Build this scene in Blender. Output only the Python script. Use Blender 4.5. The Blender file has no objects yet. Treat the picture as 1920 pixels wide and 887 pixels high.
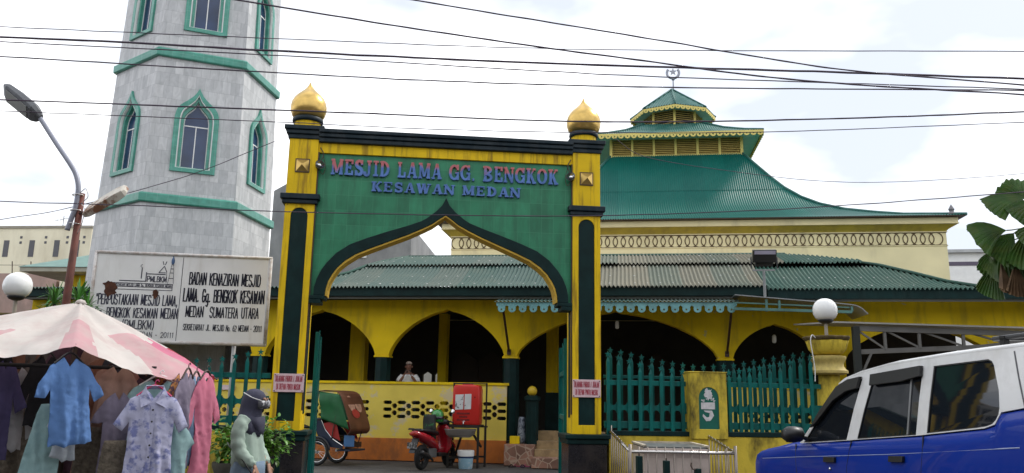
import bpy, bmesh, math, random
from math import sin, cos, pi, radians, sqrt, floor, atan2
from mathutils import Vector, Matrix, noise
from mathutils.geometry import tessellate_polygon
random.seed(7)
SC = bpy.context.scene
COL = SC.collection

# ------------------------------------------------------------------ camera
cam_d = bpy.data.cameras.new('camera'); cam = bpy.data.objects.new('camera', cam_d); COL.objects.link(cam)
cam_d.sensor_width = 36.0; cam_d.lens = 36.0 * 1520 / 1920; cam_d.clip_start = 0.05; cam_d.clip_end = 2000
_p, _r = radians(11.46), radians(0.98)
cam.matrix_world = Matrix.Translation((0, 0, 1.5)) @ Matrix.Rotation(pi / 2 + _p, 4, 'X') @ Matrix.Rotation(_r, 4, 'Z')
SC.camera = cam

# ------------------------------------------------------------------ light
SUN_EL, SUN_AZ = radians(50), radians(62)          # azimuth clockwise from +Y: a bright patch of cloud above the right of the mosque
w = bpy.data.worlds.new('World'); SC.world = w; w.use_nodes = True
nt = w.node_tree; nt.nodes.clear()
def wn(t): return nt.nodes.new(t)
sky = wn('ShaderNodeTexSky'); sky.sky_type = 'NISHITA'; sky.sun_disc = False
sky.sun_elevation = SUN_EL; sky.sun_rotation = SUN_AZ; sky.dust_density = 3.0
tc = wn('ShaderNodeTexCoord'); mp = wn('ShaderNodeMapping'); mp.inputs['Scale'].default_value = (1.0, 1.0, 2.2)
mp.inputs['Location'].default_value = (5.3, 2.4, 0.7)
nz = wn('ShaderNodeTexNoise'); nz.inputs['Scale'].default_value = 2.3; nz.inputs['Detail'].default_value = 5; nz.inputs['Roughness'].default_value = 0.5
rp = wn('ShaderNodeValToRGB'); rp.color_ramp.elements[0].position = 0.42; rp.color_ramp.elements[1].position = 0.64
rp.color_ramp.elements[0].color = (5.9, 6.35, 7.25, 1); rp.color_ramp.elements[1].color = (14.5, 14.5, 14.5, 1)
mx = wn('ShaderNodeMix'); mx.data_type = 'RGBA'; mx.inputs[0].default_value = 0.9
bg = wn('ShaderNodeBackground'); bg.inputs['Strength'].default_value = 0.1
wo = wn('ShaderNodeOutputWorld')
L = nt.links.new
L(tc.outputs['Generated'], mp.inputs['Vector']); L(mp.outputs['Vector'], nz.inputs['Vector']); L(nz.outputs['Fac'], rp.inputs['Fac'])
L(sky.outputs['Color'], mx.inputs[6]); L(rp.outputs['Color'], mx.inputs[7]); L(mx.outputs[2], bg.inputs['Color']); L(bg.outputs['Background'], wo.inputs['Surface'])

sun_d = bpy.data.lights.new('sun', 'SUN'); sun_d.energy = 1.5; sun_d.angle = radians(12); sun_d.color = (1, 0.96, 0.9)
sun = bpy.data.objects.new('sun', sun_d); COL.objects.link(sun)
sdir = Vector((sin(SUN_AZ) * cos(SUN_EL), cos(SUN_AZ) * cos(SUN_EL), sin(SUN_EL)))
sun.rotation_euler = sdir.to_track_quat('Z', 'Y').to_euler(); sun.location = sdir * 60
SC.view_settings.view_transform = 'Standard'; SC.view_settings.look = 'None'
SC.view_settings.exposure = 0.60; SC.view_settings.gamma = 1.0; SC.view_settings.use_curve_mapping = False

# ------------------------------------------------------------------ materials
MATS = {}
def mat(name, col, rough=0.6, metal=0.0, var=0.12, vs=3.0, dirt=None, da=0.0, ds=2.0, streak=1.0, bump=0.0, bs=40.0,
        spec=0.5, island=0.0, trans=0.0, coat=0.0, edge=(0.45, 0.62), chips=None):
    if name in MATS: return MATS[name]
    m = bpy.data.materials.new(name); m.use_nodes = True; MATS[name] = m
    t = m.node_tree; n = t.nodes; b = n['Principled BSDF']; k = t.links.new
    b.inputs['Roughness'].default_value = rough; b.inputs['Metallic'].default_value = metal
    b.inputs['Specular IOR Level'].default_value = spec; b.inputs['Coat Weight'].default_value = coat
    c = n.new('ShaderNodeTexCoord')
    nz = n.new('ShaderNodeTexNoise'); nz.inputs['Scale'].default_value = vs; nz.inputs['Detail'].default_value = 6
    k(c.outputs['Object'], nz.inputs['Vector'])
    mr = n.new('ShaderNodeMapRange'); mr.inputs[1].default_value = 0.25; mr.inputs[2].default_value = 0.75
    mr.inputs[3].default_value = 1 - var * 1.6; mr.inputs[4].default_value = 1 + var
    k(nz.outputs['Fac'], mr.inputs[0])
    hs = n.new('ShaderNodeHueSaturation'); hs.inputs['Color'].default_value = (*col, 1)
    k(mr.outputs[0], hs.inputs['Value'])
    out = hs.outputs['Color']
    if island:
        g = n.new('ShaderNodeNewGeometry'); mr2 = n.new('ShaderNodeMapRange')
        mr2.inputs[3].default_value = 1 - island; mr2.inputs[4].default_value = 1 + island
        k(g.outputs['Random Per Island'], mr2.inputs[0])
        mu = n.new('ShaderNodeMath'); mu.operation = 'MULTIPLY'
        k(mr.outputs[0], mu.inputs[0]); k(mr2.outputs[0], mu.inputs[1]); k(mu.outputs[0], hs.inputs['Value'])
        mr3 = n.new('ShaderNodeMapRange'); mr3.inputs[3].default_value = 0.485; mr3.inputs[4].default_value = 0.515
        k(g.outputs['Random Per Island'], mr3.inputs[0]); k(mr3.outputs[0], hs.inputs['Hue'])
    if dirt is not None:
        mp = n.new('ShaderNodeMapping'); mp.inputs['Scale'].default_value = (1, 1, 1 / streak)
        n2 = n.new('ShaderNodeTexNoise'); n2.inputs['Scale'].default_value = ds; n2.inputs['Detail'].default_value = 8; n2.inputs['Roughness'].default_value = 0.65
        k(c.outputs['Object'], mp.inputs['Vector']); k(mp.outputs['Vector'], n2.inputs['Vector'])
        r2 = n.new('ShaderNodeMapRange'); r2.inputs[1].default_value = edge[0]; r2.inputs[2].default_value = edge[1]; r2.inputs[4].default_value = da
        k(n2.outputs['Fac'], r2.inputs[0])
        mm = n.new('ShaderNodeMix'); mm.data_type = 'RGBA'; mm.inputs[7].default_value = (*dirt, 1)
        k(r2.outputs[0], mm.inputs[0]); k(out, mm.inputs[6]); out = mm.outputs[2]
    if chips:                      # small flaked spots and scratches of another colour: (colour, scale, threshold, vertical stretch)
        m4 = n.new('ShaderNodeMapping'); m4.inputs['Scale'].default_value = (1, 1, 1 / chips[3]); m4.inputs['Location'].default_value = (3.3, 1.7, 5.1)
        n4 = n.new('ShaderNodeTexNoise'); n4.inputs['Scale'].default_value = chips[1]; n4.inputs['Detail'].default_value = 9; n4.inputs['Roughness'].default_value = .7
        k(c.outputs['Object'], m4.inputs['Vector']); k(m4.outputs['Vector'], n4.inputs['Vector'])
        r4 = n.new('ShaderNodeMapRange'); r4.inputs[1].default_value = chips[2]; r4.inputs[2].default_value = chips[2] + .03; k(n4.outputs['Fac'], r4.inputs[0])
        m5 = n.new('ShaderNodeMix'); m5.data_type = 'RGBA'; m5.inputs[7].default_value = (*chips[0], 1)
        k(r4.outputs[0], m5.inputs[0]); k(out, m5.inputs[6]); out = m5.outputs[2]
    k(out, b.inputs['Base Color'])
    if bump:
        n3 = n.new('ShaderNodeTexNoise'); n3.inputs['Scale'].default_value = bs; n3.inputs['Detail'].default_value = 4
        k(c.outputs['Object'], n3.inputs['Vector'])
        bp = n.new('ShaderNodeBump'); bp.inputs['Strength'].default_value = bump; bp.inputs['Distance'].default_value = 0.02
        k(n3.outputs['Fac'], bp.inputs['Height']); k(bp.outputs['Normal'], b.inputs['Normal'])
    if trans:
        tr = n.new('ShaderNodeBsdfTranslucent'); k(out, tr.inputs['Color'])
        ms = n.new('ShaderNodeMixShader'); ms.inputs[0].default_value = trans
        k(b.outputs[0], ms.inputs[1]); k(tr.outputs[0], ms.inputs[2]); k(ms.outputs[0], n['Material Output'].inputs['Surface'])
    return m
def nodes(m): return m.node_tree.nodes, m.node_tree.links.new, m.node_tree.nodes['Principled BSDF']
def base_in(m):
    b = m.node_tree.nodes['Principled BSDF']; return b.inputs['Base Color'].links[0].from_socket

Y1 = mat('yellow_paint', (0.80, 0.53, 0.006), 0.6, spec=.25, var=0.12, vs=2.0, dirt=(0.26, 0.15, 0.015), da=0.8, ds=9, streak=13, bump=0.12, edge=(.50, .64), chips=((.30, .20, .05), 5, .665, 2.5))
Y2 = mat('veranda_yellow', (0.82, 0.575, 0.010), 0.7, spec=.2, var=0.12, vs=1.2, dirt=(0.34, 0.23, 0.03), da=0.6, ds=3.2, streak=6, bump=0.16, edge=(.50, .68), chips=((.52, .44, .22), 2.6, .655, 1.2))
Y3 = mat('balustrade_yellow', (0.78, 0.61, 0.11), 0.75, spec=.2, var=0.10, vs=1.5, dirt=(0.62, 0.53, 0.36), da=0.8, ds=1.25, streak=0.8, bump=0.12, edge=(0.56, 0.60))
Y4 = mat('stained_yellow', (0.64, 0.48, 0.055), 0.8, spec=.2, var=0.15, vs=2.0, dirt=(0.055, 0.045, 0.02), da=0.9, ds=2.6, streak=2.2, bump=0.2, edge=(0.47, 0.66))
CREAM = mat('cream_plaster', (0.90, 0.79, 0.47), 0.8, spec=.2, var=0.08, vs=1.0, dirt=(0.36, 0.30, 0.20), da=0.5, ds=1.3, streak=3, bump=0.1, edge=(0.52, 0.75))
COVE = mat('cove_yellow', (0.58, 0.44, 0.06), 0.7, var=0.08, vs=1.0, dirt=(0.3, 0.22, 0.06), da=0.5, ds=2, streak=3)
DKG = mat('dark_green_paint', (0.004, 0.022, 0.021), 0.5, spec=.18, var=0.25, vs=4, dirt=(0.03, 0.05, 0.048), da=0.3, ds=6, streak=4, bump=0.05, edge=(0.55, 0.75), chips=((.30, .33, .32), 4.5, .70, 4))
DKN = mat('cornice_green', (0.006, 0.018, 0.026), 0.5, spec=.25, var=0.2, vs=3, dirt=(0.05, 0.06, 0.065), da=0.4, ds=5, streak=4)
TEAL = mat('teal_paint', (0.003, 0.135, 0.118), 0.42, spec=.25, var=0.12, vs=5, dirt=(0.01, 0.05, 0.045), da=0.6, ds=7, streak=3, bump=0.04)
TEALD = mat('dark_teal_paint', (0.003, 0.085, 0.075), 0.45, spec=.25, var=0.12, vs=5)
GOLD = mat('gold_paint', (0.64, 0.43, 0.13), 0.30, metal=0.85, var=0.12, vs=6, bump=0.06, bs=25)
GRAN = mat('black_granite', (0.020, 0.018, 0.020), 0.25, var=0.4, vs=60, dirt=(0.05, 0.04, 0.035), da=0.5, ds=3)
ORNG = mat('orange_plinth', (0.58, 0.165, 0.022), 0.6, var=0.12, vs=3, dirt=(0.16, 0.07, 0.03), da=0.6, ds=3, streak=2, bump=0.1)
ASPH = mat('asphalt', (0.085, 0.080, 0.075), 0.9, var=0.25, vs=1.5, dirt=(0.045, 0.042, 0.04), da=0.7, ds=0.9, bump=0.5, bs=90)
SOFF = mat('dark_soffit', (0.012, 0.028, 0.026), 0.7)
INTR = mat('shade_toned_interior', (0.030, 0.026, 0.020), 0.8, var=0.2)  # near-black base colour carries the shade of the unlit interiors
WOOD = mat('shade_toned_wood', (0.028, 0.016, 0.010), 0.55, var=0.2)  # veranda shade is put into the near-black door colour
BROWN = mat('brown_iron', (0.055, 0.028, 0.018), 0.55, var=0.3, vs=8)
WHITE = mat('white_paint', (0.78, 0.78, 0.76), 0.5, var=0.05)
GREYM = mat('grey_metal', (0.30, 0.31, 0.32), 0.4, metal=0.6, var=0.1)
STEEL = mat('stainless_steel', (0.60, 0.57, 0.54), 0.22, metal=1.0, var=0.08)
BLACK = mat('black_plastic', (0.012, 0.012, 0.013), 0.4, var=0.1)
RUBB = mat('rubber', (0.016, 0.016, 0.016), 0.8, var=0.1)
CHROM = mat('chrome', (0.7, 0.7, 0.7), 0.12, metal=1.0, var=0.02)
RUST = mat('rust', (0.085, 0.028, 0.012), 0.85, var=0.4, vs=10, bump=0.3)
GLOBE = mat('opal_glass', (0.86, 0.86, 0.84), 0.18, var=0.02, spec=0.6)
DGLASS = mat('dark_glass', (0.010, 0.013, 0.018), 0.03, var=0.0, spec=0.75)

# tiled green panel of the gate
TILE = mat('green_wall_tile', (0.042, 0.235, 0.122), 0.38, spec=.25, var=0.14, vs=2.5, dirt=(0.03, 0.10, 0.06), da=0.5, ds=4, streak=5)
def add_grid(m, sx, sz, line, lw, bump=0.3, swap=False, pale=None):
    n, k, b = nodes(m); src = base_in(m)
    c = n.new('ShaderNodeTexCoord'); sp = n.new('ShaderNodeSeparateXYZ'); k(c.outputs['Object'], sp.inputs[0])
    facs = []; ids = []
    for ax, s in ((0, sx), (2, sz)):
        d = n.new('ShaderNodeMath'); d.operation = 'DIVIDE'; d.inputs[1].default_value = s; k(sp.outputs[ax], d.inputs[0])
        f = n.new('ShaderNodeMath'); f.operation = 'FRACT'; k(d.outputs[0], f.inputs[0])
        fl = n.new('ShaderNodeMath'); fl.operation = 'FLOOR'; k(d.outputs[0], fl.inputs[0]); ids.append(fl)
        g = n.new('ShaderNodeMath'); g.operation = 'LESS_THAN'; g.inputs[1].default_value = lw / s; k(f.outputs[0], g.inputs[0]); facs.append(g)
    mxm = n.new('ShaderNodeMath'); mxm.operation = 'MAXIMUM'; k(facs[0].outputs[0], mxm.inputs[0]); k(facs[1].outputs[0], mxm.inputs[1])
    cb = n.new('ShaderNodeCombineXYZ'); k(ids[0].outputs[0], cb.inputs[0]); k(ids[1].outputs[0], cb.inputs[2])
    wn_ = n.new('ShaderNodeTexWhiteNoise'); k(cb.outputs[0], wn_.inputs['Vector'])
    mr = n.new('ShaderNodeMapRange'); mr.inputs[3].default_value = 0.90; mr.inputs[4].default_value = 1.10; k(wn_.outputs['Value'], mr.inputs[0])
    hs = n.new('ShaderNodeHueSaturation'); k(src, hs.inputs['Color']); k(mr.outputs[0], hs.inputs['Value'])
    nz = n.new('ShaderNodeTexNoise'); nz.inputs['Scale'].default_value = 1.7; k(c.outputs['Object'], nz.inputs['Vector'])
    ml = n.new('ShaderNodeMath'); ml.operation = 'MULTIPLY'; k(mxm.outputs[0], ml.inputs[0]); k(nz.outputs['Fac'], ml.inputs[1])
    mm = n.new('ShaderNodeMix'); mm.data_type = 'RGBA'; mm.inputs[7].default_value = (*line, 1)
    k(ml.outputs[0], mm.inputs[0]); k(hs.outputs['Color'], mm.inputs[6]); k(mm.outputs[2], b.inputs['Base Color'])
    if bump:
        bp = n.new('ShaderNodeBump'); bp.invert = True; bp.inputs['Strength'].default_value = bump; bp.inputs['Distance'].default_value = 0.01
        k(mxm.outputs[0], bp.inputs['Height']); k(bp.outputs['Normal'], b.inputs['Normal'])
add_grid(TILE, 0.2, 0.25, (0.085, 0.29, 0.165), 0.006, bump=.1)

# corrugated roofs
def roof_mat(name, cols, rough, sheet, xaxis=0, dirt=(0.2, 0.17, 0.12), da=0.3, spread=0.5):
    m = mat(name, cols[0], rough, var=0.10, vs=1.5, dirt=dirt, da=da, ds=1.5, edge=(0.48, 0.72), spec=0.2)
    n, k, b = nodes(m); src = base_in(m)
    c = n.new('ShaderNodeTexCoord'); sp = n.new('ShaderNodeSeparateXYZ'); k(c.outputs['Object'], sp.inputs[0])
    d = n.new('ShaderNodeMath'); d.operation = 'DIVIDE'; d.inputs[1].default_value = sheet; k(sp.outputs[xaxis], d.inputs[0])
    fl = n.new('ShaderNodeMath'); fl.operation = 'FLOOR'; k(d.outputs[0], fl.inputs[0])
    dz = n.new('ShaderNodeMath'); dz.operation = 'DIVIDE'; dz.inputs[1].default_value = 5.06; k(sp.outputs[2], dz.inputs[0])
    fz = n.new('ShaderNodeMath'); fz.operation = 'FLOOR'; k(dz.outputs[0], fz.inputs[0])
    cb = n.new('ShaderNodeCombineXYZ'); k(fl.outputs[0], cb.inputs[0]); k(fz.outputs[0], cb.inputs[1])
    wn_ = n.new('ShaderNodeTexWhiteNoise'); k(cb.outputs[0], wn_.inputs['Vector'])
    r = n.new('ShaderNodeValToRGB'); r.color_ramp.interpolation = 'CONSTANT'
    while len(r.color_ramp.elements) < len(cols) - 1: r.color_ramp.elements.new(0.5)
    for i, cc in enumerate(cols[1:]):
        r.color_ramp.elements[i].position = i / (len(cols) - 1); r.color_ramp.elements[i].color = (*cc, 1)
    k(wn_.outputs['Value'], r.inputs['Fac'])
    mm = n.new('ShaderNodeMix'); mm.data_type = 'RGBA'; mm.inputs[0].default_value = spread
    k(src, mm.inputs[6]); k(r.outputs['Color'], mm.inputs[7]); k(mm.outputs[2], b.inputs['Base Color'])
    return m
RTEAL = roof_mat('weathered_teal_sheet', [(0.065, 0.112, 0.098), (0.062, 0.108, 0.095), (0.085, 0.122, 0.108), (0.048, 0.095, 0.08), (0.11, 0.13, 0.112), (0.065, 0.112, 0.098)], 0.7, 0.78, da=0.35)
RGREY = roof_mat('weathered_grey_sheet', [(0.185, 0.18, 0.138), (0.19, 0.182, 0.14), (0.155, 0.16, 0.125), (0.20, 0.19, 0.145), (0.18, 0.175, 0.135), (0.075, 0.13, 0.11), (0.17, 0.172, 0.132)], 0.75, 0.78, dirt=(0.23, 0.17, 0.10), da=0.4, spread=.4)
RGRN = roof_mat('weathered_green_sheet', [(0.045, 0.105, 0.082), (0.042, 0.102, 0.08), (0.065, 0.115, 0.092), (0.038, 0.088, 0.07)], 0.7, 0.78, da=0.3)
RHALL = roof_mat('fresh_green_sheet', [(0.004, 0.112, 0.090), (0.004, 0.112, 0.09), (0.006, 0.125, 0.10), (0.004, 0.100, 0.082), (0.008, 0.115, 0.10)], 0.45, 0.78, dirt=(0.03, 0.10, 0.088), da=0.6, spread=.55)
RLAN = mat('lantern_green_sheet', (0.025, 0.125, 0.105), 0.5, spec=.3, var=0.1, vs=1.0, dirt=(0.10, 0.19, 0.17), da=0.5, ds=2)
SOFT = mat('pale_teal_soffit', (0.46, 0.70, 0.60), 0.7, var=0.08)
FRNG = mat('yellow_fringe', (0.72, 0.58, 0.16), 0.6, var=0.06)
LOUV = mat('louvre_yellow', (0.50, 0.36, 0.09), 0.65, var=0.1)

# ------------------------------------------------------------------ geometry helpers
class MB:
    def __init__(s): s.v = []; s.f = []; s.m = []
    def add(s, vs, fs, mi=0, M=None):
        o = len(s.v); s.v += [(M @ Vector(p)) if M else Vector(p) for p in vs]
        s.f += [tuple(i + o for i in f) for f in fs]; s.m += [mi] * len(fs); return s
    def box(s, x0, x1, y0, y1, z0, z1, mi=0, M=None):
        return s.add([(x0, y0, z0), (x1, y0, z0), (x1, y1, z0), (x0, y1, z0), (x0, y0, z1), (x1, y0, z1), (x1, y1, z1), (x0, y1, z1)],
                     [(0, 3, 2, 1), (4, 5, 6, 7), (0, 1, 5, 4), (1, 2, 6, 5), (2, 3, 7, 6), (3, 0, 4, 7)], mi, M)
    def bar(s, p, q, wx, wz=None, up=(0, 0, 1), mi=0):
        p, q = Vector(p), Vector(q); d = q - p; l = d.length; d.normalize(); up = Vector(up)
        if abs(d.dot(up)) > 0.98: up = Vector((0, 1, 0))
        x = d.cross(up).normalized(); z = x.cross(d); wz = wz or wx
        M = Matrix(((x.x, d.x, z.x, p.x), (x.y, d.y, z.y, p.y), (x.z, d.z, z.z, p.z), (0, 0, 0, 1)))
        return s.box(-wx / 2, wx / 2, 0, l, -wz / 2, wz / 2, mi, M)
    def loft(s, rings, caps=True, mi=0, closed=True):
        n = len(rings[0]); vs = [p for r in rings for p in r]; fs = []
        for i in range(len(rings) - 1):
            for j in range(n if closed else n - 1):
                a = i * n + j; b = i * n + (j + 1) % n; fs.append((a, b, b + n, a + n))
        if caps and closed: fs.append(tuple(range(n - 1, -1, -1))); fs.append(tuple(range(len(vs) - n, len(vs))))
        return s.add(vs, fs, mi)
    def tube(s, pts, r, n=8, caps=True, mi=0):
        pts = [Vector(p) for p in pts]; rings = []; prev = None
        for i, p in enumerate(pts):
            d = (pts[min(i + 1, len(pts) - 1)] - pts[max(i - 1, 0)]).normalized()
            if prev is None:
                u = Vector((0, 0, 1)) if abs(d.z) < 0.9 else Vector((1, 0, 0)); a = d.cross(u).normalized()
            else: a = (prev - d * prev.dot(d)).normalized()
            prev = a; b = d.cross(a); rr = r[i] if isinstance(r, (list, tuple)) else r
            rings.append([p + a * rr * cos(2 * pi * j / n) + b * rr * sin(2 * pi * j / n) for j in range(n)])
        return s.loft(rings, caps, mi)
    def lathe(s, prof, n=24, c=(0, 0, 0), M=None, mi=0, wob=None):
        rings = []
        for r, z in prof:
            rings.append([Vector((c[0] + r * (wob(2 * pi * j / n, z) if wob else 1) * cos(2 * pi * j / n), c[1] + r * (wob(2 * pi * j / n, z) if wob else 1) * sin(2 * pi * j / n), c[2] + z)) for j in range(n)])
        if M: rings = [[M @ p for p in q] for q in rings]
        return s.loft(rings, True, mi)
    def plate(s, outer, holes=(), y0=0.0, y1=0.05, fn=None, mi=0, M=None):
        loops = [list(outer)] + [list(h) for h in holes]
        tri = tessellate_polygon([[Vector((a, b, 0)) for a, b in l] for l in loops])
        flat = [p for l in loops for p in l]; n = len(flat)
        fn = fn or (lambda x, y, z: (x, y, z))
        vs = [fn(a, y0, b) for a, b in flat] + [fn(a, y1, b) for a, b in flat]
        fs = [tuple(t) for t in tri] + [tuple(i + n for i in reversed(t)) for t in tri]
        o = 0
        for l in loops:
            for i in range(len(l)):
                a, b = o + i, o + (i + 1) % len(l); fs.append((a, b, b + n, a + n))
            o += len(l)
        return s.add(vs, fs, mi, M)
    def torus(s, c, R, r, axis='y', n=32, k=8, mi=0, M=None, a0=0, a1=2 * pi):
        full = abs(a1 - a0 - 2 * pi) < 1e-6; rings = []
        for i in range(n + (0 if full else 1)):
            a = a0 + (a1 - a0) * i / n; ring = []
            for j in range(k):
                b = 2 * pi * j / k; q = R + r * cos(b); h = r * sin(b)
                p = {'y': (q * cos(a), h, q * sin(a)), 'z': (q * cos(a), q * sin(a), h), 'x': (h, q * cos(a), q * sin(a))}[axis]
                ring.append(Vector(p) + Vector(c))
            rings.append(ring)
        if M: rings = [[M @ p for p in q] for q in rings]
        if full: rings.append(rings[0])
        return s.loft(rings, not full, mi)
    def sphere(s, c, r, n=16, m=10, mi=0, sc=(1, 1, 1), M=None):
        prof = [(max(1e-4, sin(pi * i / m)) * r, -cos(pi * i / m) * r) for i in range(m + 1)]
        rings = [[Vector((c[0] + q * cos(2 * pi * j / n) * sc[0], c[1] + q * sin(2 * pi * j / n) * sc[1], c[2] + z * sc[2])) for j in range(n)] for q, z in prof]
        if M: rings = [[M @ p for p in q] for q in rings]
        return s.loft(rings, True, mi)
    def build(s, name, mats, parent=None, smooth=False, bevel=0.0, label=None, subsurf=0, solid=0.0, auto=None):
        me = bpy.data.meshes.new(name); me.from_pydata([tuple(p) for p in s.v], [], s.f)
        ms = mats if isinstance(mats, (list, tuple)) else [mats]
        for m in ms: me.materials.append(m)
        if len(ms) > 1: me.polygons.foreach_set('material_index', s.m)
        bm = bmesh.new(); bm.from_mesh(me)
        bmesh.ops.recalc_face_normals(bm, faces=bm.faces); bm.to_mesh(me); bm.free()
        if smooth or auto:
            me.polygons.foreach_set('use_smooth', [True] * len(me.polygons))
            if auto: me.set_sharp_from_angle(angle=radians(auto))
        o = bpy.data.objects.new(name, me); COL.objects.link(o)
        if parent: o.parent = parent
        if solid: md = o.modifiers.new('s', 'SOLIDIFY'); md.thickness = solid
        if bevel:
            md = o.modifiers.new('b', 'BEVEL'); md.width = bevel; md.segments = 2; md.limit_method = 'ANGLE'; md.angle_limit = radians(40)
        if subsurf: md = o.modifiers.new('u', 'SUBSURF'); md.levels = subsurf; md.render_levels = subsurf
        if label: o['label'] = label
        return o
def thing(name, label, cat, loc=(0, 0, 0), rz=0.0, group=None):
    o = bpy.data.objects.new(name, None); COL.objects.link(o); o.empty_display_size = 0.2
    o.location = loc; o.rotation_euler = (0, 0, rz); o['label'] = label; o['category'] = cat
    if group: o['group'] = group
    return o
def tag(o, label, cat, group=None):
    o['label'] = label; o['category'] = cat
    if group: o['group'] = group
    return o
def struct(o): o['kind'] = 'structure'; return o
def copy_tree(o, parent=None):
    c = o.copy(); COL.objects.link(c)
    if parent is not None: c.parent = parent
    for ch in list(o.children): copy_tree(ch, c)
    return c
def circ(cx, cz, r, n=16, a0=0, a1=2 * pi, sx=1):
    return [(cx + r * sx * cos(a0 + (a1 - a0) * i / n), cz + r * sin(a0 + (a1 - a0) * i / n)) for i in range(n)]
SF = {'A': [[(0, 0), (.5, 1), (1, 0)], [(.2, .33), (.8, .33)]], 'B': [[(0, 0), (0, 1), (.7, 1), (.95, .87), (.95, .66), (.7, .53), (0, .53)], [(.7, .53), (1, .4), (1, .13), (.75, 0), (0, 0)]],
 'D': [[(0, 0), (0, 1), (.6, 1), (1, .74), (1, .26), (.6, 0), (0, 0)]], 'E': [[(1, 1), (0, 1), (0, 0), (1, 0)], [(0, .52), (.8, .52)]], 'G': [[(1, .78), (.75, 1), (.25, 1), (0, .75), (0, .25), (.25, 0), (.75, 0), (1, .25), (1, .46), (.55, .46)]],
 'I': [[(.5, 0), (.5, 1)]], 'J': [[(.9, 1), (.9, .22), (.65, 0), (.25, 0), (0, .22)]], 'K': [[(0, 0), (0, 1)], [(1, 1), (.02, .42)], [(.3, .58), (1, 0)]], 'L': [[(0, 1), (0, 0), (1, 0)]], 'M': [[(0, 0), (.06, 1), (.5, .12), (.94, 1), (1, 0)]],
 'N': [[(0, 0), (0, 1), (1, 0), (1, 1)]], 'O': [[(.3, 0), (0, .26), (0, .74), (.3, 1), (.7, 1), (1, .74), (1, .26), (.7, 0), (.3, 0)]], 'P': [[(0, 0), (0, 1), (.75, 1), (1, .86), (1, .6), (.75, .46), (0, .46)]], 'R': [[(0, 0), (0, 1), (.75, 1), (1, .86), (1, .62), (.75, .48), (0, .48)], [(.5, .48), (1, 0)]],
 'S': [[(1, .8), (.75, 1), (.25, 1), (0, .8), (0, .64), (.25, .53), (.75, .47), (1, .34), (1, .18), (.75, 0), (.25, 0), (0, .18)]], 'T': [[(0, 1), (1, 1)], [(.5, 1), (.5, 0)]], 'U': [[(0, 1), (0, .24), (.28, 0), (.72, 0), (1, .24), (1, 1)]], 'W': [[(0, 1), (.22, 0), (.5, .8), (.78, 0), (1, 1)]], 'Z': [[(0, 1), (1, 1), (0, 0), (1, 0)]],
 '0': [[(.3, 0), (0, .26), (0, .74), (.3, 1), (.7, 1), (1, .74), (1, .26), (.7, 0), (.3, 0)]], '1': [[(.2, .8), (.5, 1), (.5, 0)]], '2': [[(0, .78), (.25, 1), (.75, 1), (1, .78), (1, .6), (0, 0), (1, 0)]], '6': [[(.85, 1), (.3, .75), (0, .35), (.2, 0), (.75, 0), (1, .2), (1, .38), (.75, .55), (.1, .45)]],
 '.': [[(.4, 0), (.6, .05)]], '-': [[(.1, .45), (.9, .45)]], '/': [[(.1, 0), (.9, 1)]], '"': [[(.3, 1), (.3, .78)], [(.7, 1), (.7, .78)]], '(': [[(.8, 1.05), (.4, .75), (.4, .25), (.8, -.05)]], ')': [[(.2, 1.05), (.6, .75), (.6, .25), (.2, -.05)]], ',': [[(.6, .08), (.35, -.16)]],
 'g': [[(1, .5), (.75, .62), (.25, .62), (0, .45), (0, .18), (.25, 0), (.75, 0), (1, .18)], [(1, .62), (1, -.2), (.7, -.36), (.2, -.3)]], 'o': [[(.3, 0), (0, .2), (0, .45), (.3, .62), (.7, .62), (1, .45), (1, .2), (.7, 0), (.3, 0)]]}
SW = {'I': .35, '.': .4, ',': .4, ' ': .75, 'M': 1.25, 'W': 1.3, '1': .6, '(': .5, ')': .5, '"': .5, 'o': .85, 'g': .9, 'E': .85, 'L': .85, '/': .7, '-': .7}
def text_mb(mb, txt, x0, x1, z0, z1, y0, th, wd=None, jit=.02):
    """hand painted block letters made of short brush strokes"""
    gap = .42; tot = sum(SW.get(c, 1) for c in txt) + gap * (len(txt) - 1); u = (x1 - x0) / tot; H = z1 - z0; wd = wd or min(u * .36, H * .17); x = x0; k = 0
    rnd = random.Random(len(txt))
    for c in txt:
        W = SW.get(c, 1) * u; dz = rnd.uniform(-jit, jit) * H; sc_ = 1 + rnd.uniform(-jit, jit) * 2
        for pl in SF.get(c, []):
            q = [(x + a * W, z0 + dz + b_ * H * sc_) for a, b_ in pl]
            for (a, b_), (c_, d) in zip(q, q[1:]):
                l = sqrt((c_ - a) ** 2 + (d - b_) ** 2) or 1e-6; ex, ez = (c_ - a) / l * wd * .42, (d - b_) / l * wd * .42; nx, nz_ = -(d - b_) / l * wd / 2, (c_ - a) / l * wd / 2
                k += 1; y = y0 - .0003 * (k % 6)
                mb.add([(a - ex + nx, y, b_ - ez + nz_), (c_ + ex + nx, y, d + ez + nz_), (c_ + ex - nx, y, d + ez - nz_), (a - ex - nx, y, b_ - ez - nz_),
                        (a - ex + nx, y0 + th, b_ - ez + nz_), (c_ + ex + nx, y0 + th, d + ez + nz_), (c_ + ex - nx, y0 + th, d + ez - nz_), (a - ex - nx, y0 + th, b_ - ez - nz_)],
                       [(0, 1, 2, 3), (7, 6, 5, 4), (0, 4, 5, 1), (1, 5, 6, 2), (2, 6, 7, 3), (3, 7, 4, 0)])
        x += W + gap * u
def words(txt, x0, x1):
    adv = lambda q: sum(SW.get(c, 1) + .42 for c in q)
    tot = adv(txt) - .42; out = []; i = 0
    for w_ in txt.split(' '):
        if w_: out.append((w_, x0 + adv(txt[:i]) / tot * (x1 - x0), x0 + (adv(txt[:i + len(w_)]) - .42) / tot * (x1 - x0)))
        i += len(w_) + 1
    return out
def lerp(a, b, t): return a + (b - a) * t
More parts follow.
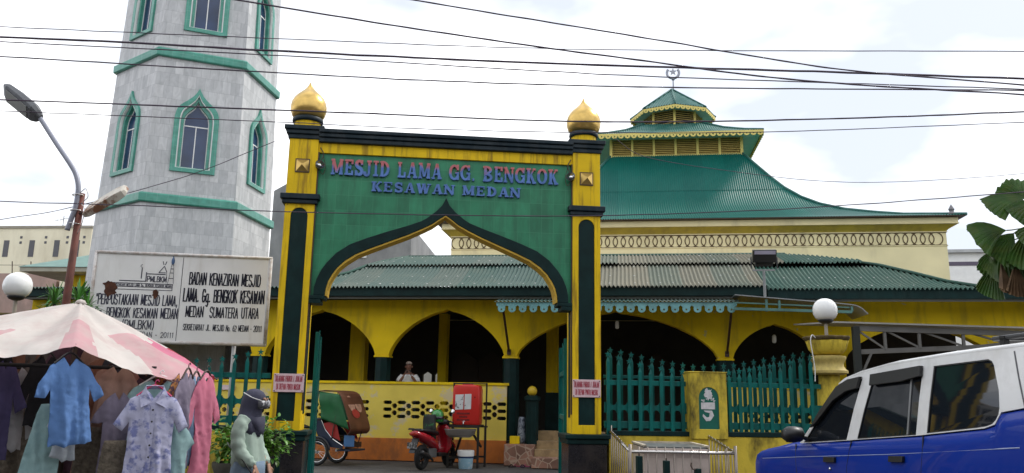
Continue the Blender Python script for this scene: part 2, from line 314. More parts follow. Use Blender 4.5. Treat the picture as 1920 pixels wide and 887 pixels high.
def interp(x, tab):
    if x <= tab[0][0]: return tab[0][1]
    for (a, b), (c, d) in zip(tab, tab[1:]):
        if x <= c: return lerp(b, d, (x - a) / (c - a))
    return tab[-1][1]
def crom(P, n=8):
    P = [Vector(p) for p in P]; out = []
    for i in range(len(P) - 1):
        a = P[i - 1] if i else P[0] * 2 - P[1]; b, c = P[i], P[i + 1]; d = P[i + 2] if i + 2 < len(P) else P[-1] * 2 - P[-2]
        for k in range(n):
            t = k / n
            out.append(0.5 * (2 * b + (c - a) * t + (2 * a - 5 * b + 4 * c - d) * t * t + (-a + 3 * b - 3 * c + d) * t ** 3))
    out.append(P[-1]); return out

# ------------------------------------------------------------------ ground
g = MB().add([(-300, -40, 0), (300, -40, 0), (300, 600, 0), (-300, 600, 0)], [(0, 1, 2, 3)]).build('ground', ASPH); struct(g)

# unseen row added behind the camera to block low sky and darken the veranda
t = thing('sky_blocker_row', 'unseen shophouse row added behind the camera to hold low sky light off the veranda', 'building', (0, -7, 0), 0)
SHW = mat('blocker_wall', (.22, .20, .17), .85, var=.15)
MB().box(-45, 45, -8, 0, 0, 8.2).build('wall', SHW, t)
for i in range(18):
    MB().box(-43 + i * 5, -39.5 + i * 5, -.02, .03, .1, 3.1).build('blocker_shop_front', mat('blocker_dark', (.04, .04, .045), .4), t)
    MB().box(-42.5 + i * 5, -40 + i * 5, -.02, .03, 5.2, 7.2).build('window', mat('blocker_dark', (.04, .04, .045), .4), t)
MB().box(-45, 45, .005, 2.6, 3.5, 3.7).build('blocker_canopy', SHW, t)

# ================================================================== MOSQUE
MO = thing('mosque', 'old yellow mosque with green tiered roofs, arcaded veranda and cream upper hall behind the gate', 'mosque', (-2, 20.6, 0), radians(-8))
ARCH = [(0, 0), (.06, .045), (.12, .062), (.19, .085), (.29, .13), (.39, .19), (.5, .265), (.61, .355), (.70, .45), (.79, .556), (.86, .66), (.92, .77), (.97, .88), (1, 1)]
def arch_pts(sl, sr, zs, za):
    c, h = (sl + sr) / 2, (sr - sl) / 2
    left = [(c - h * x, za - (za - zs) * y) for x, y in reversed(ARCH)]
    return left + [(c + h * x, za - (za - zs) * y) for x, y in ARCH[1:]]
arches = [(-7.69, -4.75, 3.74), (-4.39, -1.45, 3.74), (-1.085, 1.87, 3.76), (2.19, 7.05, 3.72), (7.42, 9.42, 3.42), (10.0, 13.3, 3.42), (13.9, 17, 3.42)]
pl_ = [(-11.2, 4.0), (-11.2, 0.55), (-8.05, 0.55), (-8.05, 2.61)]
for a in arches: pl_ += arch_pts(a[0], a[1], 2.61, a[2])
pl_ += [(17.5, 2.61), (17.5, 4.0)]
MB().plate(pl_, [], 0.0, 0.3).build('arcade_wall', Y2, MO)
mb = MB(); mb.box(9.44, 9.98, -0.02, 0.32, 0.02, 2.608); mb.build('pier', Y2, MO, bevel=0.01)
mb = MB(); mb.box(13.32, 13.88, -0.02, 0.32, 0.02, 2.608); mb.build('pier', Y2, MO, bevel=0.01)
for s in (-7.87, -4.57, -1.27, 2.03, 7.235):
    mb = MB(); mb.lathe([(0.205, 0.02), (0.205, 2.53)], 8, (s, 0.15, 0)); mb.build('column', DKG, MO)
    mb = MB(); mb.box(s - .2, s + .2, -.03, .33, 2.532, 2.575); mb.box(s - .18, s + .18, -.015, .315, 2.577, 2.606); mb.build('capital', Y2, MO, bevel=0.006)
# balustrade with pierced slots
def slot(c, z, w_, h): return [(c - w_ / 2, z), (c - w_ / 2 + h * .35, z + h / 2), (c + w_ / 2 - h * .35, z + h / 2), (c + w_ / 2, z), (c + w_ / 2 - h * .35, z - h / 2), (c - w_ / 2 + h * .35, z - h / 2)]
def balustrade(s0, s1, slots, par):
    holes = []
    for i, c in enumerate(slots):
        for z in (1.075, 1.245, 1.415): holes.append(slot(c, z, 0.235, 0.088))
        if i + 1 < len(slots) and slots[i + 1] - c < .5:
            for z in (1.16, 1.33): holes.append(circ((c + slots[i + 1]) / 2, z, 0.066, 10))
    MB().plate([(s0, .552), (s0, 1.86), (s1, 1.86), (s1, .552)], holes, -0.09, 0.02).build('balustrade', Y3, par)
    MB().box(s0 - .02, s1 + .05, -0.12, 0.06, 1.862, 1.925).build('rail_cap', Y2, par, bevel=0.008)
    MB().box(s0 - .01, s1 + .03, -0.14, 0.05, 0.02, .55).build('plinth', ORNG, par, bevel=0.006)
balustrade(-11.2, 1.97, [-8.0 + .36 * k for k in range(3)] + [-6.6 + .36 * k for k in range(5)] + [-1.62 - .36 * k for k in range(8, -1, -1)] + [-1.03 + .36 * k for k in range(9)], MO)
balustrade(7.32, 17.4, [7.8 + .36 * k for k in range(9)] + [11.6 + .36 * k for k in range(9)], MO)
pq = thing('balustrade_plaque', 'small pinkish plaque on the balustrade seen between the left fence bars', 'sign', MO.matrix_basis @ Vector((-5.28, -.125, 1.72)), radians(-8)); MB().box(-.21, .21, -.012, 0, -.06, .06).build('panel', mat('pale_plaque', (.7, .55, .55), .5), pq)
# interior
MB().box(-11, 17.4, 0.32, 4.1, 0.4, 0.55).build('veranda_floor', mat('floor_tile', (0.16, 0.13, 0.11), 0.3), MO)
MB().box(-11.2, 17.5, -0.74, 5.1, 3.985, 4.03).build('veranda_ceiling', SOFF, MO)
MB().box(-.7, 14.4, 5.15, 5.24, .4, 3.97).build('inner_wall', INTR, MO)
winr = lambda a, b, c, d: [(a, c), (b, c), (b, d - .1), ((a + b) / 2, d), (a, d - .1)]
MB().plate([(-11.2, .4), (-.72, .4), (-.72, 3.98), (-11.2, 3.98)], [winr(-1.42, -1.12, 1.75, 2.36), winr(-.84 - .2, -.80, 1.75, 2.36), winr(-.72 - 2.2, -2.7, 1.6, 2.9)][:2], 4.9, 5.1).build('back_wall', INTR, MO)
for (a, b, d, lo) in ((-2.95, -2.5, 2.4, .55), (1.55, 1.92, 2.2, 1.75), (2.62, 2.95, 3.2, 1.75), (-0.55, -0.3, 3.2, .55)):
    mb = MB(); mb.box(a, b, d, d + .35, lo, 3.98); mb.build('inner_pier', Y2, MO)
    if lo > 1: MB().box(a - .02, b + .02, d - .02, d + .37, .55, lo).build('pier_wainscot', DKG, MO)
for s in (-.1, .75, 3.4, 4.6, 5.8):
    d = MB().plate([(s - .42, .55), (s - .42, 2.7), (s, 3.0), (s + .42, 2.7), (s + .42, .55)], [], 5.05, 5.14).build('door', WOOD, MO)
    MB().sphere((s + .33, 5.02, 1.5), .03).build('door_handle', CHROM, d)
# fascia and soffit
MB().box(-11.3, 8.13, -.84, -.78, 3.99, 4.215).build('fascia', DKG, MO)
MB().box(8.14, 17.6, -.86, -.80, 3.91, 4.135).build('fascia', DKG, MO)
MB().box(-11.2, 8.13, -.74, -.70, 3.93, 3.982).build('eave_batten', mat('grey_batten', (0.16, 0.17, 0.16), 0.6), MO)
MB().box(8.2, 17.5, -.76, -.72, 3.86, 3.91).build('eave_batten', MATS['grey_batten'], MO)

def corr(mb, prof, s0, s1, pitch, amp, fn, sub=6, rows=6, jag=0.0):
    """prof: rows of (d, z, sL, sR) from eave upward"""
    n = int((s1 - s0) / pitch * sub); T = len(prof) - 1
    def at(t):
        i = min(int(t), T - 1); u = t - i; return [lerp(a, b, u) for a, b in zip(prof[i], prof[i + 1])]
    vs = []; fs = []
    for j in range(n + 1):
        s = s0 + (s1 - s0) * j / n; tm = T
        for q in range(T * 20 + 1):
            a = at(q / 20)
            if not (a[2] - 1e-6 <= s <= a[3] + 1e-6): tm = max(0, (q - 1) / 20); break
        wv = amp * cos(2 * pi * s / pitch)
        jj = jag * (noise.noise(Vector((floor(s / .78) * 3.7, 1, 0))))
        for i in range(rows + 1):
            a = at(tm * i / rows); vs.append(fn(s, a[0] - (jj if i == 0 else 0), a[1] + wv))
    for j in range(n):
        for i in range(rows):
            a = j * (rows + 1) + i; fs.append((a, a + rows + 1, a + rows + 2, a + 1))
    mb.add(vs, fs); return mb
idn = lambda s, d, z: (s, d, z)
# veranda roof: profile rows d, z, sL, sR
vp = [(-.92, 4.20, -3.55, 12.75), (-.2, 4.43, -3.2, 12.3), (.6, 4.78, -2.45, 11.75), (1.1, 5.04, -2.15, 11.2)]
vq = [(1.02, 5.045, -2.2, 11.3), (1.6, 5.22, -1.95, 10.7), (2.3, 5.44, -1.7, 10.0), (3.0, 5.62, -1.5, 9.3)]
vp2 = [(a, b - .07, c, d) for a, b, c, d in vp]
for nm, prof, s0, s1, m_ in (('roof', vp, -3.55, 3.2, RTEAL), ('roof', vp, 3.2, 8.13, RGREY), ('roof', vp2, 8.12, 12.75, RGRN)):
    corr(MB(), prof, s0, s1, 0.100, 0.029, idn, jag=.03).build(nm, m_, MO, smooth=True)
for s0, s1, m_ in ((-2.2, 3.2, RTEAL), (3.2, 8.9, RGREY), (8.9, 10.8, RGRN)):
    corr(MB(), [(a, b + .03, c, d) for a, b, c, d in vq], s0, s1, 0.100, 0.029, idn, jag=.12).build('roof', m_, MO, smooth=True)
# side slopes and back of the veranda roof, hip caps
lr = [[(-11.3, -.92, 4.2), (-3.55, -.92, 4.2), (-3.55, 3, 4.32), (-11.3, 3, 4.32)]]
def strip(mb, A, B):
    n = len(A); mb.add(A + B, [(i, i + 1, n + i + 1, n + i) for i in range(n - 1)])
A = [(r[2], r[0], r[1] + .01) for r in vp + vq[1:]]; B = [(r[2], 4.9 - (r[0] - 3) * 0, r[1] - .0) for r in vp + vq[1:]]
mb = MB(); strip(mb, A, [(x, 4.9, z) for x, y, z in A]); mb.build('roof', RTEAL, MO)
A = [(r[3], r[0], r[1] - .03) for r in vp + vq[1:]]
mb = MB(); strip(mb, A, [(x, 5.2, z) for x, y, z in A]); mb.build('roof', RGRN, MO)
mb = MB(); mb.add([(-1.5, 3, 5.63), (9.3, 3, 5.63), (9.3, 5.2, 5.5), (-1.5, 5.2, 5.5)], [(0, 1, 2, 3)]); mb.build('roof', RGREY, MO)
mb = MB(); mb.tube([(r[2], r[0], r[1] + .03) for r in vp + vq[1:]], .045, 6); mb.tube([(-1.5, 3, 5.65), (9.3, 3, 5.65)], .045, 6)
mb.tube([(r[3], r[0], r[1] - .02) for r in vp + vq[1:]], .04, 6); mb.build('ridge_cap', RGRN, MO, smooth=True)
sk = [(-.92, 4.2, -11.3, -3.4), (1.5, 4.28, -11.3, -2.7)]
corr(MB(), sk, -11.3, -3.4, .100, .027, idn, rows=2).build('roof', RTEAL, MO, smooth=True)
sk = [(-.92, 4.12, 12.6, 17.6), (1.5, 4.25, 11.8, 17.6)]
corr(MB(), sk, 12.6, 17.6, .100, .027, idn, rows=2).build('roof', RGRN, MO, smooth=True)
# flashing along the hall wall
MB().box(-1.3, 9.2, 2.98, 5.2, 5.50, 5.56).build('flashing', mat('old_mortar', (0.42, 0.36, 0.27), 0.9, var=0.3), MO)

rv = MB()  # pale roofing screws over the veranda sheets, all in one mesh
for rr, prof_, dz_ in ((.35, vp, .03), (1.45, vp, .03), (2.6, vp, .03), (.8, vq, .06), (2.0, vq, .06)):
    i_ = int(rr); u_ = rr - i_; a_ = [lerp(p_, q_, u_) for p_, q_ in zip(prof_[i_], prof_[i_ + 1])]; x_ = -3.0
    while x_ < 11.5:
        if a_[2] + .1 < x_ < a_[3] - .1 and random.random() < .8: rv.sphere((x_, a_[0] + random.uniform(-.02, .02), a_[1] + dz_ - (.07 if x_ > 8.13 and prof_ is vp else 0)), random.uniform(.014, .024), 6, 4, sc=(1, 1, .6))
        x_ += .3
rv.build('roof_screws', mat('pale_screw', (.62, .63, .6), .4), MO)
# --- hall
HC, HD, HW = 6.86, 12.72, 7.55
hall = MB().box(HC - HW, HC + HW, HD - HW, HD + HW, 0.1, 7.05).build('hall_wall', CREAM, MO)
def ring_box(mb, h, z0, z1): mb.box(HC - h, HC + h, HD - h, HD + h, z0, z1)
mb = MB()
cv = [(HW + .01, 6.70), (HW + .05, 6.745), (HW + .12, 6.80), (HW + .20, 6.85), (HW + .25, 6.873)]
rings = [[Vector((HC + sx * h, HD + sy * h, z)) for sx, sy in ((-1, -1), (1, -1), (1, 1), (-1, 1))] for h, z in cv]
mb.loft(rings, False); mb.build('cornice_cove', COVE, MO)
mb = MB(); ring_box(mb, HW + .29, 6.875, 6.905); ring_box(mb, HW + .27, 6.907, 7.07); mb.build('cornice', CREAM, MO, bevel=.01)
mb = MB(); ring_box(mb, HW + .03, 6.665, 6.695); ring_box(mb, HW + .025, 6.25, 6.275); mb.build('string_course', CREAM, MO, bevel=.005)
mb = MB()
RB = mat('frieze_brown', (0.13, 0.085, 0.035), 0.6)
for yy, ax in ((HD - HW - .012, 0),):
    k = int(2 * HW / .247)
    for i in range(k - 1): mb.torus((HC - HW + .21 + i * .2472, yy, 6.468), .195, .0155, 'y', 22, 4)
    mb.box(HC - HW, HC + HW, yy - .006, yy + .01, 6.645, 6.663); mb.box(HC - HW, HC + HW, yy - .006, yy + .01, 6.275, 6.29)
mb.build('ring_frieze', RB, MO, smooth=True)
HSEAM = 3.72
hp = [(8.0, 7.10), (6.69, 7.42), (6.0, 7.66), (5.3, 7.94), (4.66, 8.29), (4.16, 8.67), (3.7, 9.14), (3.3, 9.66), (2.8, 10.37), (2.45, 10.86)]
def side_fn(k):
    a = pi / 2 * k
    return lambda s, d, z: (HC + cos(a) * s - sin(a) * d, HD + sin(a) * s + cos(a) * d, z)
for k in range(4):
    corr(MB(), [(-h, z, -h, h) for h, z in hp if h > 3.6], -8.0, 8.0, .0775, .015, side_fn(k), rows=12).build('hall_roof', RHALL, MO, smooth=True)
    corr(MB(), [(-h, z + (.035 if h > 3 else .02), -h, h) for h, z in [(3.78, 9.04)] + [q for q in hp if q[0] < 3.75]], -3.78, 3.78, .0775, .015, side_fn(k), rows=6).build('hall_roof', RHALL, MO, smooth=True)
for sx, sy in ((-1, -1), (1, -1), (1, 1), (-1, 1)):
    MB().tube([(HC + sx * h, HD + sy * h, z + .02) for h, z in hp], .05, 6).build('hip_cap', RLAN, MO, smooth=True)
    MB().lathe([(.07, 0), (.10, .05), (.06, .12), (.09, .18), (.0, .34)], 8, (HC + sx * 7.7, HD + sy * 7.7, 7.15)).build('hip_finial', mat('grey_cement', (0.2, 0.19, 0.2), 0.8), MO)
mb = MB(); mb.box(HC - 8, HC + 8, HD - 8, HD + 8, 7.075, 7.092); mb.build('eave_board', BROWN, MO)
# --- square lantern with louvres
LW = 2.47
def rot4(fn_):
    for k in range(4): fn_(side_fn(k))
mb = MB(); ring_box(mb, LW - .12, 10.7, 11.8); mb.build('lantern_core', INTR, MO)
mbp = MB(); mbl = MB()
for k in range(4):
    f = side_fn(k)
    def bx(m_, s0, s1, d0, d1, z0, z1, tilt=0):
        vs = [f(s, d, z + (tilt if d == d1 else 0)) for z in (z0, z1) for s, d in ((s0, d0), (s1, d0), (s1, d1), (s0, d1))]
        m_.add(vs, [(0, 3, 2, 1), (4, 5, 6, 7), (0, 1, 5, 4), (1, 2, 6, 5), (2, 3, 7, 6), (3, 0, 4, 7)])
    for i in range(7):
        s = -LW + 2 * LW * i / 6; bx(mbp, s - .045, s + .045, -LW - .03, -LW + .06, 10.72, 11.62)
    bx(mbp, -LW, LW, -LW - .025, -LW + .05, 10.76, 10.84); bx(mbp, -LW, LW, -LW - .025, -LW + .05, 11.5, 11.6)
    for i in range(6):
        s0 = -LW + 2 * LW * i / 6 + .05; s1 = s0 + 2 * LW / 6 - .1
        for j in range(9): bx(mbl, s0, s1, -LW - .01, -LW + .07, 10.86 + j * .073, 10.885 + j * .073, .055)
mbp.build('lantern_post', FRNG, MO); mbl.build('louvre', LOUV, MO)
def fringe(mb, p, q, drop, per, th=.025):
    p, q = Vector(p), Vector(q); d = q - p; Ln = d.length; d.normalize(); n = max(2, int(Ln / per)); w_ = Ln / n
    up = Vector((0, 0, 1)); nrm = d.cross(up).normalized(); o = [(0, 0)]
    for i in range(n):
        for k in range(7):
            a = pi * k / 6; o.append((w_ * (i + .5) - w_ * .46 * cos(a), -drop * .45 - drop * .55 * sin(a)))
    o.append((Ln, 0))
    hs = [circ(w_ * (i + .5), -drop * .55, w_ * .13, 6) for i in range(n)]
    mb.plate(o, hs, -th / 2, th / 2, fn=lambda x, y, z: tuple(p + d * x + nrm * y + up * z))
MR = 3.17; MZ = 11.52
mp_ = [(MR, MZ), (2.6, 11.74), (1.9, 12.08), (1.15, 12.56)]
for k in range(4):
    corr(MB(), [(-h, z, -h, h) for h, z in mp_], -MR, MR, .085, .013, side_fn(k), rows=6).build('lantern_roof', RLAN, MO, smooth=True)
mb = MB(); mb.add([(HC - MR + .03, HD - MR + .03, MZ - .03), (HC + MR - .03, HD - MR + .03, MZ - .03), (HC + MR - .03, HD + MR - .03, MZ - .03), (HC - MR + .03, HD + MR - .03, MZ - .03)], [(0, 1, 2, 3)]); mb.build('lantern_soffit', SOFT, MO)
mb = MB(); cs = [(HC + a * MR, HD + b * MR, MZ + .0) for a, b in ((-1, -1), (1, -1), (1, 1), (-1, 1))]
for i in range(4): fringe(mb, cs[i], cs[(i + 1) % 4], .2, .235)
mb.build('scalloped_fringe', FRNG, MO)
for a, b in ((-1, -1), (1, -1), (1, 1), (-1, 1)): MB().tube([(HC + a * h, HD + b * h, z + .02) for h, z in mp_], .045, 6).build('hip_cap', RLAN, MO, smooth=True)
# --- octagonal top
oc = lambda r, z, k: Vector((HC + .07 + r * cos(-pi / 2 + k * pi / 4), HD + r * sin(-pi / 2 + k * pi / 4), z))
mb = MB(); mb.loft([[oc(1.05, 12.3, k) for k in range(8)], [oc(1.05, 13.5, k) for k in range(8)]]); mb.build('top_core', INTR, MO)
mbp = MB(); mbl = MB()
for k in range(8):
    a0, a1 = oc(1.17, 0, k), oc(1.17, 0, k + 1)
    mbp.bar(a0 + Vector((0, 0, 12.4)), a0 + Vector((0, 0, 13.45)), .09)
    for j in range(10):
        z = 12.52 + j * .085; mbl.bar(a0.lerp(a1, .06) + Vector((0, 0, z)), a0.lerp(a1, .94) + Vector((0, 0, z)), .06, .02)
mbp.build('lantern_post', FRNG, MO); mbl.build('louvre', LOUV, MO)
R8, Z8 = 1.74, 13.17
mb = MB(); mb.loft([[oc(R8 - .02, Z8 - .02, k) for k in range(8)], [oc(.4, Z8 - .0, k) for k in range(8)]], False); mb.build('top_soffit', SOFT, MO)
mb = MB()
for k in range(8): fringe(mb, oc(R8, Z8, k), oc(R8, Z8, k + 1), .17, .2)
mb.build('scalloped_fringe', FRNG, MO)
mb = MB()
for k in range(8):
    a, b, c = oc(R8 + .03, Z8 + .01, k), oc(R8 + .03, Z8 + .01, k + 1), oc(.02, 14.45, k)
    n = 48; e = (b - a); nm = e.cross(c - a).normalized(); vs = []; fs = []
    for i in range(n + 1):
        u = i / n; p0 = a.lerp(b, u); tt = 1 - abs(2 * u - 1); tp = p0 + (c - (a + b) / 2) * tt
        o_ = nm * .022 * cos(2 * pi * u * 12); vs += [p0 + o_, p0.lerp(tp, .5) + o_, tp + o_ * .3]
    for i in range(n): fs += [(3 * i, 3 * i + 3, 3 * i + 4, 3 * i + 1), (3 * i + 1, 3 * i + 4, 3 * i + 5, 3 * i + 2)]
    mb.add(vs, fs)
mb.build('top_roof', RLAN, MO, smooth=True)
for k in range(8): MB().tube([oc(R8 + .03, Z8 + .03, k), oc(.02, 14.48, k)], .035, 6).build('hip_cap', RLAN, MO, smooth=True)
fx, fy = HC + .13, HD
mb = MB(); mb.tube([(fx, fy, 14.4), (fx, fy, 14.98)], .028, 8); mb.lathe([(.0, 14.85), (.07, 14.9), (.0, 14.97)], 10, (fx, fy, 0))
mb.torus((fx, fy, 15.22), .25, .055, 'y', 28, 6, a0=radians(145), a1=radians(395))
st = []
for i in range(10): a = pi / 2 + i * pi / 5; r = .17 if i % 2 == 0 else .07; st.append((fx + r * cos(a), 15.26 + r * sin(a)))
mb.plate(st, [], fy - .02, fy + .02); mb.build('crescent_finial', mat('grey_zinc', (0.28, 0.29, 0.33), 0.4, metal=0.6), MO, auto=40)

# --- stone plinth, entrance steps, newel
STONE = mat('crazy_paving', (0.30, 0.15, 0.10), 0.7, var=0.2, vs=3)
n, k, b = nodes(STONE); src = base_in(STONE); c = n.new('ShaderNodeTexCoord'); vo = n.new('ShaderNodeTexVoronoi'); vo.feature = 'DISTANCE_TO_EDGE'; vo.inputs['Scale'].default_value = 5.5
k(c.outputs['Object'], vo.inputs['Vector']); lt = n.new('ShaderNodeMapRange'); lt.inputs[1].default_value = .02; lt.inputs[2].default_value = .06; k(vo.outputs['Distance'], lt.inputs[0])
v2 = n.new('ShaderNodeTexVoronoi'); v2.inputs['Scale'].default_value = 5.5; k(c.outputs['Object'], v2.inputs['Vector'])
hs = n.new('ShaderNodeHueSaturation'); k(src, hs.inputs['Color']); sx = n.new('ShaderNodeSeparateXYZ'); k(v2.outputs['Color'], sx.inputs[0])
mr = n.new('ShaderNodeMapRange'); mr.inputs[3].default_value = .6; mr.inputs[4].default_value = 1.35; k(sx.outputs[0], mr.inputs[0]); k(mr.outputs[0], hs.inputs['Value'])
mm = n.new('ShaderNodeMix'); mm.data_type = 'RGBA'; mm.inputs[6].default_value = (.42, .30, .22, 1); k(lt.outputs[0], mm.inputs[0]); k(hs.outputs['Color'], mm.inputs[7]); k(mm.outputs[2], b.inputs['Base Color'])
TAN = mat('tan_step_tile', (0.38, 0.26, 0.13), 0.4, var=0.1, vs=4, dirt=(0.14, 0.09, 0.05), da=.5, ds=5)
MB().box(2.02, 2.72, -.75, .3, .02, .50).build('stone_plinth', STONE, MO, bevel=.01)
mb = MB(); mb.box(2.73, 7.2, -1.3, -.72, .02, .24); mb.build('stone_step', STONE, MO, bevel=.01)
mb = MB(); mb.box(2.73, 7.2, -.71, -.36, .02, .40); mb.box(2.735, 7.2, -.355, .0, .02, .58); mb.box(2.74, 7.2, .005, .4, .02, .80); mb.build('step', TAN, MO, bevel=.008)
MB().box(7.2, 7.4, -.75, .3, .02, .5).build('stone_plinth', STONE, MO, bevel=.01)
MB().box(2.12, 2.34, -.52, -.3, .502, .68).build('low_block', Y2, MO, bevel=.01)
mb = MB(); mb.box(1.99, 2.30, -.2, .12, .505, .56); mb.build('door_slab', BLACK, MO)
nw = MB().lathe([(.155, .50), (.155, 1.50), (.2, 1.52), (.2, 1.6), (.12, 1.64)], 8, (2.62, -.3, 0)).build('newel_post', DKG, MO)
MB().sphere((2.62, -.3, 1.74), .12, 20, 12, sc=(1, 1, 1)).build('newel_ball', mat('ball_yellow', (0.62, 0.42, 0.02), .5), nw, smooth=True)

# --- entrance awning (scalloped board, sheet, struts)
AW = thing('entrance_awning', 'pale teal awning with round scalloped edge on brown struts over the mosque entrance', 'awning', (-2, 20.6, 0), radians(-8))
AWC = mat('awning_blue', (0.17, 0.40, 0.42), 0.5, var=0.12, vs=3, dirt=(0.10, 0.2, 0.2), da=.5, ds=4)
s0, s1 = 1.84, 7.39; zt = 3.79; per = .248; n = int((s1 - s0) / per); w_ = (s1 - s0) / n
o = [(s0, zt)]
for i in range(n):
    c = s0 + w_ * (i + .5)
    o += [(c - w_ * .5, zt - .05)] + [(c - w_ * .5 + w_ * .16 * (1 - cos(t)) , zt - .05 - .05 * sin(t)) for t in (.5, 1.0, 1.57)]
    o += [(c - .085 * cos(t) * 1.05, zt - .155 - .085 * sin(t)) for t in (-.3, 0, .4, .8, 1.2, 1.57, 1.94, 2.34, 2.74, 3.14, 3.44)]
    o += [(c + w_ * .5 - w_ * .16 * (1 - cos(t)), zt - .05 - .05 * sin(t)) for t in (1.57, 1.0, .5)]
o.append((s1, zt))
for i in range(len(o)):
    pass
o2 = []
for p in o:
    if not o2 or (abs(p[0] - o2[-1][0]) + abs(p[1] - o2[-1][1])) > 1e-4: o2.append(p)
hs = [circ(s0 + w_ * (i + .5), zt - .17, .022, 8) for i in range(n)]
MB().plate(o2, hs, -1.20, -1.17).build('scalloped_board', AWC, AW)
corr(MB(), [(-1.25, 3.80, 1.8, 7.45), (-.75, 3.91, 1.8, 7.45)], 1.8, 7.45, .093, .015, idn, rows=2).build('awning_sheet', RTEAL, AW, smooth=True)
for s in (2.0, 7.27):
    mb = MB(); mb.bar((s, -.02, 2.68), (s, -1.12, 3.60), .05); mb.bar((s, -.02, 2.62), (s, -.02, 2.75), .09); mb.build('strut', BROWN, AW)
# --- green flat canopy to the right of it
GC_ = thing('green_canopy_frame', 'flat green metal canopy frame with open lattice side beside the scalloped awning', 'canopy', (-2, 20.6, 0), radians(-8))
FT = mat('canopy_green', (0.07, 0.17, 0.15), 0.5, var=.15)
mb = MB(); mb.bar((7.3, -1.3, 3.63), (9.85, -1.3, 3.56), .06)
for s in (8.02, 8.3, 9.44, 9.85): mb.bar((s, -1.3, 3.57), (s, -1.3, 3.90 - (s - 7.36) * .086), .05)
mb.bar((7.3, -1.3, 3.77), (9.8, -1.3, 3.66), .03); mb.build('lattice_side', FT, GC_)
mb = MB()
A = crom([(7.33, 0, 3.95), (8.6, 0, 3.84), (9.7, 0, 3.745), (10.0, 0, 3.68), (10.18, 0, 3.52)], 6)
strip(mb, [(p.x, -1.36, p.z) for p in A], [(p.x, -.1, p.z) for p in A]); mb.build('canopy_sheet', GREYM, GC_, solid=.02)

# --- grey carport canopy on the right
CP = thing('carport_canopy', 'grey flat metal carport roof on an open truss behind the blue and white car', 'canopy', (6.6, 15.5, 0), radians(-5))
TR = mat('grey_truss', (0.17, 0.165, 0.155), .55, var=.15)
mb = MB(); mb.add([(-.4, -.1, 3.06), (4.6, -.1, 2.95), (4.6, 3, 3.2), (-.4, 3, 3.3), (-.4, -.1, 3.09), (4.6, -.1, 2.98), (4.6, 3, 3.23), (-.4, 3, 3.33)], [(0, 1, 2, 3), (4, 7, 6, 5), (0, 4, 5, 1), (1, 5, 6, 2), (2, 6, 7, 3), (3, 7, 4, 0)])
mb.build('canopy_sheet', mat('grey_sheet', (0.38, 0.37, 0.35), .5), CP)
mb = MB(); mb.bar((-.05, 0, 2.97), (4.5, 0, 2.86), .06, .10); mb.bar((0, .02, 2.52), (2.3, .02, 2.64), .05, .09); mb.bar((2.3, .02, 2.64), (3.4, .02, 2.80), .05, .09)
xs = [.0, .52, 1.15, 1.95, 2.8]
for i, x in enumerate(xs[1:]): mb.bar((x, .01, 2.55 + x * .045), (x, .01, 2.95 - x * .024), .05)
for i in range(4): mb.bar((xs[i] + .03, .015, 2.93), (xs[i + 1] - .02, .015, 2.57 + xs[i + 1] * .045), .035)
mb.bar((.25, 0, 2.5), (.05, 0, 2.1), .04); mb.build('truss', TR, CP)
MB().box(-.07, .05, -.05, .07, 0, 3.0).build('post', mat('dark_post', (.02, .025, .022), .6), CP)
MB().box(4.4, 4.5, -.05, .05, 0, 2.9).build('post', MATS['dark_post'], CP)

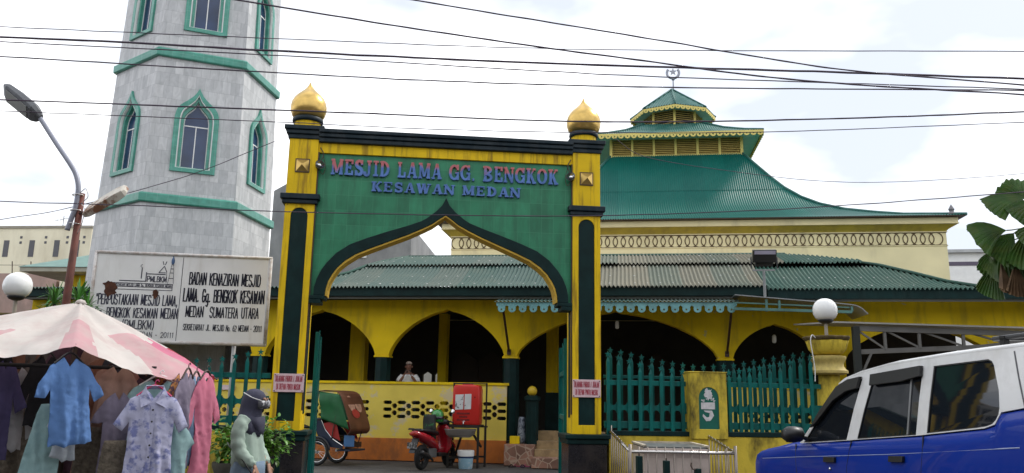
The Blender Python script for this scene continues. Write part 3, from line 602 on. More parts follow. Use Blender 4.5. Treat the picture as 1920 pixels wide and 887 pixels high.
# ================================================================== GATE
GY = radians(6.35); GL = (-1 - .095 * cos(GY), 13 - .095 * sin(GY), 0)
GT = thing('mosque_gate', 'tall yellow and green gateway with pointed arch, blue letters and two gold onion domes', 'gate', GL, GY)
P0, PW = 2.352, .235
for sx in (-1, 1):
    c = sx * P0
    post = MB()
    rec = [(c - .135, 1.14), (c + .135, 1.14), (c + .135, 4.365)] + [(c + .135 * cos(a), 4.365 + .135 * sin(a)) for a in [pi * i / 10 for i in range(1, 10)]] + [(c - .135, 4.365)]
    post.plate([(c - PW, 1.0), (c + PW, 1.0), (c + PW, 5.66), (c - PW, 5.66)], [rec], -.0, .03)
    post.box(c - PW, c + PW, .03, .48, 1.0, 5.66)
    po = post.build('post', Y1, GT, bevel=.004)
    MB().plate([(x * 1.0 + (.003 if x < c else -.003), z) for x, z in rec], [], .018, .028).build('recess_panel', DKG, po)
    # slim dark recess on the inner side face
    si = c - sx * PW
    MB().box(min(si, si - sx * .006), max(si, si - sx * .006), .17, .34, 1.25, 2.98).build('side_recess', DKG, po)
    mb = MB(); mb.box(min(si, si - sx * .022), max(si, si - sx * .022), .015, .035, 1.3, 5.45); mb.build('conduit', BROWN, po)
    mb = MB(); mb.box(c - PW - .075, c + PW + .075, -.075, .55, 4.63, 4.72); mb.box(c - PW - .045, c + PW + .045, -.045, .52, 4.56, 4.628); mb.build('mid_cornice', DKN, po, bevel=.012)
    mb = MB(); mb.box(c - PW - .085, c + PW + .085, -.085, .56, 5.80, 5.872); mb.box(c - PW - .055, c + PW + .055, -.055, .53, 5.73, 5.798); mb.box(c - PW - .025, c + PW + .025, -.025, .50, 5.655, 5.728); mb.build('top_cornice', DKN, po, bevel=.012)
    mb = MB(); mb.box(c - .365, c + .365, -.13, .61, .93, 1.0); mb.box(c - .335, c + .335, -.10, .58, .85, .928); mb.build('base_cap', DKG, po, bevel=.012)
    MB().box(c - .31, c + .31, -.075, .555, 0, .848).build('granite_base', GRAN, po, bevel=.006)
    bs = MB(); bs.box(c - .115, c + .115, -.014, 0, 5.085, 5.315, 1)
    bs.add([(c - .1, -.014, 5.10), (c + .1, -.014, 5.10), (c + .1, -.014, 5.30), (c - .1, -.014, 5.30), (c, -.09, 5.2)], [(0, 1, 4), (1, 2, 4), (2, 3, 4), (3, 0, 4)]); bs.build('boss', [GOLD, BROWN], po)
    cy = .24
    MB().lathe([(.215, 5.872), (.215, 6.0)], 28, (c, cy, 0)).build('dome_neck', Y1, po, auto=40)
    MB().lathe([(.215, 5.995), (.245, 6.0), (.255, 6.03), (.25, 6.07), (.23, 6.085)], 28, (c, cy, 0)).build('dome_collar', DKN, po, smooth=True)
    MB().lathe([(.225, 6.075), (.268, 6.13), (.294, 6.21), (.298, 6.29), (.283, 6.365), (.247, 6.435), (.195, 6.495), (.14, 6.545), (.092, 6.59), (.053, 6.635), (.025, 6.685), (.003, 6.735)], 36, (c, cy, 0)).build('onion_dome', GOLD, po, smooth=True)
OUT = [(0, 4.765), (.06, 4.64), (.16, 4.53), (.31, 4.41), (.40, 4.355), (.62, 4.27), (.94, 4.16), (1.25, 4.045), (1.52, 3.93), (1.73, 3.78), (1.87, 3.62), (1.95, 3.50), (2.01, 3.36), (2.045, 3.22), (2.05, 3.09)]
INN = [(0, 4.468), (.10, 4.40), (.22, 4.31), (.38, 4.225), (.60, 4.12), (.90, 3.995), (1.20, 3.87), (1.42, 3.77), (1.58, 3.66), (1.70, 3.54), (1.78, 3.42), (1.83, 3.32), (1.86, 3.20), (1.87, 3.09)]
def sym(t): return [(-x, z) for x, z in reversed(t)] + [(x, z) for x, z in t[1:]]
iw = P0 - PW - .002
MB().plate([(-iw, 5.44), (-iw, 3.09)] + sym(OUT) + [(iw, 3.09), (iw, 5.44)], [], .07, .30).build('tiled_panel', TILE, GT)
so, si_ = sym(OUT), sym(INN)
MB().plate(so + [(x, z) for x, z in reversed(si_)], [], -.0, .34).build('arch_trim', DKG, GT, bevel=.01)
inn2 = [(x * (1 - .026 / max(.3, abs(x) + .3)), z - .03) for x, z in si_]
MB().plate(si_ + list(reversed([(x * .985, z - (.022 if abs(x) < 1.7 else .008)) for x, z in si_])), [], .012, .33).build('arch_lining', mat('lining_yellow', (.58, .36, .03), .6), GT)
for sx in (-1, 1):
    mb = MB(); mb.box(min(sx * 1.868, sx * iw), max(sx * 1.868, sx * iw), -.005, .345, 3.03, 3.088); mb.box(min(sx * 1.93, sx * iw), max(sx * 1.93, sx * iw), .0, .34, 2.96, 3.028); mb.build('impost', DKG, GT, bevel=.008)
MB().box(-iw, iw, .03, .33, 5.443, 5.612).build('frieze_band', Y1, GT, bevel=.004)
mb = MB(); mb.box(-iw, iw, -.03, .4, 5.615, 5.69); mb.box(-iw, iw, -.06, .43, 5.693, 5.76); mb.box(-iw, iw, -.09, .46, 5.763, 5.828); mb.build('beam_cornice', DKN, GT, bevel=.012)
# slab-serif letters
LET = mat('faded_blue_letter', (.115, .215, .50), .6, spec=.2, var=.2, vs=6)
n, k, b = nodes(LET); src = base_in(LET); c = n.new('ShaderNodeTexCoord'); sp = n.new('ShaderNodeSeparateXYZ'); k(c.outputs['Object'], sp.inputs[0])
nz = n.new('ShaderNodeTexNoise'); nz.inputs['Scale'].default_value = 3.2; nz.inputs['Detail'].default_value = 5; k(c.outputs['Object'], nz.inputs['Vector'])
a1 = n.new('ShaderNodeMapRange'); a1.inputs[1].default_value = 5.14; a1.inputs[2].default_value = 5.33; a1.inputs[3].default_value = -.22; a1.inputs[4].default_value = .16; k(sp.outputs[2], a1.inputs[0])
ad = n.new('ShaderNodeMath'); k(nz.outputs['Fac'], ad.inputs[0]); k(a1.outputs[0], ad.inputs[1])
a2 = n.new('ShaderNodeMapRange'); a2.inputs[1].default_value = .47; a2.inputs[2].default_value = .60; k(ad.outputs[0], a2.inputs[0])
mm = n.new('ShaderNodeMix'); mm.data_type = 'RGBA'; mm.inputs[7].default_value = (.50, .16, .17, 1); k(a2.outputs[0], mm.inputs[0]); k(src, mm.inputs[6]); k(mm.outputs[2], b.inputs['Base Color'])
class Letters:
    def __init__(s): s.mb = MB(); s.side = MB(); s.k = 0
    def rib(s, pts, ws):
        """ribbon through 2D pts with widths"""
        s.k += 1; y0 = .03 - (s.k % 7) * .0016; L_, R_ = [], []
        for i, p in enumerate(pts):
            a = pts[max(0, i - 1)]; c = pts[min(len(pts) - 1, i + 1)]; dx, dz = c[0] - a[0], c[1] - a[1]; l = sqrt(dx * dx + dz * dz) or 1
            w_ = (ws[i] if isinstance(ws, (list, tuple)) else ws) / 2; L_.append((p[0] - dz / l * w_, p[1] + dx / l * w_)); R_.append((p[0] + dz / l * w_, p[1] - dx / l * w_))
        s.mb.plate(L_ + R_[::-1], [], y0, .072)
    def vert(s, x, z0, z1, w_, sw, st, top=True, bot=True):
        s.rib([(x, z0), (x, z1)], w_)
        if top: s.rib([(x - sw / 2, z1 - st / 2), (x + sw / 2, z1 - st / 2)], st)
        if bot: s.rib([(x - sw / 2, z0 + st / 2), (x + sw / 2, z0 + st / 2)], st)
    def draw(s, ch, x, z, W, H):
        t = W * .27; th = H * .13; sv = W * .46; st = H * .12; z1 = z + H; e = lambda a: x + a * W
        arc = lambda cx, cz, rx, rz, a0, a1, m=12: [(cx + rx * cos(radians(lerp(a0, a1, i / m))), cz + rz * sin(radians(lerp(a0, a1, i / m)))) for i in range(m + 1)]
        def ow(pts, cx): return [lerp(th, t, min(1, abs(p[0] - cx) / (W * .38))) for p in pts]
        if ch == 'M':
            s.vert(e(.14), z, z1, t * .6, sv * .7, st); s.vert(e(.86), z, z1, t * .9, sv * .7, st); s.rib([(e(.16), z1), (e(.5), z + H * .12)], t * .8); s.rib([(e(.84), z1), (e(.5), z + H * .12)], t * .5)
        elif ch == 'N':
            s.vert(e(.14), z, z1, t * .6, sv * .8, st); s.vert(e(.86), z, z1, t * .6, sv * .8, st, bot=False); s.rib([(e(.12), z1), (e(.86), z)], t * .95)
        elif ch == 'E':
            s.vert(e(.26), z, z1, t, sv, st); s.rib([(e(.1), z1 - st / 2), (e(.9), z1 - st / 2)], st); s.rib([(e(.1), z + st / 2), (e(.92), z + st / 2)], st); s.rib([(e(.3), z + H * .5), (e(.68), z + H * .5)], st)
            s.rib([(e(.86), z1), (e(.86), z1 - H * .28)], st); s.rib([(e(.88), z), (e(.88), z + H * .3)], st); s.rib([(e(.66), z + H * .38), (e(.66), z + H * .62)], st * .8)
        elif ch == 'L':
            s.vert(e(.28), z, z1, t, sv, st); s.rib([(e(.1), z + st / 2), (e(.92), z + st / 2)], st); s.rib([(e(.88), z), (e(.88), z + H * .36)], st)
        elif ch == 'I': s.vert(e(.5), z, z1, t * 1.5, W * .95, st)
        elif ch == 'J':
            s.vert(e(.6), z + H * .2, z1, t * 1.2, sv * 1.3, st, bot=False); p = arc(e(.32), z + H * .24, W * .3, H * .2, 0, -190); s.rib(p, [lerp(t, th * 1.6, i / 12) for i in range(13)])
        elif ch == 'D':
            s.vert(e(.25), z, z1, t, sv, st); p = arc(e(.34), z + H * .5, W * .5, H * .5 - th / 2, 90, -90); s.rib([(e(.2), p[0][1])] + p + [(e(.2), p[-1][1])], [th] + ow(p, e(.4)) + [th])
        elif ch == 'B':
            s.vert(e(.25), z, z1, t, sv, st)
            for zz, hh, rr in ((z + H * .74, H * .26, .42), (z + H * .26, H * .26, .50)):
                p = arc(e(.36), zz, W * rr, hh - th / 2 + .002, 90, -90); s.rib([(e(.2), p[0][1])] + p + [(e(.2), p[-1][1])], [th] + ow(p, e(.4)) + [th])
        elif ch == 'A':
            s.rib([(e(.16), z), (e(.48), z1)], t * .5); s.rib([(e(.84), z), (e(.52), z1)], t); s.rib([(e(.28), z + H * .32), (e(.72), z + H * .32)], th * .8)
            s.rib([(e(0), z + st / 2), (e(.34), z + st / 2)], st); s.rib([(e(.62), z + st / 2), (e(1.04), z + st / 2)], st); s.rib([(e(.42), z1 - st * .3), (e(.6), z1 - st * .3)], st * .6)
        elif ch == 'K':
            s.vert(e(.24), z, z1, t, sv, st); s.rib([(e(.36), z + H * .42), (e(.82), z1)], t * .55); s.rib([(e(.46), z + H * .55), (e(.84), z)], t); s.rib([(e(.66), z1 - st / 2), (e(.98), z1 - st / 2)], st); s.rib([(e(.62), z + st / 2), (e(1.03), z + st / 2)], st)
        elif ch == 'W':
            s.rib([(e(.1), z1), (e(.3), z)], t * .9); s.rib([(e(.3), z), (e(.5), z1)], t * .45); s.rib([(e(.5), z1), (e(.7), z)], t * .9); s.rib([(e(.7), z), (e(.9), z1)], t * .45)
            for q in (.1, .5, .9): s.rib([(e(q - .14), z1 - st / 2), (e(q + .14), z1 - st / 2)], st)
        elif ch == 'O': p = arc(e(.5), z + H * .5, W * .40, H * .5 - th / 2, 0, 360, 24); s.rib(p, ow(p, e(.5)))
        elif ch == 'G':
            p = arc(e(.52), z + H * .5, W * .42, H * .5 - th / 2, 40, 330, 20); s.rib(p, ow(p, e(.5))); s.rib([(e(.88), z + H * .02), (e(.88), z + H * .48)], t * .8); s.rib([(e(.62), z + H * .46), (e(1.02), z + H * .46)], st); s.rib([(e(.87), z + H * .64), (e(.87), z1)], st)
        elif ch == 'S':
            p = arc(e(.5), z + H * .73, W * .32, H * .27 - th / 2, 20, 250, 10) + arc(e(.5), z + H * .27, W * .34, H * .27 - th / 2, 70, -170, 10)
            s.rib(p, [th * 1.15 + t * .45 * sin(pi * i / (len(p) - 1)) for i in range(len(p))]); s.rib([(e(.82), z + H * .68), (e(.82), z1)], st); s.rib([(e(.15), z), (e(.15), z + H * .32)], st)
        elif ch == '.': s.rib([(e(.3), z + H * .08), (e(.7), z + H * .08)], H * .16)
def word_row(txt, x0, x1, z, H, widths):
    Ls = Letters(); out = []; tot = sum(widths.get(c, 1.0) for c in txt); u = (x1 - x0) / tot; x = x0
    for c in txt:
        w_ = widths.get(c, 1.0) * u
        if c != ' ': Ls.draw(c, x + w_ * .07, z, w_ * .86, H)
        else: out.append(Ls.mb); Ls = Letters()
        x += w_
    return out + [Ls.mb]
wd = {'M': 1.15, 'I': .55, 'J': .75, '.': .45, ' ': .55, 'W': 1.3, 'S': .85, 'E': .9, 'L': .85}
for m_ in word_row('MESJID LAMA GG. BENGKOK', -1.91, 1.88, 5.085, .265, wd) + word_row('KESAWAN MEDAN', -1.245, 1.245, 4.832, .165, wd): m_.build('lettering', LET, GT)
# small spotlights clamped to the posts
for sx in (-1, 1):
    t = thing('spotlight', ('small round spotlight clamped beside the boss of the left gate post', 'small round spotlight with dangling wire beside the boss of the right gate post')[sx > 0], 'spotlight', GT.matrix_basis @ Vector((sx * (P0 - PW - .03), -.03, 5.2)), GY, 'spotlights on the gate posts')
    mb = MB(); mb.lathe([(.02, -.04), (.055, -.02), (.075, .05), (.08, .055)], 14, M=Matrix.Rotation(radians(75), 4, 'X') @ Matrix.Rotation(radians(-sx * 25), 4, 'Y')); mb.build('housing', BLACK, t, auto=40)
    mb = MB(); mb.lathe([(.0, .052), (.07, .056), (.0, .075)], 14, M=Matrix.Rotation(radians(75), 4, 'X') @ Matrix.Rotation(radians(-sx * 25), 4, 'Y')); mb.build('lens', CHROM, t, smooth=True)
    mb = MB(); mb.tube(crom([(0, .02, .05), (-sx * .06, .03, .2), (0, .05, .33)], 5), .008, 5); mb.tube(crom([(0, .02, -.05), (-sx * .07, .0, -.14), (-sx * .10, .03, 0), (-sx * .05, .05, .2)], 5), .005, 5); mb.build('bracket_wire', BROWN, t)
# prohibition plaques
PLQ = mat('pink_plaque', (.72, .52, .54), .4, var=.08, vs=6); REDL = mat('red_letter', (.42, .02, .05), .5)
for sx in (-1, 1):
    t = thing('warning_plaque', ('pinkish plaque with red warning text on the left gate post', 'pinkish plaque with red warning text on the right gate post, next to the steel railing')[sx > 0], 'sign', GT.matrix_basis @ Vector((sx * P0 + (0.03 if sx < 0 else -.0), -.006, 1.72)), GY, 'warning plaques on the gate')
    MB().box(-.235, .225, -.012, 0, -.145, .135).build('panel', PLQ, t, bevel=.004)
    mb = MB(); text_mb(mb, 'DILARANG PARKIR / JUALAN', -.205, .195, .015, .10, -.016, .003); mb.build('lettering', REDL, t); mb = MB(); text_mb(mb, 'DI DEPAN PINTU MASUK', -.185, .175, -.105, -.022, -.016, .003); mb.build('lettering', REDL, t)
    mb = MB()
    for a in (-.215, .205):
        for z in (-.125, .115): mb.sphere((a, -.013, z), .009, 8, 6)
    mb.build('screw', BROWN, t)

# ------------------------------------------------------------------ fences in the gate's frame
def gpt(s, y, z): return GT.matrix_basis @ Vector((s + .095, y, z))
def star(mb, s, y, z, r):
    st = []
    for i in range(10):
        a = pi / 2 + i * pi / 5; q = r if i % 2 == 0 else r * .38; st.append((s + q * cos(a), z + q * sin(a)))
    mb.plate(st, [], y - .008, y + .008)
def fence(s0, s1, ztop, y, label, zr=(1.10, 1.21, 1.34, 1.51, 1.78, 1.86), step=.178, mid=True, m=TEAL, base=1.0, off=0.0):
    t = thing('picket_fence', label, 'fence', gpt(s0, y, 0), GY); Ln = s1 - s0
    mb = MB(); mb.box(0, Ln, -.02, .0, zr[4], zr[5]); mb.box(0, Ln, -.02, .0, zr[0], zr[1]); mb.build('rail', m, t, bevel=.004)
    n = int((Ln - off) / step)
    if mid:
        o = [(0, zr[2])]; up = []
        for i in range(int(Ln / step) + 1):
            a = i * step + off; c = a + step / 2
            if a + step > Ln: break
            o += [(c - .055 * cos(q), zr[2] + .05 * sin(q)) for q in (0, .5, 1, 1.57, 2.1, 2.6, 3.14)]
            up += [(c - .055 * cos(q), zr[3] - .05 * sin(q)) for q in (0, .5, 1, 1.57, 2.1, 2.6, 3.14)]
        o += [(Ln, zr[2]), (Ln, zr[3])] + up[::-1] + [(0, zr[3])]
        MB().plate(o, [], -.018, -.004).build('scalloped_rail', m, t)
    for i in range(n + 1):
        s = off + i * step; z = ztop(s0 + s)
        mb = MB(); mb.box(s - .028, s + .028, -.05, -.021, base, z - .14)
        mb.add([(s - .028, -.05, z - .14), (s + .028, -.05, z - .14), (s + .028, -.021, z - .14), (s - .028, -.021, z - .14), (s, -.035, z - .04)], [(0, 1, 4), (1, 2, 4), (2, 3, 4), (3, 0, 4)])
        star(mb, s, -.035, z - .02, .056); mb.build('picket', m, t)
    return t
fR = lambda s: interp(s, [(2.5, 2.33), (2.8, 2.24), (3.2, 2.12), (3.9, 2.03), (4.6, 2.03), (5.0, 2.09), (5.6, 2.2), (6.2, 2.34)])
fS = lambda s: interp(s, [(2.5, 2.42), (3.0, 2.33), (3.6, 2.2), (4.25, 2.12), (4.9, 2.17), (5.6, 2.3), (6.3, 2.42)])
fL = lambda s: interp(s, [(-6.4, 2.3), (-5.4, 2.08), (-4.0, 2.03), (-3.5, 2.07), (-3.2, 2.14), (-2.9, 2.2)])
fence(2.56, 3.93, fR, .1, 'teal iron picket fence with star tips between right gate post and niche pillar', off=.06)
fence(4.57, 6.26, fR, .1, 'teal iron picket fence with star tips between niche pillar and lamp pillar', off=.09)
fence(-6.2, -2.72, fL, .1, 'teal iron picket fence with star tips left of the gate behind the clothes stall', off=.08, step=.19)
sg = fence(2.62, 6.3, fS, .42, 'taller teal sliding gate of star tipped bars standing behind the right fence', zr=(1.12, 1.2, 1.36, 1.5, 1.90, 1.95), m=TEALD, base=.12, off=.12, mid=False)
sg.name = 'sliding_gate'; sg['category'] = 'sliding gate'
MB().box(.0, 3.7, -.02, .02, .10, .16).build('track', DKG, sg)
def basewall(s0, s1, label):
    t = thing('fence_wall', label, 'wall', gpt(s0, .02, 0), GY); Ln = s1 - s0
    MB().box(0, Ln, 0, .26, 0, .985).build('wall_body', Y4, t, bevel=.01)
    MB().box(.001, Ln - .001, -.012, .272, .987, 1.06).build('coping', DKG, t, bevel=.006)
    return t
basewall(2.62, 8.6, 'low stained yellow wall under the teal fence right of the gate')
basewall(-8.5, -2.78, 'low stained yellow wall under the teal fence left of the gate')
# pillar with niche
NP = thing('niche_pillar', 'stained yellow pillar with arched green niche panel in the middle of the right fence', 'pillar', gpt(4.247, 0, 0), GY)
pb = MB(); ni = [(-.168, 1.105), (.168, 1.105), (.168, 1.60)] + [(.168 * cos(a), 1.60 + .172 * sin(a)) for a in [pi * i / 10 for i in range(1, 10)]] + [(-.168, 1.60)]
pb.plate([(-.305, .95), (.305, .95), (.305, 2.0), (-.305, 2.0)], [ni], -.10, -.07); pb.box(-.305, .305, -.07, .3, 0, 2.0); pb.box(-.32, .32, -.11, .31, 2.001, 2.02); pb.build('pillar_body', Y4, NP, bevel=.008)
NG = mat('niche_green', (.008, .12, .085), .4, var=.1)
MB().plate([(x * .985, z) for x, z in ni], [], -.085, -.068).build('niche_panel', NG, NP)
mb = MB(); random.seed(4)
def torn(cx, cz, rx, rz, n=22, j=.35): return [(cx + rx * (1 + random.uniform(-j, j)) * cos(2 * pi * i / n), cz + rz * (1 + random.uniform(-j, j)) * sin(2 * pi * i / n)) for i in range(n)]
mb.plate(torn(-.0, 1.66, .065, .085), [], -.0895, -.086); mb.plate([(-.13, 1.42), (.10, 1.42), (.10, 1.53), (-.13, 1.525)], [], -.0905, -.086)
mb.plate([(-.09, 1.40), (.05, 1.40), (.08, 1.32), (.02, 1.24), (-.05, 1.23), (-.11, 1.31), (-.10, 1.345), (-.04, 1.29), (.0, 1.3), (.01, 1.36), (-.06, 1.375)], [], -.0895, -.086)
for i in range(14): mb.plate(torn(random.uniform(-.12, .13), random.uniform(1.54, 1.62), .012, .01, 8), [], -.0885 - i * .00005, -.086)
mb.build('torn_paper', mat('torn_paper', (.62, .60, .60), .7, var=.15, vs=12), NP)
# lamp pillars
def lamp_pillar(s, label, plant):
    t = thing('lamp_pillar', label, 'lamp pillar', gpt(s, .12, 0), GY, 'globe lamp pillars of the fence')
    fl = lambda a, z: 1 + .03 * cos(12 * a)
    MB().lathe([(.165, 0), (.165, 2.03)], 48, wob=fl).build('shaft', Y4 if plant else Y1, t, smooth=True)
    MB().lathe([(.24, 2.02), (.31, 2.045), (.31, 2.085), (.275, 2.11), (.245, 2.16), (.245, 2.21), (.275, 2.26), (.29, 2.285), (.29, 2.325), (.2, 2.34)], 36).build('collar', mat('lamp_cream', (.56, .44, .13), .7, var=.12, dirt=(.2, .14, .05), da=.6, ds=4, streak=2), t, auto=35)
    MB().lathe([(.15, 2.34), (.24, 2.37), (.30, 2.44), (.315, 2.52), (.335, 2.585), (.33, 2.59), (.05, 2.57)], 64, wob=lambda a, z: 1 + (.045 * cos(14 * a) if z > 2.5 else .02 * cos(14 * a))).build('bowl', Y4, t, smooth=True)
    MB().lathe([(.335, 2.587), (.365, 2.63), (.37, 2.655), (.34, 2.66), (.31, 2.60)], 64, wob=lambda a, z: 1 + .04 * cos(14 * a) + .03 * sin(5 * a + s)).build('bowl_rim', mat('mossy_rim', (.12, .085, .03), .9, var=.4, vs=9, bump=.4), t, smooth=True)
    MB().tube([(0, 0, 2.55), (0, 0, 2.9)], .028, 10).build('stem', mat('stem_grey', (.34, .30, .24), .6), t)
    MB().lathe([(.05, 2.88), (.10, 2.9), (.13, 2.935), (.12, 2.95)], 20).build('lamp_holder', BLACK, t, smooth=True)
    MB().lathe([(.12, 2.945), (.165, 2.98), (.195, 3.04), (.205, 3.105), (.195, 3.17), (.165, 3.235), (.12, 3.28), (.06, 3.305), (.003, 3.312)], 32).build('globe', GLOBE, t, smooth=True)
    if plant: MB().tube(crom([(-.3, -.2, 2.62), (-.37, -.22, 2.66), (-.40, -.22, 2.55), (-.36, -.2, 2.3), (-.33, -.18, 2.1), (-.34, -.18, 1.9)], 6), .008, 6).build('cable', WHITE, t)
    return t
lamp_pillar(6.43, 'yellow lamp pillar with planter bowl and white globe lamp left of the car roof', True)
lamp_pillar(-6.61, 'yellow lamp pillar with white globe lamp behind the umbrella at far left', False)
# open gate leaves
def leaf(s, y, ang, label, Ln=1.75):
    t = thing('gate_leaf', label, 'gate leaf', gpt(s, y, 0), GY + ang, 'open leaves of the gateway')
    mb = MB(); mb.box(0, .06, -.03, .03, .06, 2.55); mb.box(Ln - .06, Ln, -.03, .03, .06, 2.5)
    for z in (.12, 1.2, 1.95): mb.box(.061, Ln - .061, -.02, .02, z, z + .08)
    mb.build('frame', TEAL, t, bevel=.004)
    for i in range(11):
        x = .14 + i * (Ln - .28) / 10; m2 = MB(); m2.box(x - .02, x + .02, -.045, -.021, .1, 2.3 + .2 * abs(i - 5) / 5); star(m2, x, -.033, 2.34 + .2 * abs(i - 5) / 5, .045); m2.build('bar', TEAL, t)
leaf(-2.10, .52, radians(95.5), 'teal iron gate leaf swung open behind the left gate post')
leaf(2.02, .60, radians(83), 'teal iron gate leaf swung open behind the right gate post')

# steel railing round the tiled box
RL = thing('steel_railing', 'stainless steel railing around the tiled box beside the right gate post', 'railing', (0, 0, 0), 0)
mb = MB(); FLp, FRp, BLp, BRp = (1.71, 11.75), (3.19, 11.75), (1.60, 12.98), (3.12, 12.98)
mb.tube([(*BLp, 1.05), (*FLp, .83), (*FRp, .83), (*BRp, 1.0)], .024, 8)
mb.tube([(*BLp, .3), (*FLp, .12), (*FRp, .12), (*BRp, .3)], .02, 8); mb.build('handrail', STEEL, RL, smooth=True)
for (x0, y0, za), (x1, y1, zb), n, br in ((( *FLp, .83), (*FRp, .83), 12, 0), ((*BLp, 1.05), (*FLp, .83), 9, 1), ((*FRp, .83), (*BRp, 1.0), 8, 1)):
    for i in range(n + 1):
        u = i / n; x, y, z = lerp(x0, x1, u), lerp(y0, y1, u), lerp(za, zb, u)
        big = i in (0, n) and br == 0
        MB().tube([(x, y, 0), (x, y, z + (.10 if (big or (br and i == 0 and y > 12.5)) else .07 if not br else .03))], .024 if big else .009, 8).build('baluster', mat('dull_steel', (.22, .19, .165), .35, metal=.7, var=.15), RL, smooth=True)
BXT = mat('pale_tile', (.56, .47, .42), .35, var=.06, vs=3, dirt=(.30, .24, .19), da=.4, ds=2)
add_grid(BXT, .45, .25, (.34, .28, .24), .008)
BX = thing('tiled_box', 'pale tiled box with dark grey top inside the steel railing', 'utility box', (2.37, 12.35, 0), 0)
MB().box(-.46, .46, -.55, .55, 0, .88).build('box_body', BXT, BX, bevel=.006)
mb = MB(); mb.box(-.45, .45, -.54, .54, .882, .90); mb.build('box_top', mat('grey_top', (.10, .11, .11), .4, var=.25, vs=9, dirt=(.3, .3, .28), da=.4, ds=8), BX)
mb = MB(); mb.box(-.47, -.42, -.56, .56, .90, .925); mb.box(.42, .47, -.56, .56, .90, .925); mb.box(-.42, .42, .52, .57, .9, .925); mb.build('box_rim', mat('worn_rim', (.5, .44, .34), .7, var=.3, vs=10), BX)
for x, z, y, lb in ((1.64, .85, 10.5, 'short dark green post, tallest of three before the steel railing'), (1.98, .80, 10.5, 'short dark green post in the middle of three before the steel railing'), (2.37, .71, 10.5, 'short dark green post with a hook, lowest before the steel railing'), (-3.24, .70, 11.8, 'short dark green post before the left gate post and the veiled woman')):
    t = thing('short_post', lb, 'post', (x, y, 0), .3, 'short green posts along the street')
    MB().box(-.035, .035, -.035, .035, 0, z).build('shaft', DKG, t, bevel=.006)
    mb = MB(); mb.tube(crom([(-.0, 0, z), (-.06, 0, z - .01), (-.09, 0, z + .03), (-.085, 0, z + .07)], 5) if abs(x - 2.37) < .01 else [(0, 0, z), (0, 0, z + .03)], .009, 6); mb.build('lug', BROWN, t)

# ================================================================== TOWER
TY = radians(23.05); TC = Vector((-10.78, 26.2, 0))
TW = thing('minaret_tower', 'grey marble clad hexagonal minaret with teal bands and pointed windows', 'minaret', TC, TY)
side = lambda z: 2.70 - .028 * (z - 6.4); apo = lambda z: side(z) * sqrt(3) / 2
MARB = mat('grey_marble_tile', (.46, .47, .475), .5, var=.06, vs=2, spec=.3)
n, k, b = nodes(MARB)
uv = n.new('ShaderNodeUVMap'); uv.uv_map = 'uv'; br = n.new('ShaderNodeTexBrick'); br.offset = .5; br.offset_frequency = 2
br.inputs['Scale'].default_value = 1; br.inputs['Brick Width'].default_value = .26; br.inputs['Row Height'].default_value = .42; br.inputs['Mortar Size'].default_value = .004
br.inputs['Color1'].default_value = (.44, .445, .45, 1); br.inputs['Color2'].default_value = (.57, .57, .57, 1); br.inputs['Mortar'].default_value = (.33, .335, .34, 1)
k(uv.outputs[0], br.inputs['Vector'])
nz = n.new('ShaderNodeTexNoise'); nz.inputs['Scale'].default_value = 2.5; nz.inputs['Detail'].default_value = 7; nz.inputs['Distortion'].default_value = 1.2; mpv = n.new('ShaderNodeMapping'); mpv.inputs['Scale'].default_value = (2.5, 1, 1); k(uv.outputs[0], mpv.inputs['Vector']); k(mpv.outputs['Vector'], nz.inputs['Vector'])
mr = n.new('ShaderNodeMapRange'); mr.inputs[1].default_value = .3; mr.inputs[2].default_value = .7; mr.inputs[3].default_value = .86; mr.inputs[4].default_value = 1.1; k(nz.outputs['Fac'], mr.inputs[0])
hs = n.new('ShaderNodeHueSaturation'); k(br.outputs['Color'], hs.inputs['Color']); k(mr.outputs[0], hs.inputs['Value'])
ms_ = n.new('ShaderNodeMapping'); ms_.inputs['Scale'].default_value = (2.2, .22, 1); k(uv.outputs[0], ms_.inputs['Vector'])
ns_ = n.new('ShaderNodeTexNoise'); ns_.inputs['Scale'].default_value = 1.6; ns_.inputs['Detail'].default_value = 8; k(ms_.outputs['Vector'], ns_.inputs['Vector'])
rs_ = n.new('ShaderNodeMapRange'); rs_.inputs[1].default_value = .50; rs_.inputs[2].default_value = .78; rs_.inputs[4].default_value = .35; k(ns_.outputs['Fac'], rs_.inputs[0])
mm_ = n.new('ShaderNodeMix'); mm_.data_type = 'RGBA'; mm_.inputs[7].default_value = (.27, .275, .27, 1); k(rs_.outputs[0], mm_.inputs[0]); k(hs.outputs['Color'], mm_.inputs[6]); k(mm_.outputs[2], b.inputs['Base Color'])
bpm = n.new('ShaderNodeBump'); bpm.invert = True; bpm.inputs['Strength'].default_value = .25; bpm.inputs['Distance'].default_value = .01; k(br.outputs['Fac'], bpm.inputs['Height']); k(bpm.outputs['Normal'], b.inputs['Normal'])
TTL = mat('teal_tile', (.055, .27, .20), .3, var=.14, vs=5, dirt=(.10, .34, .27), da=.5, ds=4)
add_grid(TTL, .3, .3, (.22, .42, .34), .008, bump=.1)
OGEE = [(1, 0), (.99, .12), (.95, .25), (.90, .34), (.80, .43), (.66, .51), (.5, .59), (.34, .68), (.2, .77), (.1, .87), (.03, .95), (0, 1)]
def ogee(hw, zb, zs, za): return [(-hw, zb)] + [(-hw * x, zs + (za - zs) * y) for x, y in OGEE] + [(hw * x, zs + (za - zs) * y) for x, y in reversed(OGEE[:-1])] + [(hw, zb)]
WZ = (8.2, 12.85)
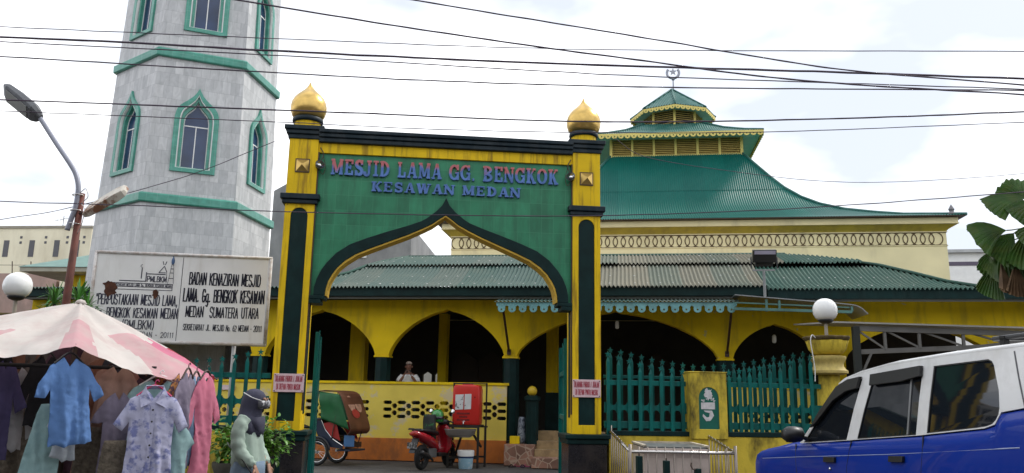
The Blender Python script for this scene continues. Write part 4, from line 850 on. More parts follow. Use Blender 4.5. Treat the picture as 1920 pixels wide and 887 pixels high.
for kf in range(6):
    a = kf * pi / 3
    def F(x, y, z, a=a):
        q = -apo(z) + y; return (cos(a) * x - sin(a) * q, sin(a) * x + cos(a) * q, z)
    holes = [ogee(.46, z0 + .14, z0 + 1.62, z0 + 2.52) for z0 in WZ]
    mb = MB(); zs = [0, 3, 7, 12, 17]
    mb.plate([(-side(z) / 2, z) for z in zs] + [(side(z) / 2, z) for z in reversed(zs)], holes, 0, .3, fn=F)
    ob = mb.build('tower_wall', MARB, TW)
    ul = ob.data.uv_layers.new(name='uv')
    for lp in ob.data.loops:
        co = ob.data.vertices[lp.vertex_index].co; x = cos(a) * co.x + sin(a) * co.y; ul.data[lp.index].uv = (x + kf * 3.1, co.z)
    for z0 in WZ:
        fo = ogee(.65, z0, z0 + 1.65, z0 + 2.76); f1 = ogee(.50, z0 + .12, z0 + 1.63, z0 + 2.56); f2 = ogee(.475, z0 + .135, z0 + 1.63, z0 + 2.52); f3 = ogee(.375, z0 + .17, z0 + 1.60, z0 + 2.36)
        mb = MB(); mb.plate(fo, [f1], -.07, .02, fn=F); mb.plate(f2, [f3], .03, .2, fn=F)
        fr = mb.build('window', TTL, TW)
        mb = MB(); mb.plate(f1, [f2], -.055, .03, fn=F)
        fe = ogee(.372, z0 + .175, z0 + 1.60, z0 + 2.35); fi = ogee(.345, z0 + .2, z0 + 1.59, z0 + 2.3)
        mb.plate(fe, [fi], .14, .18, fn=F)
        for bx_ in ((-.015, .015, z0 + .2, z0 + 1.52), (-.344, .344, z0 + 1.52, z0 + 1.555)):
            mb.plate([(bx_[0], bx_[2]), (bx_[1], bx_[2]), (bx_[1], bx_[3]), (bx_[0], bx_[3])], [], .145, .175, fn=F)
        mb.build('sash', WHITE, fr)
        MB().plate(fi, [], .158, .165, fn=F).build('pane', mat('blue_reflection_glass', (.022, .045, .11), .04, var=.3, vs=1.2, spec=.6), fr)  # blue reflection is put into the base colour of the panes
hexr = lambda R, z: [Vector((R * cos(-pi / 3 * 2 + j * pi / 3), R * sin(-pi / 3 * 2 + j * pi / 3), z)) for j in range(6)]
for zb in (7.30, 12.0, 16.6):
    mb = MB(); mb.loft([hexr(side(zb) - .05, zb - .15), hexr(side(zb) + .10, zb - .15), hexr(side(zb) + .13, zb - .12), hexr(side(zb) + .13, zb + .10), hexr(side(zb) + .05, zb + .15), hexr(side(zb) - .05, zb + .15)], False)
    mb.build('band', TTL, TW, bevel=.015)
MB().loft([hexr(side(14) - .5, .05), hexr(side(14) - .5, 16.9)]).build('tower_core', INTR, TW)
MB().lathe([(1.9, 17), (2.0, 17.3), (1.9, 18), (1.3, 19), (.5, 19.8), (.05, 20.6)], 24).build('tower_dome', TTL, TW, smooth=True)

# ================================================================== SIGN BOARD
SB = thing('sign_board', 'white two-panel sign board with black painted lettering, rust holes and steel posts', 'sign board', (-5.42, 13.4, 0), radians(8))
SBW = mat('sign_white', (.80, .79, .77), .45, var=.06, vs=2, dirt=(.42, .36, .28), da=.35, ds=3, streak=5, edge=(.52, .7))
MB().box(-1.43, 1.33, 0, .02, 2.36, 3.77).build('panel', SBW, SB)
mb = MB(); mb.tube([(-1.45, .0, 2.33), (-1.45, 0, 3.80)], .03, 8); mb.tube([(1.35, .0, 2.33), (1.35, 0, 3.80)], .03, 8); mb.tube([(-1.47, 0, 3.80), (1.37, 0, 3.80)], .028, 8); mb.tube([(-1.47, 0, 2.34), (1.37, 0, 2.34)], .028, 8)
mb.build('frame', mat('sign_frame', (.60, .58, .56), .5, var=.1, dirt=(.3, .2, .14), da=.6, ds=8), SB, smooth=True)
for x in (-1.1, .85): MB().tube([(x, .06, 0), (x, .06, 3.7)], .032, 10).build('post', mat('sign_post', (.5, .5, .5), .5), SB, smooth=True)
INK = mat('sign_ink', (.022, .022, .035), .7, spec=.15, var=.3, vs=9, dirt=(.36, .36, .36), da=.55, ds=9, edge=(.58, .72))
INKB = mat('sign_ink_bold', (.025, .025, .05), .6, var=.2, vs=9)
for tx_, a_, b_, c_, d_, m_ in (('BADAN KENAZIRAN MESJID', .06, 1.20, 3.315, 3.505, INK), ('LAMA. Gg. BENGKOK KESAWAN', -.01, 1.28, 3.03, 3.235, INK), ('MEDAN  SUMATERA UTARA', .05, 1.21, 2.775, 2.94, INK), ('SEKRETARIAT JL. MESJID No. 62 MEDAN - 20111', .03, 1.28, 2.555, 2.65, INK),
    ('"PERPUSTAKAAN MESJID LAMA,', -1.37, -.10, 2.945, 3.105, INKB), ('Gg. BENGKOK KESAWAN MEDAN', -1.36, -.085, 2.735, 2.89, INKB), ('(PMLBKM)', -.93, -.43, 2.55, 2.69, INKB), ('MEDAN - 20111', -.70, -.11, 2.42, 2.50, INKB)):
    for w_, p_, q_ in words(tx_, a_, b_):
        mb = MB(); text_mb(mb, w_, p_, q_, c_, d_, -.004, .003, wd=(d_ - c_) * .10 if len(tx_) < 35 else (d_ - c_) * .095); mb.build('lettering', m_, SB)
MB().box(-.072, -.064, -.003, .0, 2.37, 3.76).build('divider_line', INK, SB)
mb = MB()
for a, z0_, z1_, zz in ((0, 3.19, 3.20, 0), (0, 3.235, 3.245, 0)): mb.box(-1.2, -.2, -.003, 0, z0_, z1_)
mb.box(-1.2, -.2, -.003, 0, 3.295, 3.305); mb.box(-.21, -.2, -.004, 0, 3.19, 3.30)
text_mb(mb, 'PERPUSTAKAAN MESJID LAMA Gg. BENGKOK KESAWAN MEDAN', -1.18, -.22, 3.25, 3.29, -.003, .002)
mb.box(-1.05, -.63, -.003, 0, 3.33, 3.345); mb.box(-.64, -.625, -.0035, 0, 3.33, 3.49); mb.box(-.64, -.33, -.0042, 0, 3.455, 3.47)
text_mb(mb, 'PMLBKM', -.61, -.31, 3.335, 3.42, -.003, .002)
mb.box(-.715, -.70, -.003, 0, 3.38, 3.56); mb.torus((-.71, -.003, 3.59), .022, .004, 'y', 12, 4, a0=1.2, a1=5)
for p, q in (((-.44, 3.49), (-.36, 3.60)), ((-.36, 3.60), (-.315, 3.50)), ((-.44, 3.49), (-.33, 3.49)), ((-.315, 3.50), (-.315, 3.43)), ((-.39, 3.68), (-.37, 3.62)), ((-.33, 3.68), (-.35, 3.62))): mb.bar((p[0], -.002, p[1]), (q[0], -.002, q[1]), .003, .012)
for p, q in (((-.285, 3.31), (-.245, 3.63)), ((-.195, 3.31), (-.215, 3.63)), ((-.28, 3.40), (-.2, 3.40)), ((-.265, 3.49), (-.205, 3.49)), ((-.26, 3.56), (-.21, 3.56))): mb.bar((p[0], -.002, p[1]), (q[0], -.002, q[1]), .0035, .010)
mb.build('logo', INKB, SB)
MB().lathe([(.018, 3.635), (.026, 3.67), (.026, 3.71), (.012, 3.75), (.001, 3.79)], 8, (-.23, -.001, 0)).build('logo_minaret_cap', mat('ink_blue', (.06, .12, .25), .5), SB)
mb = MB(); random.seed(11); mb.plate(torn(-1.17, 3.19, .10, .115, 26, .22), [], -.006, -.001); mb.plate(torn(-1.2, 3.27, .09, .05, 18, .3), [], -.0065, -.001); mb.build('rust_hole', RUST, SB); MB().plate(torn(-.455, 3.135, .05, .07, 18, .25), [], -.006, -.001).build('rust_hole', RUST, SB)

# ================================================================== far buildings
FB = mat('far_cream', (.86, .80, .60), .8, var=.06, vs=.5, dirt=(.45, .38, .25), da=.4, ds=.6, streak=3)
t = thing('far_cream_building', 'long pale cream building with narrow slit windows far behind the street lamp', 'building', (-31, 45.5, 0), radians(-6))
MB().box(-6, 7.4, 0, 10, 0, 10.65).build('wall', FB, t)
MB().box(-6.05, 7.45, -.08, 10.05, 10.652, 10.78).build('parapet', mat('far_grey_edge', (.35, .32, .26), .8), t)
SL = mat('slit_dark', (.10, .10, .11), .5)
for i, x in enumerate((-1.8, .6, 2.35, 3.9, 5.4, 6.6)):
    mb = MB(); mb.box(x - .16, x + .16, -.02, .02, 9.0, 9.95); mb.build('window', SL, t)
mb = MB()
for x in (-.4, 1.4, 3.2, 4.7, 6.0, 7.0):
    for z in (9.75, 10.05): mb.box(x - .07, x + .07, -.015, .02, z, z + .14)
mb.build('vent', SL, t)
mb = MB(); mb.tube([(4.9, 1, 10.7), (4.9, 1, 11.6)], .025, 6); mb.tube([(4.4, 1, 11.3), (5.4, 1, 11.5)], .015, 5)
for i in range(6): mb.tube([(4.45 + i * .18, .8, 11.31 + i * .036), (4.45 + i * .18, 1.2, 11.31 + i * .036)], .01, 4)
a_ = mb.build('tv_antenna', GREYM); a_.location = (-31, 45.5, 0); a_.rotation_euler = (0, 0, radians(-6)); tag(a_, 'thin television antenna on the roof of the far cream building', 'antenna')
t = thing('boundary_wall', 'stained pinkish wall with wire posts below the far cream building', 'wall', (-24, 33, 0), radians(-4))
MB().box(-4, 5.6, 0, .2, 0, 6.25).build('wall_body', mat('pink_wall', (.50, .34, .29), .85, var=.18, vs=1, dirt=(.26, .2, .17), da=.6, ds=1.4, streak=2), t)
mb = MB()
for i in range(12): mb.tube([(-3.6 + i * .8, .1, 6.24), (-3.6 + i * .8, .0, 6.75)], .02, 5)
mb.tube([(-3.6, .05, 6.6), (5.2, .05, 6.6)], .01, 4); mb.build('wire_post', BROWN, t)
t = thing('pavilion', 'small yellow pavilion with green hipped roof beside the foot of the minaret', 'pavilion', (-15.2, 31, 0), radians(-4))
mb = MB(); e = 6.12; mb.add([(-3.2, -1.2, e), (4.5, -1.2, e), (4.5, 5, e), (-3.2, 5, e), (-.2, 1.8, 7.45), (1.8, 1.8, 7.45)], [(0, 1, 5, 4), (1, 2, 5), (2, 3, 4, 5), (3, 0, 4)]); mb.build('roof', mat('pav_green', (.12, .235, .20), .5, var=.1), t)
mb = MB(); mb.box(-3.15, 4.45, -1.15, 4.95, 5.95, 6.11); mb.build('eave', mat('pav_soffit', (.40, .38, .30), .7), t)
MB().plate([(-1.6, 0), (-1.6, 5.94), (4, 5.94), (4, 0)], [[(-.1, 4.0), (-.1, 5.0), (.5, 5.5), (1.1, 5.0), (1.1, 4.0)]], -.3, 0).build('wall', Y2, t)
t = thing('grey_concrete_building', 'grey unpainted concrete building with small white windows seen through the gate arch', 'building', (-8.2, 38, 0), radians(-3))
CG = mat('raw_concrete', (.27, .27, .27), .9, var=.15, vs=.8, dirt=(.17, .17, .18), da=.6, ds=1.2, streak=2, bump=.2)
MB().plate([(-3.4, 0), (3.42, 0), (3.42, 9.6), (-.2, 13.2), (-3.4, 11.3)], [], 0, 9).build('wall', CG, t)
for x, z in ((1.02, 8.25), (1.75, 8.72), (2.7, 9.05)):
    f = MB().plate([(x - .3, z - .22), (x + .3, z - .22), (x + .3, z + .22), (x - .3, z + .22)], [[(x - .2, z - .13), (x + .2, z - .13), (x + .2, z + .13), (x - .2, z + .13)]], -.06, .0).build('window', WHITE, t)
    MB().box(x - .2, x + .2, -.02, -.002, z - .13, z + .13).build('pane', mat('pale_pane', (.5, .5, .5), .3), f)
t = thing('white_far_building', 'white low building with a dark window band behind the palm at right', 'building', (29.5, 50, 0), radians(-10))
MB().box(-2.4, 6, 0, 8, 0, 11.1).build('wall', WHITE, t); MB().box(-2.3, 5, -.03, .02, 10.3, 10.55).build('window', mat('band_dark', (.1, .08, .12), .5), t); MB().box(-2.6, 6.2, -.3, 8.2, 11.102, 11.3).build('parapet', mat('far_grey2', (.42, .43, .43), .7), t)
t = thing('pale_back_house', 'pale low house wall seen through the small openings behind the standing man', 'house', (-2.6, 29.5, 0), radians(-8))
MB().box(-3, 1.4, 0, .5, 0, 3.4).build('wall', WHITE, t); MB().box(-3.1, 1.5, -.1, .6, 3.402, 3.5).build('coping', CREAM, t)

# ================================================================== STREET LAMP
SLp = thing('street_lamp', 'tall street lamp with grey curved arm and flat head on a rusty red pole', 'street lamp', (-6.31, 11.5, 0), 0)
MB().tube([(0, 0, 0), (-.01, 0, 2.8), (.02, 0, 4.36)], [.062, .055, .045], 14).build('pole', mat('rusty_red_pole', (.16, .045, .03), .7, var=.3, vs=5, dirt=(.07, .03, .02), da=.7, ds=6, streak=4, bump=.15), SLp, smooth=True)
MB().tube(crom([(-.1, -.05, 3.80), (-.06, -.05, 3.98), (-.02, -.05, 4.15), (-.015, -.05, 4.42), (-.07, -.05, 4.62), (-.17, -.05, 4.78), (-.42, -.05, 5.1), (-.66, -.05, 5.42), (-.76, -.05, 5.55)], 6), .035, 12).build('arm', mat('galvanised', (.27, .28, .33), .45, metal=.4, var=.1), SLp, smooth=True)
hd = Matrix.Translation((-.72, -.05, 5.50)) @ Matrix.Rotation(radians(-142.5), 4, 'Y').inverted()
mb = MB()
secs = [(0, .05, .04), (.06, .11, .06), (.14, .15, .075), (.45, .165, .075), (.66, .15, .06), (.74, .11, .03)]
ang = radians(145)
hx = Vector((cos(ang), 0, sin(ang))) ; hy = Vector((0, 1, 0)); hz = Vector((-sin(ang), 0, cos(ang))) * -1
hx = Vector((-.80, 0, .60)); hz = Vector((.60, 0, .80))
tilt = Matrix.Rotation(radians(38), 3, hx); hy = tilt @ hy; hz = tilt @ hz
rings = [[Vector((-.70, -.05, 5.49)) + hx * d + hy * w_ * cx + hz * h_ * cz for cx, cz in ((-1, -.6), (-.8, -1), (.8, -1), (1, -.6), (1, .4), (.7, 1), (-.7, 1), (-1, .4))] for d, w_, h_ in secs]
mb.loft(rings); mb.build('lamp_head', mat('lamp_head_grey', (.10, .105, .115), .45, var=.1), SLp, bevel=.006)
mb = MB(); o_ = Vector((-.70, -.05, 5.49)) - hz * .078
mb.add([o_ + hx * .2 - hy * .12, o_ + hx * .62 - hy * .12, o_ + hx * .62 + hy * .12, o_ + hx * .2 + hy * .12], [(0, 1, 2, 3)]); mb.build('lens', mat('lamp_lens', (.33, .34, .33), .25), SLp, solid=.004)
mb = MB()
for z in (4.1, 4.33, 3.9): mb.torus((-.02, -.02, z), .075, .008, 'z', 16, 6)
mb.tube(crom([(.02, -.05, 4.36), (.1, -.06, 4.42), (.14, -.05, 4.3), (.06, -.05, 4.2), (.12, -.06, 4.12), (.1, -.05, 3.9), (.05, -.05, 3.75)], 5), .006, 5); mb.build('clamp', STEEL, SLp, smooth=True)
ff = thing('rusty_floodlight', 'long rusty white floodlight box jutting from the rusty lamp pole', 'floodlight', (-6.24, 11.46, 4.03), 0)
ex = Vector((.86, -.1, .50)).normalized(); ez = Vector((-.35, -.62, .70)).normalized(); ey = ez.cross(ex).normalized(); ez = ex.cross(ey)
mb = MB(); o_ = Vector((.0, 0, .0))
rings = [[o_ + ex * d + ey * w_ * a + ez * h_ * b_ for a, b_ in ((-1, -1), (1, -1), (1, 1), (-1, 1))] for d, w_, h_ in ((.06, .11, .03), (.14, .14, .05), (.6, .14, .06), (.72, .12, .05), (.76, .08, .03))]
mb.loft(rings); mb.build('housing', mat('rusty_white', (.58, .54, .46), .6, var=.1, vs=4, dirt=(.20, .075, .03), da=.95, ds=4.5, edge=(.50, .60)), ff, bevel=.008)
mb = MB(); mb.tube([(-.06, .02, .02), tuple(ex * .1)], .02, 8); mb.build('bracket', BROWN, ff)

# floodlight on a slim post in front of the eaves
fl2 = thing('floodlight', 'black square floodlight on a short post standing on the green canopy frame', 'floodlight', MO.matrix_basis @ Vector((8.0, -1.28, .95)), radians(-8)); fl2.scale = (1.3, 1.3, 1.0)
mb = MB(); mb.tube([(0, 0, 2.95), (0, 0, 3.55)], .024, 8); mb.bar((-.19, 0, 3.56), (.19, 0, 3.56), .03, .035); mb.build('post', mat('post_grey', (.22, .23, .23), .5), fl2)
mb = MB(); M_ = Matrix.Translation((.02, 0, 3.86)) @ Matrix.Rotation(radians(18), 4, 'X'); mb.box(-.2, .2, -.05, .09, -.12, .17, 0, M_); mb.box(-.15, .15, .0, .10, -.21, -.122, 0, M_); mb.build('housing', BLACK, fl2, bevel=.012)
mb = MB(); mb.box(-.18, .18, -.058, -.051, .07, .15, 0, M_); mb.build('lens', mat('lens_violet', (.35, .33, .42), .2), fl2)
mb = MB(); mb.bar((-.21, 0, 3.6), (-.21, 0, 3.86), .02); mb.bar((.23, 0, 3.6), (.23, 0, 3.86), .02); mb.build('yoke', BLACK, fl2)

# ================================================================== CABLES
CB = mat('cable_black', (.085, .066, .09), .7, spec=.2, var=.2)
WI = [('thin black cable, uppermost of the set leaving the photo at left', .0075, [(-6.15, 9.0, 5.77), (-2.87, 9.0, 5.68), (0.85, 9.0, 5.61), (6.06, 9.0, 5.68)]),
 ('thick twisted cable bundle crossing the upper band of the minaret and the crescent finial', .016, [(-5.79, 8.5, 5.41), (-4.35, 8.5, 5.37), (-2.7, 8.5, 5.3), (0.21, 8.5, 5.21), (3.54, 8.5, 5.16), (5.69, 8.5, 5.12)]),
 ('medium cable just below the thick bundle, sagging across the white sky', .009, [(-6.12, 9.0, 5.58), (-2.69, 9.0, 5.46), (0.22, 9.0, 5.33), (2.11, 9.0, 5.27), (6.1, 9, 5.2)]),
 ('medium cable passing just over the left dome tip and the top roof apex', .011, [(-6.23, 9.2, 5.48), (-2.86, 9.2, 5.33), (-0.42, 9.2, 5.25), (2.15, 9.2, 5.23), (6.14, 9.2, 5.27)]),
 ('reddish twisted cable crossing in front of both gold domes', .013, [(-6.35, 9.5, 5.04), (-3.05, 9.5, 4.97), (-1.73, 9.5, 4.94), (0.24, 9.5, 4.89), (1.88, 9.5, 4.9), (4.19, 9.5, 4.99), (6.31, 9.5, 5.11)]),
 ('thin cable crossing just below the gold domes at the neck', .0075, [(-6.4, 9.6, 4.93), (-3.07, 9.6, 4.85), (-1.08, 9.6, 4.79), (0.9, 9.6, 4.78), (3.22, 9.6, 4.83), (6.36, 9.6, 5.01)]),
 ('thick cable descending from above the minaret windows to the right across the sky', .012, [(-3.5, 8, 5.72), (-2.98, 8.0, 5.65), (-1.51, 8.0, 5.42), (0.19, 8.0, 5.18), (1.32, 8.0, 5.04), (2.44, 8.0, 4.9), (3.55, 8.0, 4.81), (5.33, 8.0, 4.73)]),
 ('steep cable entering at the top above the gate and descending to the right', .011, [(-1.57, 8.2, 5.86), (-1.13, 8.2, 5.79), (0.19, 8.2, 5.58), (1.35, 8.2, 5.4), (2.51, 8.2, 5.21), (3.65, 8.2, 5.05), (5.48, 8.2, 4.92)]),
 ('single black cable crossing the gate just at the arch tip', .008, [(-5.84, 9.0, 3.63), (-4.32, 9.0, 3.61), (-2.71, 9.0, 3.57), (-0.79, 9.0, 3.56), (0.85, 9.0, 3.58), (2.67, 9.0, 3.67), (4.2, 9.0, 3.79), (5.87, 9.0, 3.95)]),
 ('slack wire rising from the rusty lamp pole to the minaret window', .0075, [(-9.5, 12, 3.75), (-7.75, 12.0, 4.06), (-6.73, 12.0, 4.26), (-5.0, 12.0, 4.79), (-3.69, 12.0, 5.37)]),
 ('slack thin wire drooping from the gate across the big green hall roof', .009, [(2.2, 17, 7.2), (3.11, 18.0, 7.07), (5.38, 18.0, 6.73), (7.22, 18.0, 6.57), (9.06, 18.0, 6.6), (11.79, 18.0, 6.84), (14, 18, 7.2)])]
for i, (lb, r, P) in enumerate(WI):
    P = [Vector(p) for p in P]; a = P[0] - P[1]; z = P[-1] - P[-2]
    ends = i in (9, 10)
    Q = ([] if ends else [P[0] + a.normalized() * 6]) + P + ([] if ends else [P[-1] + z.normalized() * 6])
    pts = crom(Q, 14); random.seed(i)
    pts = [p + Vector((0, 0, .006 * noise.noise(Vector((p.x * 2.5, i * 7, 0))))) for p in pts]
    tag(MB().tube(pts, [r * .74 * (1 + .25 * noise.noise(Vector((p.x * 5, i, 3)))) for p in pts], 6).build('overhead_cable', CB, smooth=True), lb, 'cable', 'overhead cables')

# ================================================================== PLANTS
def leaf_quad(mb, p, d, up, L_, W_, bend=.25, mi=0):
    d = d.normalized(); s_ = d.cross(up);
    if s_.length < 1e-3: s_ = Vector((1, 0, 0))
    s_.normalize(); n_ = s_.cross(d)
    a = p; m1 = p + d * L_ * .35; m2 = p + d * L_ * .7 - n_ * bend * L_ * .2; e = p + d * L_ - n_ * bend * L_ * .55
    mb.add([a, m1 + s_ * W_ * .5 + n_ * W_ * .12, m1, m1 - s_ * W_ * .5 + n_ * W_ * .12, m2 + s_ * W_ * .42 + n_ * W_ * .1, m2, m2 - s_ * W_ * .42 + n_ * W_ * .1, e],
           [(0, 1, 2), (0, 2, 3), (1, 4, 5, 2), (2, 5, 6, 3), (4, 7, 5), (5, 7, 6)], mi)
def bush(t, c, R, n, Ls, Ws, m, seed=1, name='foliage', nb=9):
    rnd = random.Random(seed); mb = MB(); st = MB(); tips = []
    for i in range(nb):
        a = rnd.uniform(0, 2 * pi); r = sqrt(rnd.uniform(.05, 1)); e = Vector((c[0] + R[0] * r * cos(a) * .8, c[1] + R[1] * r * sin(a) * .8, c[2] + R[2] * rnd.uniform(-.5, .85)))
        b0 = Vector((c[0] + rnd.uniform(-.04, .04), c[1] + rnd.uniform(-.04, .04), c[2] - R[2] * 1.15)); mid = b0.lerp(e, .5) + Vector((rnd.uniform(-.05, .05), rnd.uniform(-.05, .05), .06))
        P = crom([b0, mid, e], 5); st.tube(P, [.012 - .008 * k / len(P) for k in range(len(P))], 5); tips.append((P, e))
    for i in range(n):
        P, e = rnd.choice(tips); p = P[rnd.randint(3, len(P) - 1)] + Vector((rnd.gauss(0, 1) * R[0] * .2, rnd.gauss(0, 1) * R[1] * .2, rnd.gauss(0, 1) * R[2] * .22))
        d = (p - Vector(c)).normalized() + Vector((rnd.gauss(0, .6), rnd.gauss(0, .6), rnd.gauss(.15, .5)))
        leaf_quad(mb, p, d, Vector((rnd.gauss(0, .3), rnd.gauss(0, .3), 1)), Ls * rnd.uniform(.6, 1.2), Ws * rnd.uniform(.7, 1.2), rnd.uniform(.1, .6))
    st.build('stems', BROWN, t); return mb.build(name, m, t)
LF = mat('bush_leaf', (.105, .235, .028), .38, var=.2, vs=8, island=.55, trans=.25)
LFD = mat('strap_leaf', (.075, .20, .035), .4, var=.2, island=.5, trans=.25)
t = thing('potted_bush', 'round leafy bush in a dark cement pot behind the veiled woman', 'potted plant', (-3.47, 11, 0), 0)
MB().lathe([(.17, 0), (.2, .1), (.25, .5), (.29, .6), (.29, .655), (.25, .655), (.24, .58), (.02, .57)], 24, (-.1, 0, 0)).build('pot', mat('dark_cement', (.06, .055, .04), .8, var=.3, vs=6, bump=.3), t, auto=40)
bush(t, (-.0, 0, .93), (.62, .36, .30), 1700, .085, .05, LF, 3, nb=34)
for x, y, zb, lb, sd in ((-6.98, 12.4, 2.80, 'spiky strap leaved plant left of the rusty lamp pole', 1), (-6.58, 12.3, 2.82, 'spiky strap leaved plant right of the rusty lamp pole beside the sign board', 2)):
    t = thing('strap_leaf_plant', lb, 'plant', (x, y, 0), 0, 'strap leaved plants by the lamp pole'); rnd = random.Random(sd); mb = MB(); st = MB()
    heads = [(0, 0, zb + .1), (.12, .05, zb - .05), (-.14, .02, zb - .12), (.04, -.1, zb + .02)]
    for h in heads:
        st.tube(crom([(h[0] * .2, h[1] * .2, 0), (h[0] * .6, h[1], zb * .5), h], 6), [.03] * 6 + [.018] * 7, 6)
        for i in range(22):
            a = rnd.uniform(0, 2 * pi); el = rnd.uniform(.15, 1.35); d = Vector((cos(a) * cos(el), sin(a) * cos(el), sin(el))); Ln = rnd.uniform(.26, .44); W_ = .032
            s_ = d.cross(Vector((0, 0, 1))).normalized(); prev = None; vs = []; fs = []
            for q in range(6):
                u = q / 5; p = Vector(h) + d * Ln * u + Vector((0, 0, -.55 * Ln * u * u * (1.2 - sin(el) * .9))); ww = W_ * .5 * (sin(pi * min(1, u * .85 + .15)) + .05); vs += [p - s_ * ww, p + s_ * ww]
            for q in range(5): fs.append((2 * q, 2 * q + 1, 2 * q + 3, 2 * q + 2))
            mb.add(vs, fs)
    st.build('stems', BROWN, t); mb.build('leaves', LFD, t)
# fan palm
FP = thing('fan_palm', 'fan palm with broad pleated leaves and brown dead fronds hanging over the carport', 'palm tree', (9.3, 13.2, 0), 0)
MB().tube(crom([(0, 0, 0), (-.05, 0, 2), (-.02, 0, 3.9)], 8), [.13] * 10 + [.11] * 7, 12).build('trunk', mat('palm_trunk', (.10, .075, .05), .9, var=.3, vs=8, bump=.4), FP, smooth=True)
PG = mat('palm_green', (.040, .100, .014), .45, var=.45, vs=2.2, island=.25, trans=.22, dirt=(.10, .13, .02), da=.5, ds=4)
PB = mat('palm_brown', (.19, .115, .06), .7, var=.3, vs=6, trans=.15, dirt=(.09, .05, .03), da=.6, ds=5)
def fan(hub, nrm, axis, R, spread, mb, n=20, fold=.045, droop=.35):
    nrm = nrm.normalized(); ax = (axis - nrm * axis.dot(nrm)).normalized(); sd = nrm.cross(ax); vs = [hub]; fs = []; rr = 5
    cols = []
    for i in range(2 * n + 1):
        a = radians(-spread / 2 + spread * i / (2 * n)); d = ax * cos(a) + sd * sin(a); tipf = (1.0 if i % 2 == 1 else .955) * (1 + .05 * noise.noise(Vector((i * .5, R * 9, hub.x * 5)))) * (1 - .16 * (abs(a) / radians(spread / 2)) ** 2)
        col = []
        for j in range(1, rr + 1):
            u = j / rr; q = R * tipf * u; sa_ = abs(a) / radians(spread / 2); col.append(hub + d * q + nrm * ((fold if i % 2 else -fold) * u * (1 if u < .9 else .8)) * R - Vector((0, 0, droop * R * u ** 2.6 * (.55 + .35 * sa_))) + nrm * R * .10 * u * cos(2 * a))
        cols.append(col)
    base = 1
    for c_ in cols: vs += c_
    for i in range(2 * n):
        a0 = 1 + i * rr; a1 = a0 + rr; fs.append((0, a0, a1))
        for j in range(rr - 1): fs.append((a0 + j, a0 + j + 1, a1 + j + 1, a1 + j))
    mb.add(vs, fs)
crown = Vector((0, 0, 3.95)); HB = Vector((-9.3, -13.2, 0))
FANS = [((8.62, 13.1, 4.98), (-1, -.1, .22), (-.1, -.75, .75), .78, 62, 0), ((8.60, 13.2, 4.98), (-.35, .1, .8), (-.2, -1, .3), .52, 120, 0), ((8.72, 13.0, 4.86), (-1, -.1, -.10), (-.1, -.85, .6), .62, 66, 0), ((8.95, 13.1, 4.95), (.2, 0, .9), (.1, -1, .3), .55, 130, 0),
 ((8.12, 13.0, 4.38), (-1, 0, -.02), (.1, -.85, .55), .72, 72, 0), ((8.30, 13.1, 4.36), (-.85, -.1, -.75), (-.2, -1, .3), .60, 78, 0), ((8.15, 13.2, 4.20), (-.5, 0, -1), (-.35, -1, .2), .55, 84, 0), ((8.42, 12.9, 4.36), (-.25, -.2, -1), (-.4, -1, .25), .62, 86, 0),
 ((7.95, 13.1, 4.02), (-.9, -.1, -.75), (.25, -1, .3), .50, 70, 0), ((8.02, 13.25, 3.82), (-.5, 0, -1), (-.2, -1, .1), .50, 74, 0), ((8.35, 13.15, 4.0), (-.15, 0, -1), (-.4, -1, .2), .55, 80, 0), ((8.62, 12.9, 4.42), (-.55, -.4, -.35), (.2, -1, .4), .60, 92, 0), ((8.80, 12.95, 4.28), (-.35, -.3, -1), (.3, -1, .2), .62, 84, 0), ((8.55, 13.3, 4.1), (.2, 0, -1), (.1, -1, .1), .55, 70, 0),
 ((9.1, 12.9, 4.4), (-.3, -.5, -.7), (.2, -1, .3), .7, 120, 0), ((9.4, 13.0, 4.9), (.3, -.3, .9), (0, -1, .2), .7, 140, 0), ((10, 13.3, 4.6), (1, 0, .2), (0, -.8, .6), .75, 140, 0), ((9.0, 13.3, 4.1), (.1, 0, -1), (.2, -1, .1), .6, 90, 0),
 ((8.18, 12.95, 3.85), (-.1, 0, -1), (-.3, -1, .1), .58, 40, 1), ((8.0, 13.05, 3.86), (.05, 0, -1), (.2, -1, 0), .50, 32, 1), ((8.42, 13.1, 3.95), (.05, 0, -1), (-.2, -1, 0), .66, 44, 1), ((8.62, 13.0, 4.0), (.0, 0, -1), (.35, -1, 0), .7, 40, 1), ((8.9, 13.2, 3.9), (.0, 0, -1), (.2, -1, 0), .8, 60, 1)]
for hub, ax, nr, R_, sp_, dead in FANS:
    h = Vector(hub) + HB; mb = MB(); rp_ = noise.noise(Vector((hub[0] * 9, hub[2] * 7, 1))); fan(h, Vector(nr) + Vector((.3 * rp_, 0, .2 * rp_)), Vector(ax), R_, sp_, mb, n=11 if not dead else 7, fold=.028 if not dead else .09, droop=.35 if not dead else .1); lf = mb.build('frond', PB if dead else PG, FP, label='dead brown frond hanging down' if dead else None)
    mid = crown.lerp(h, .55) + Vector((0, 0, .22 if not dead else .05)); MB().tube(crom([crown, mid, h], 6), .011, 6).build('stalk', mat('stalk_green', (.10, .13, .03), .6), lf)

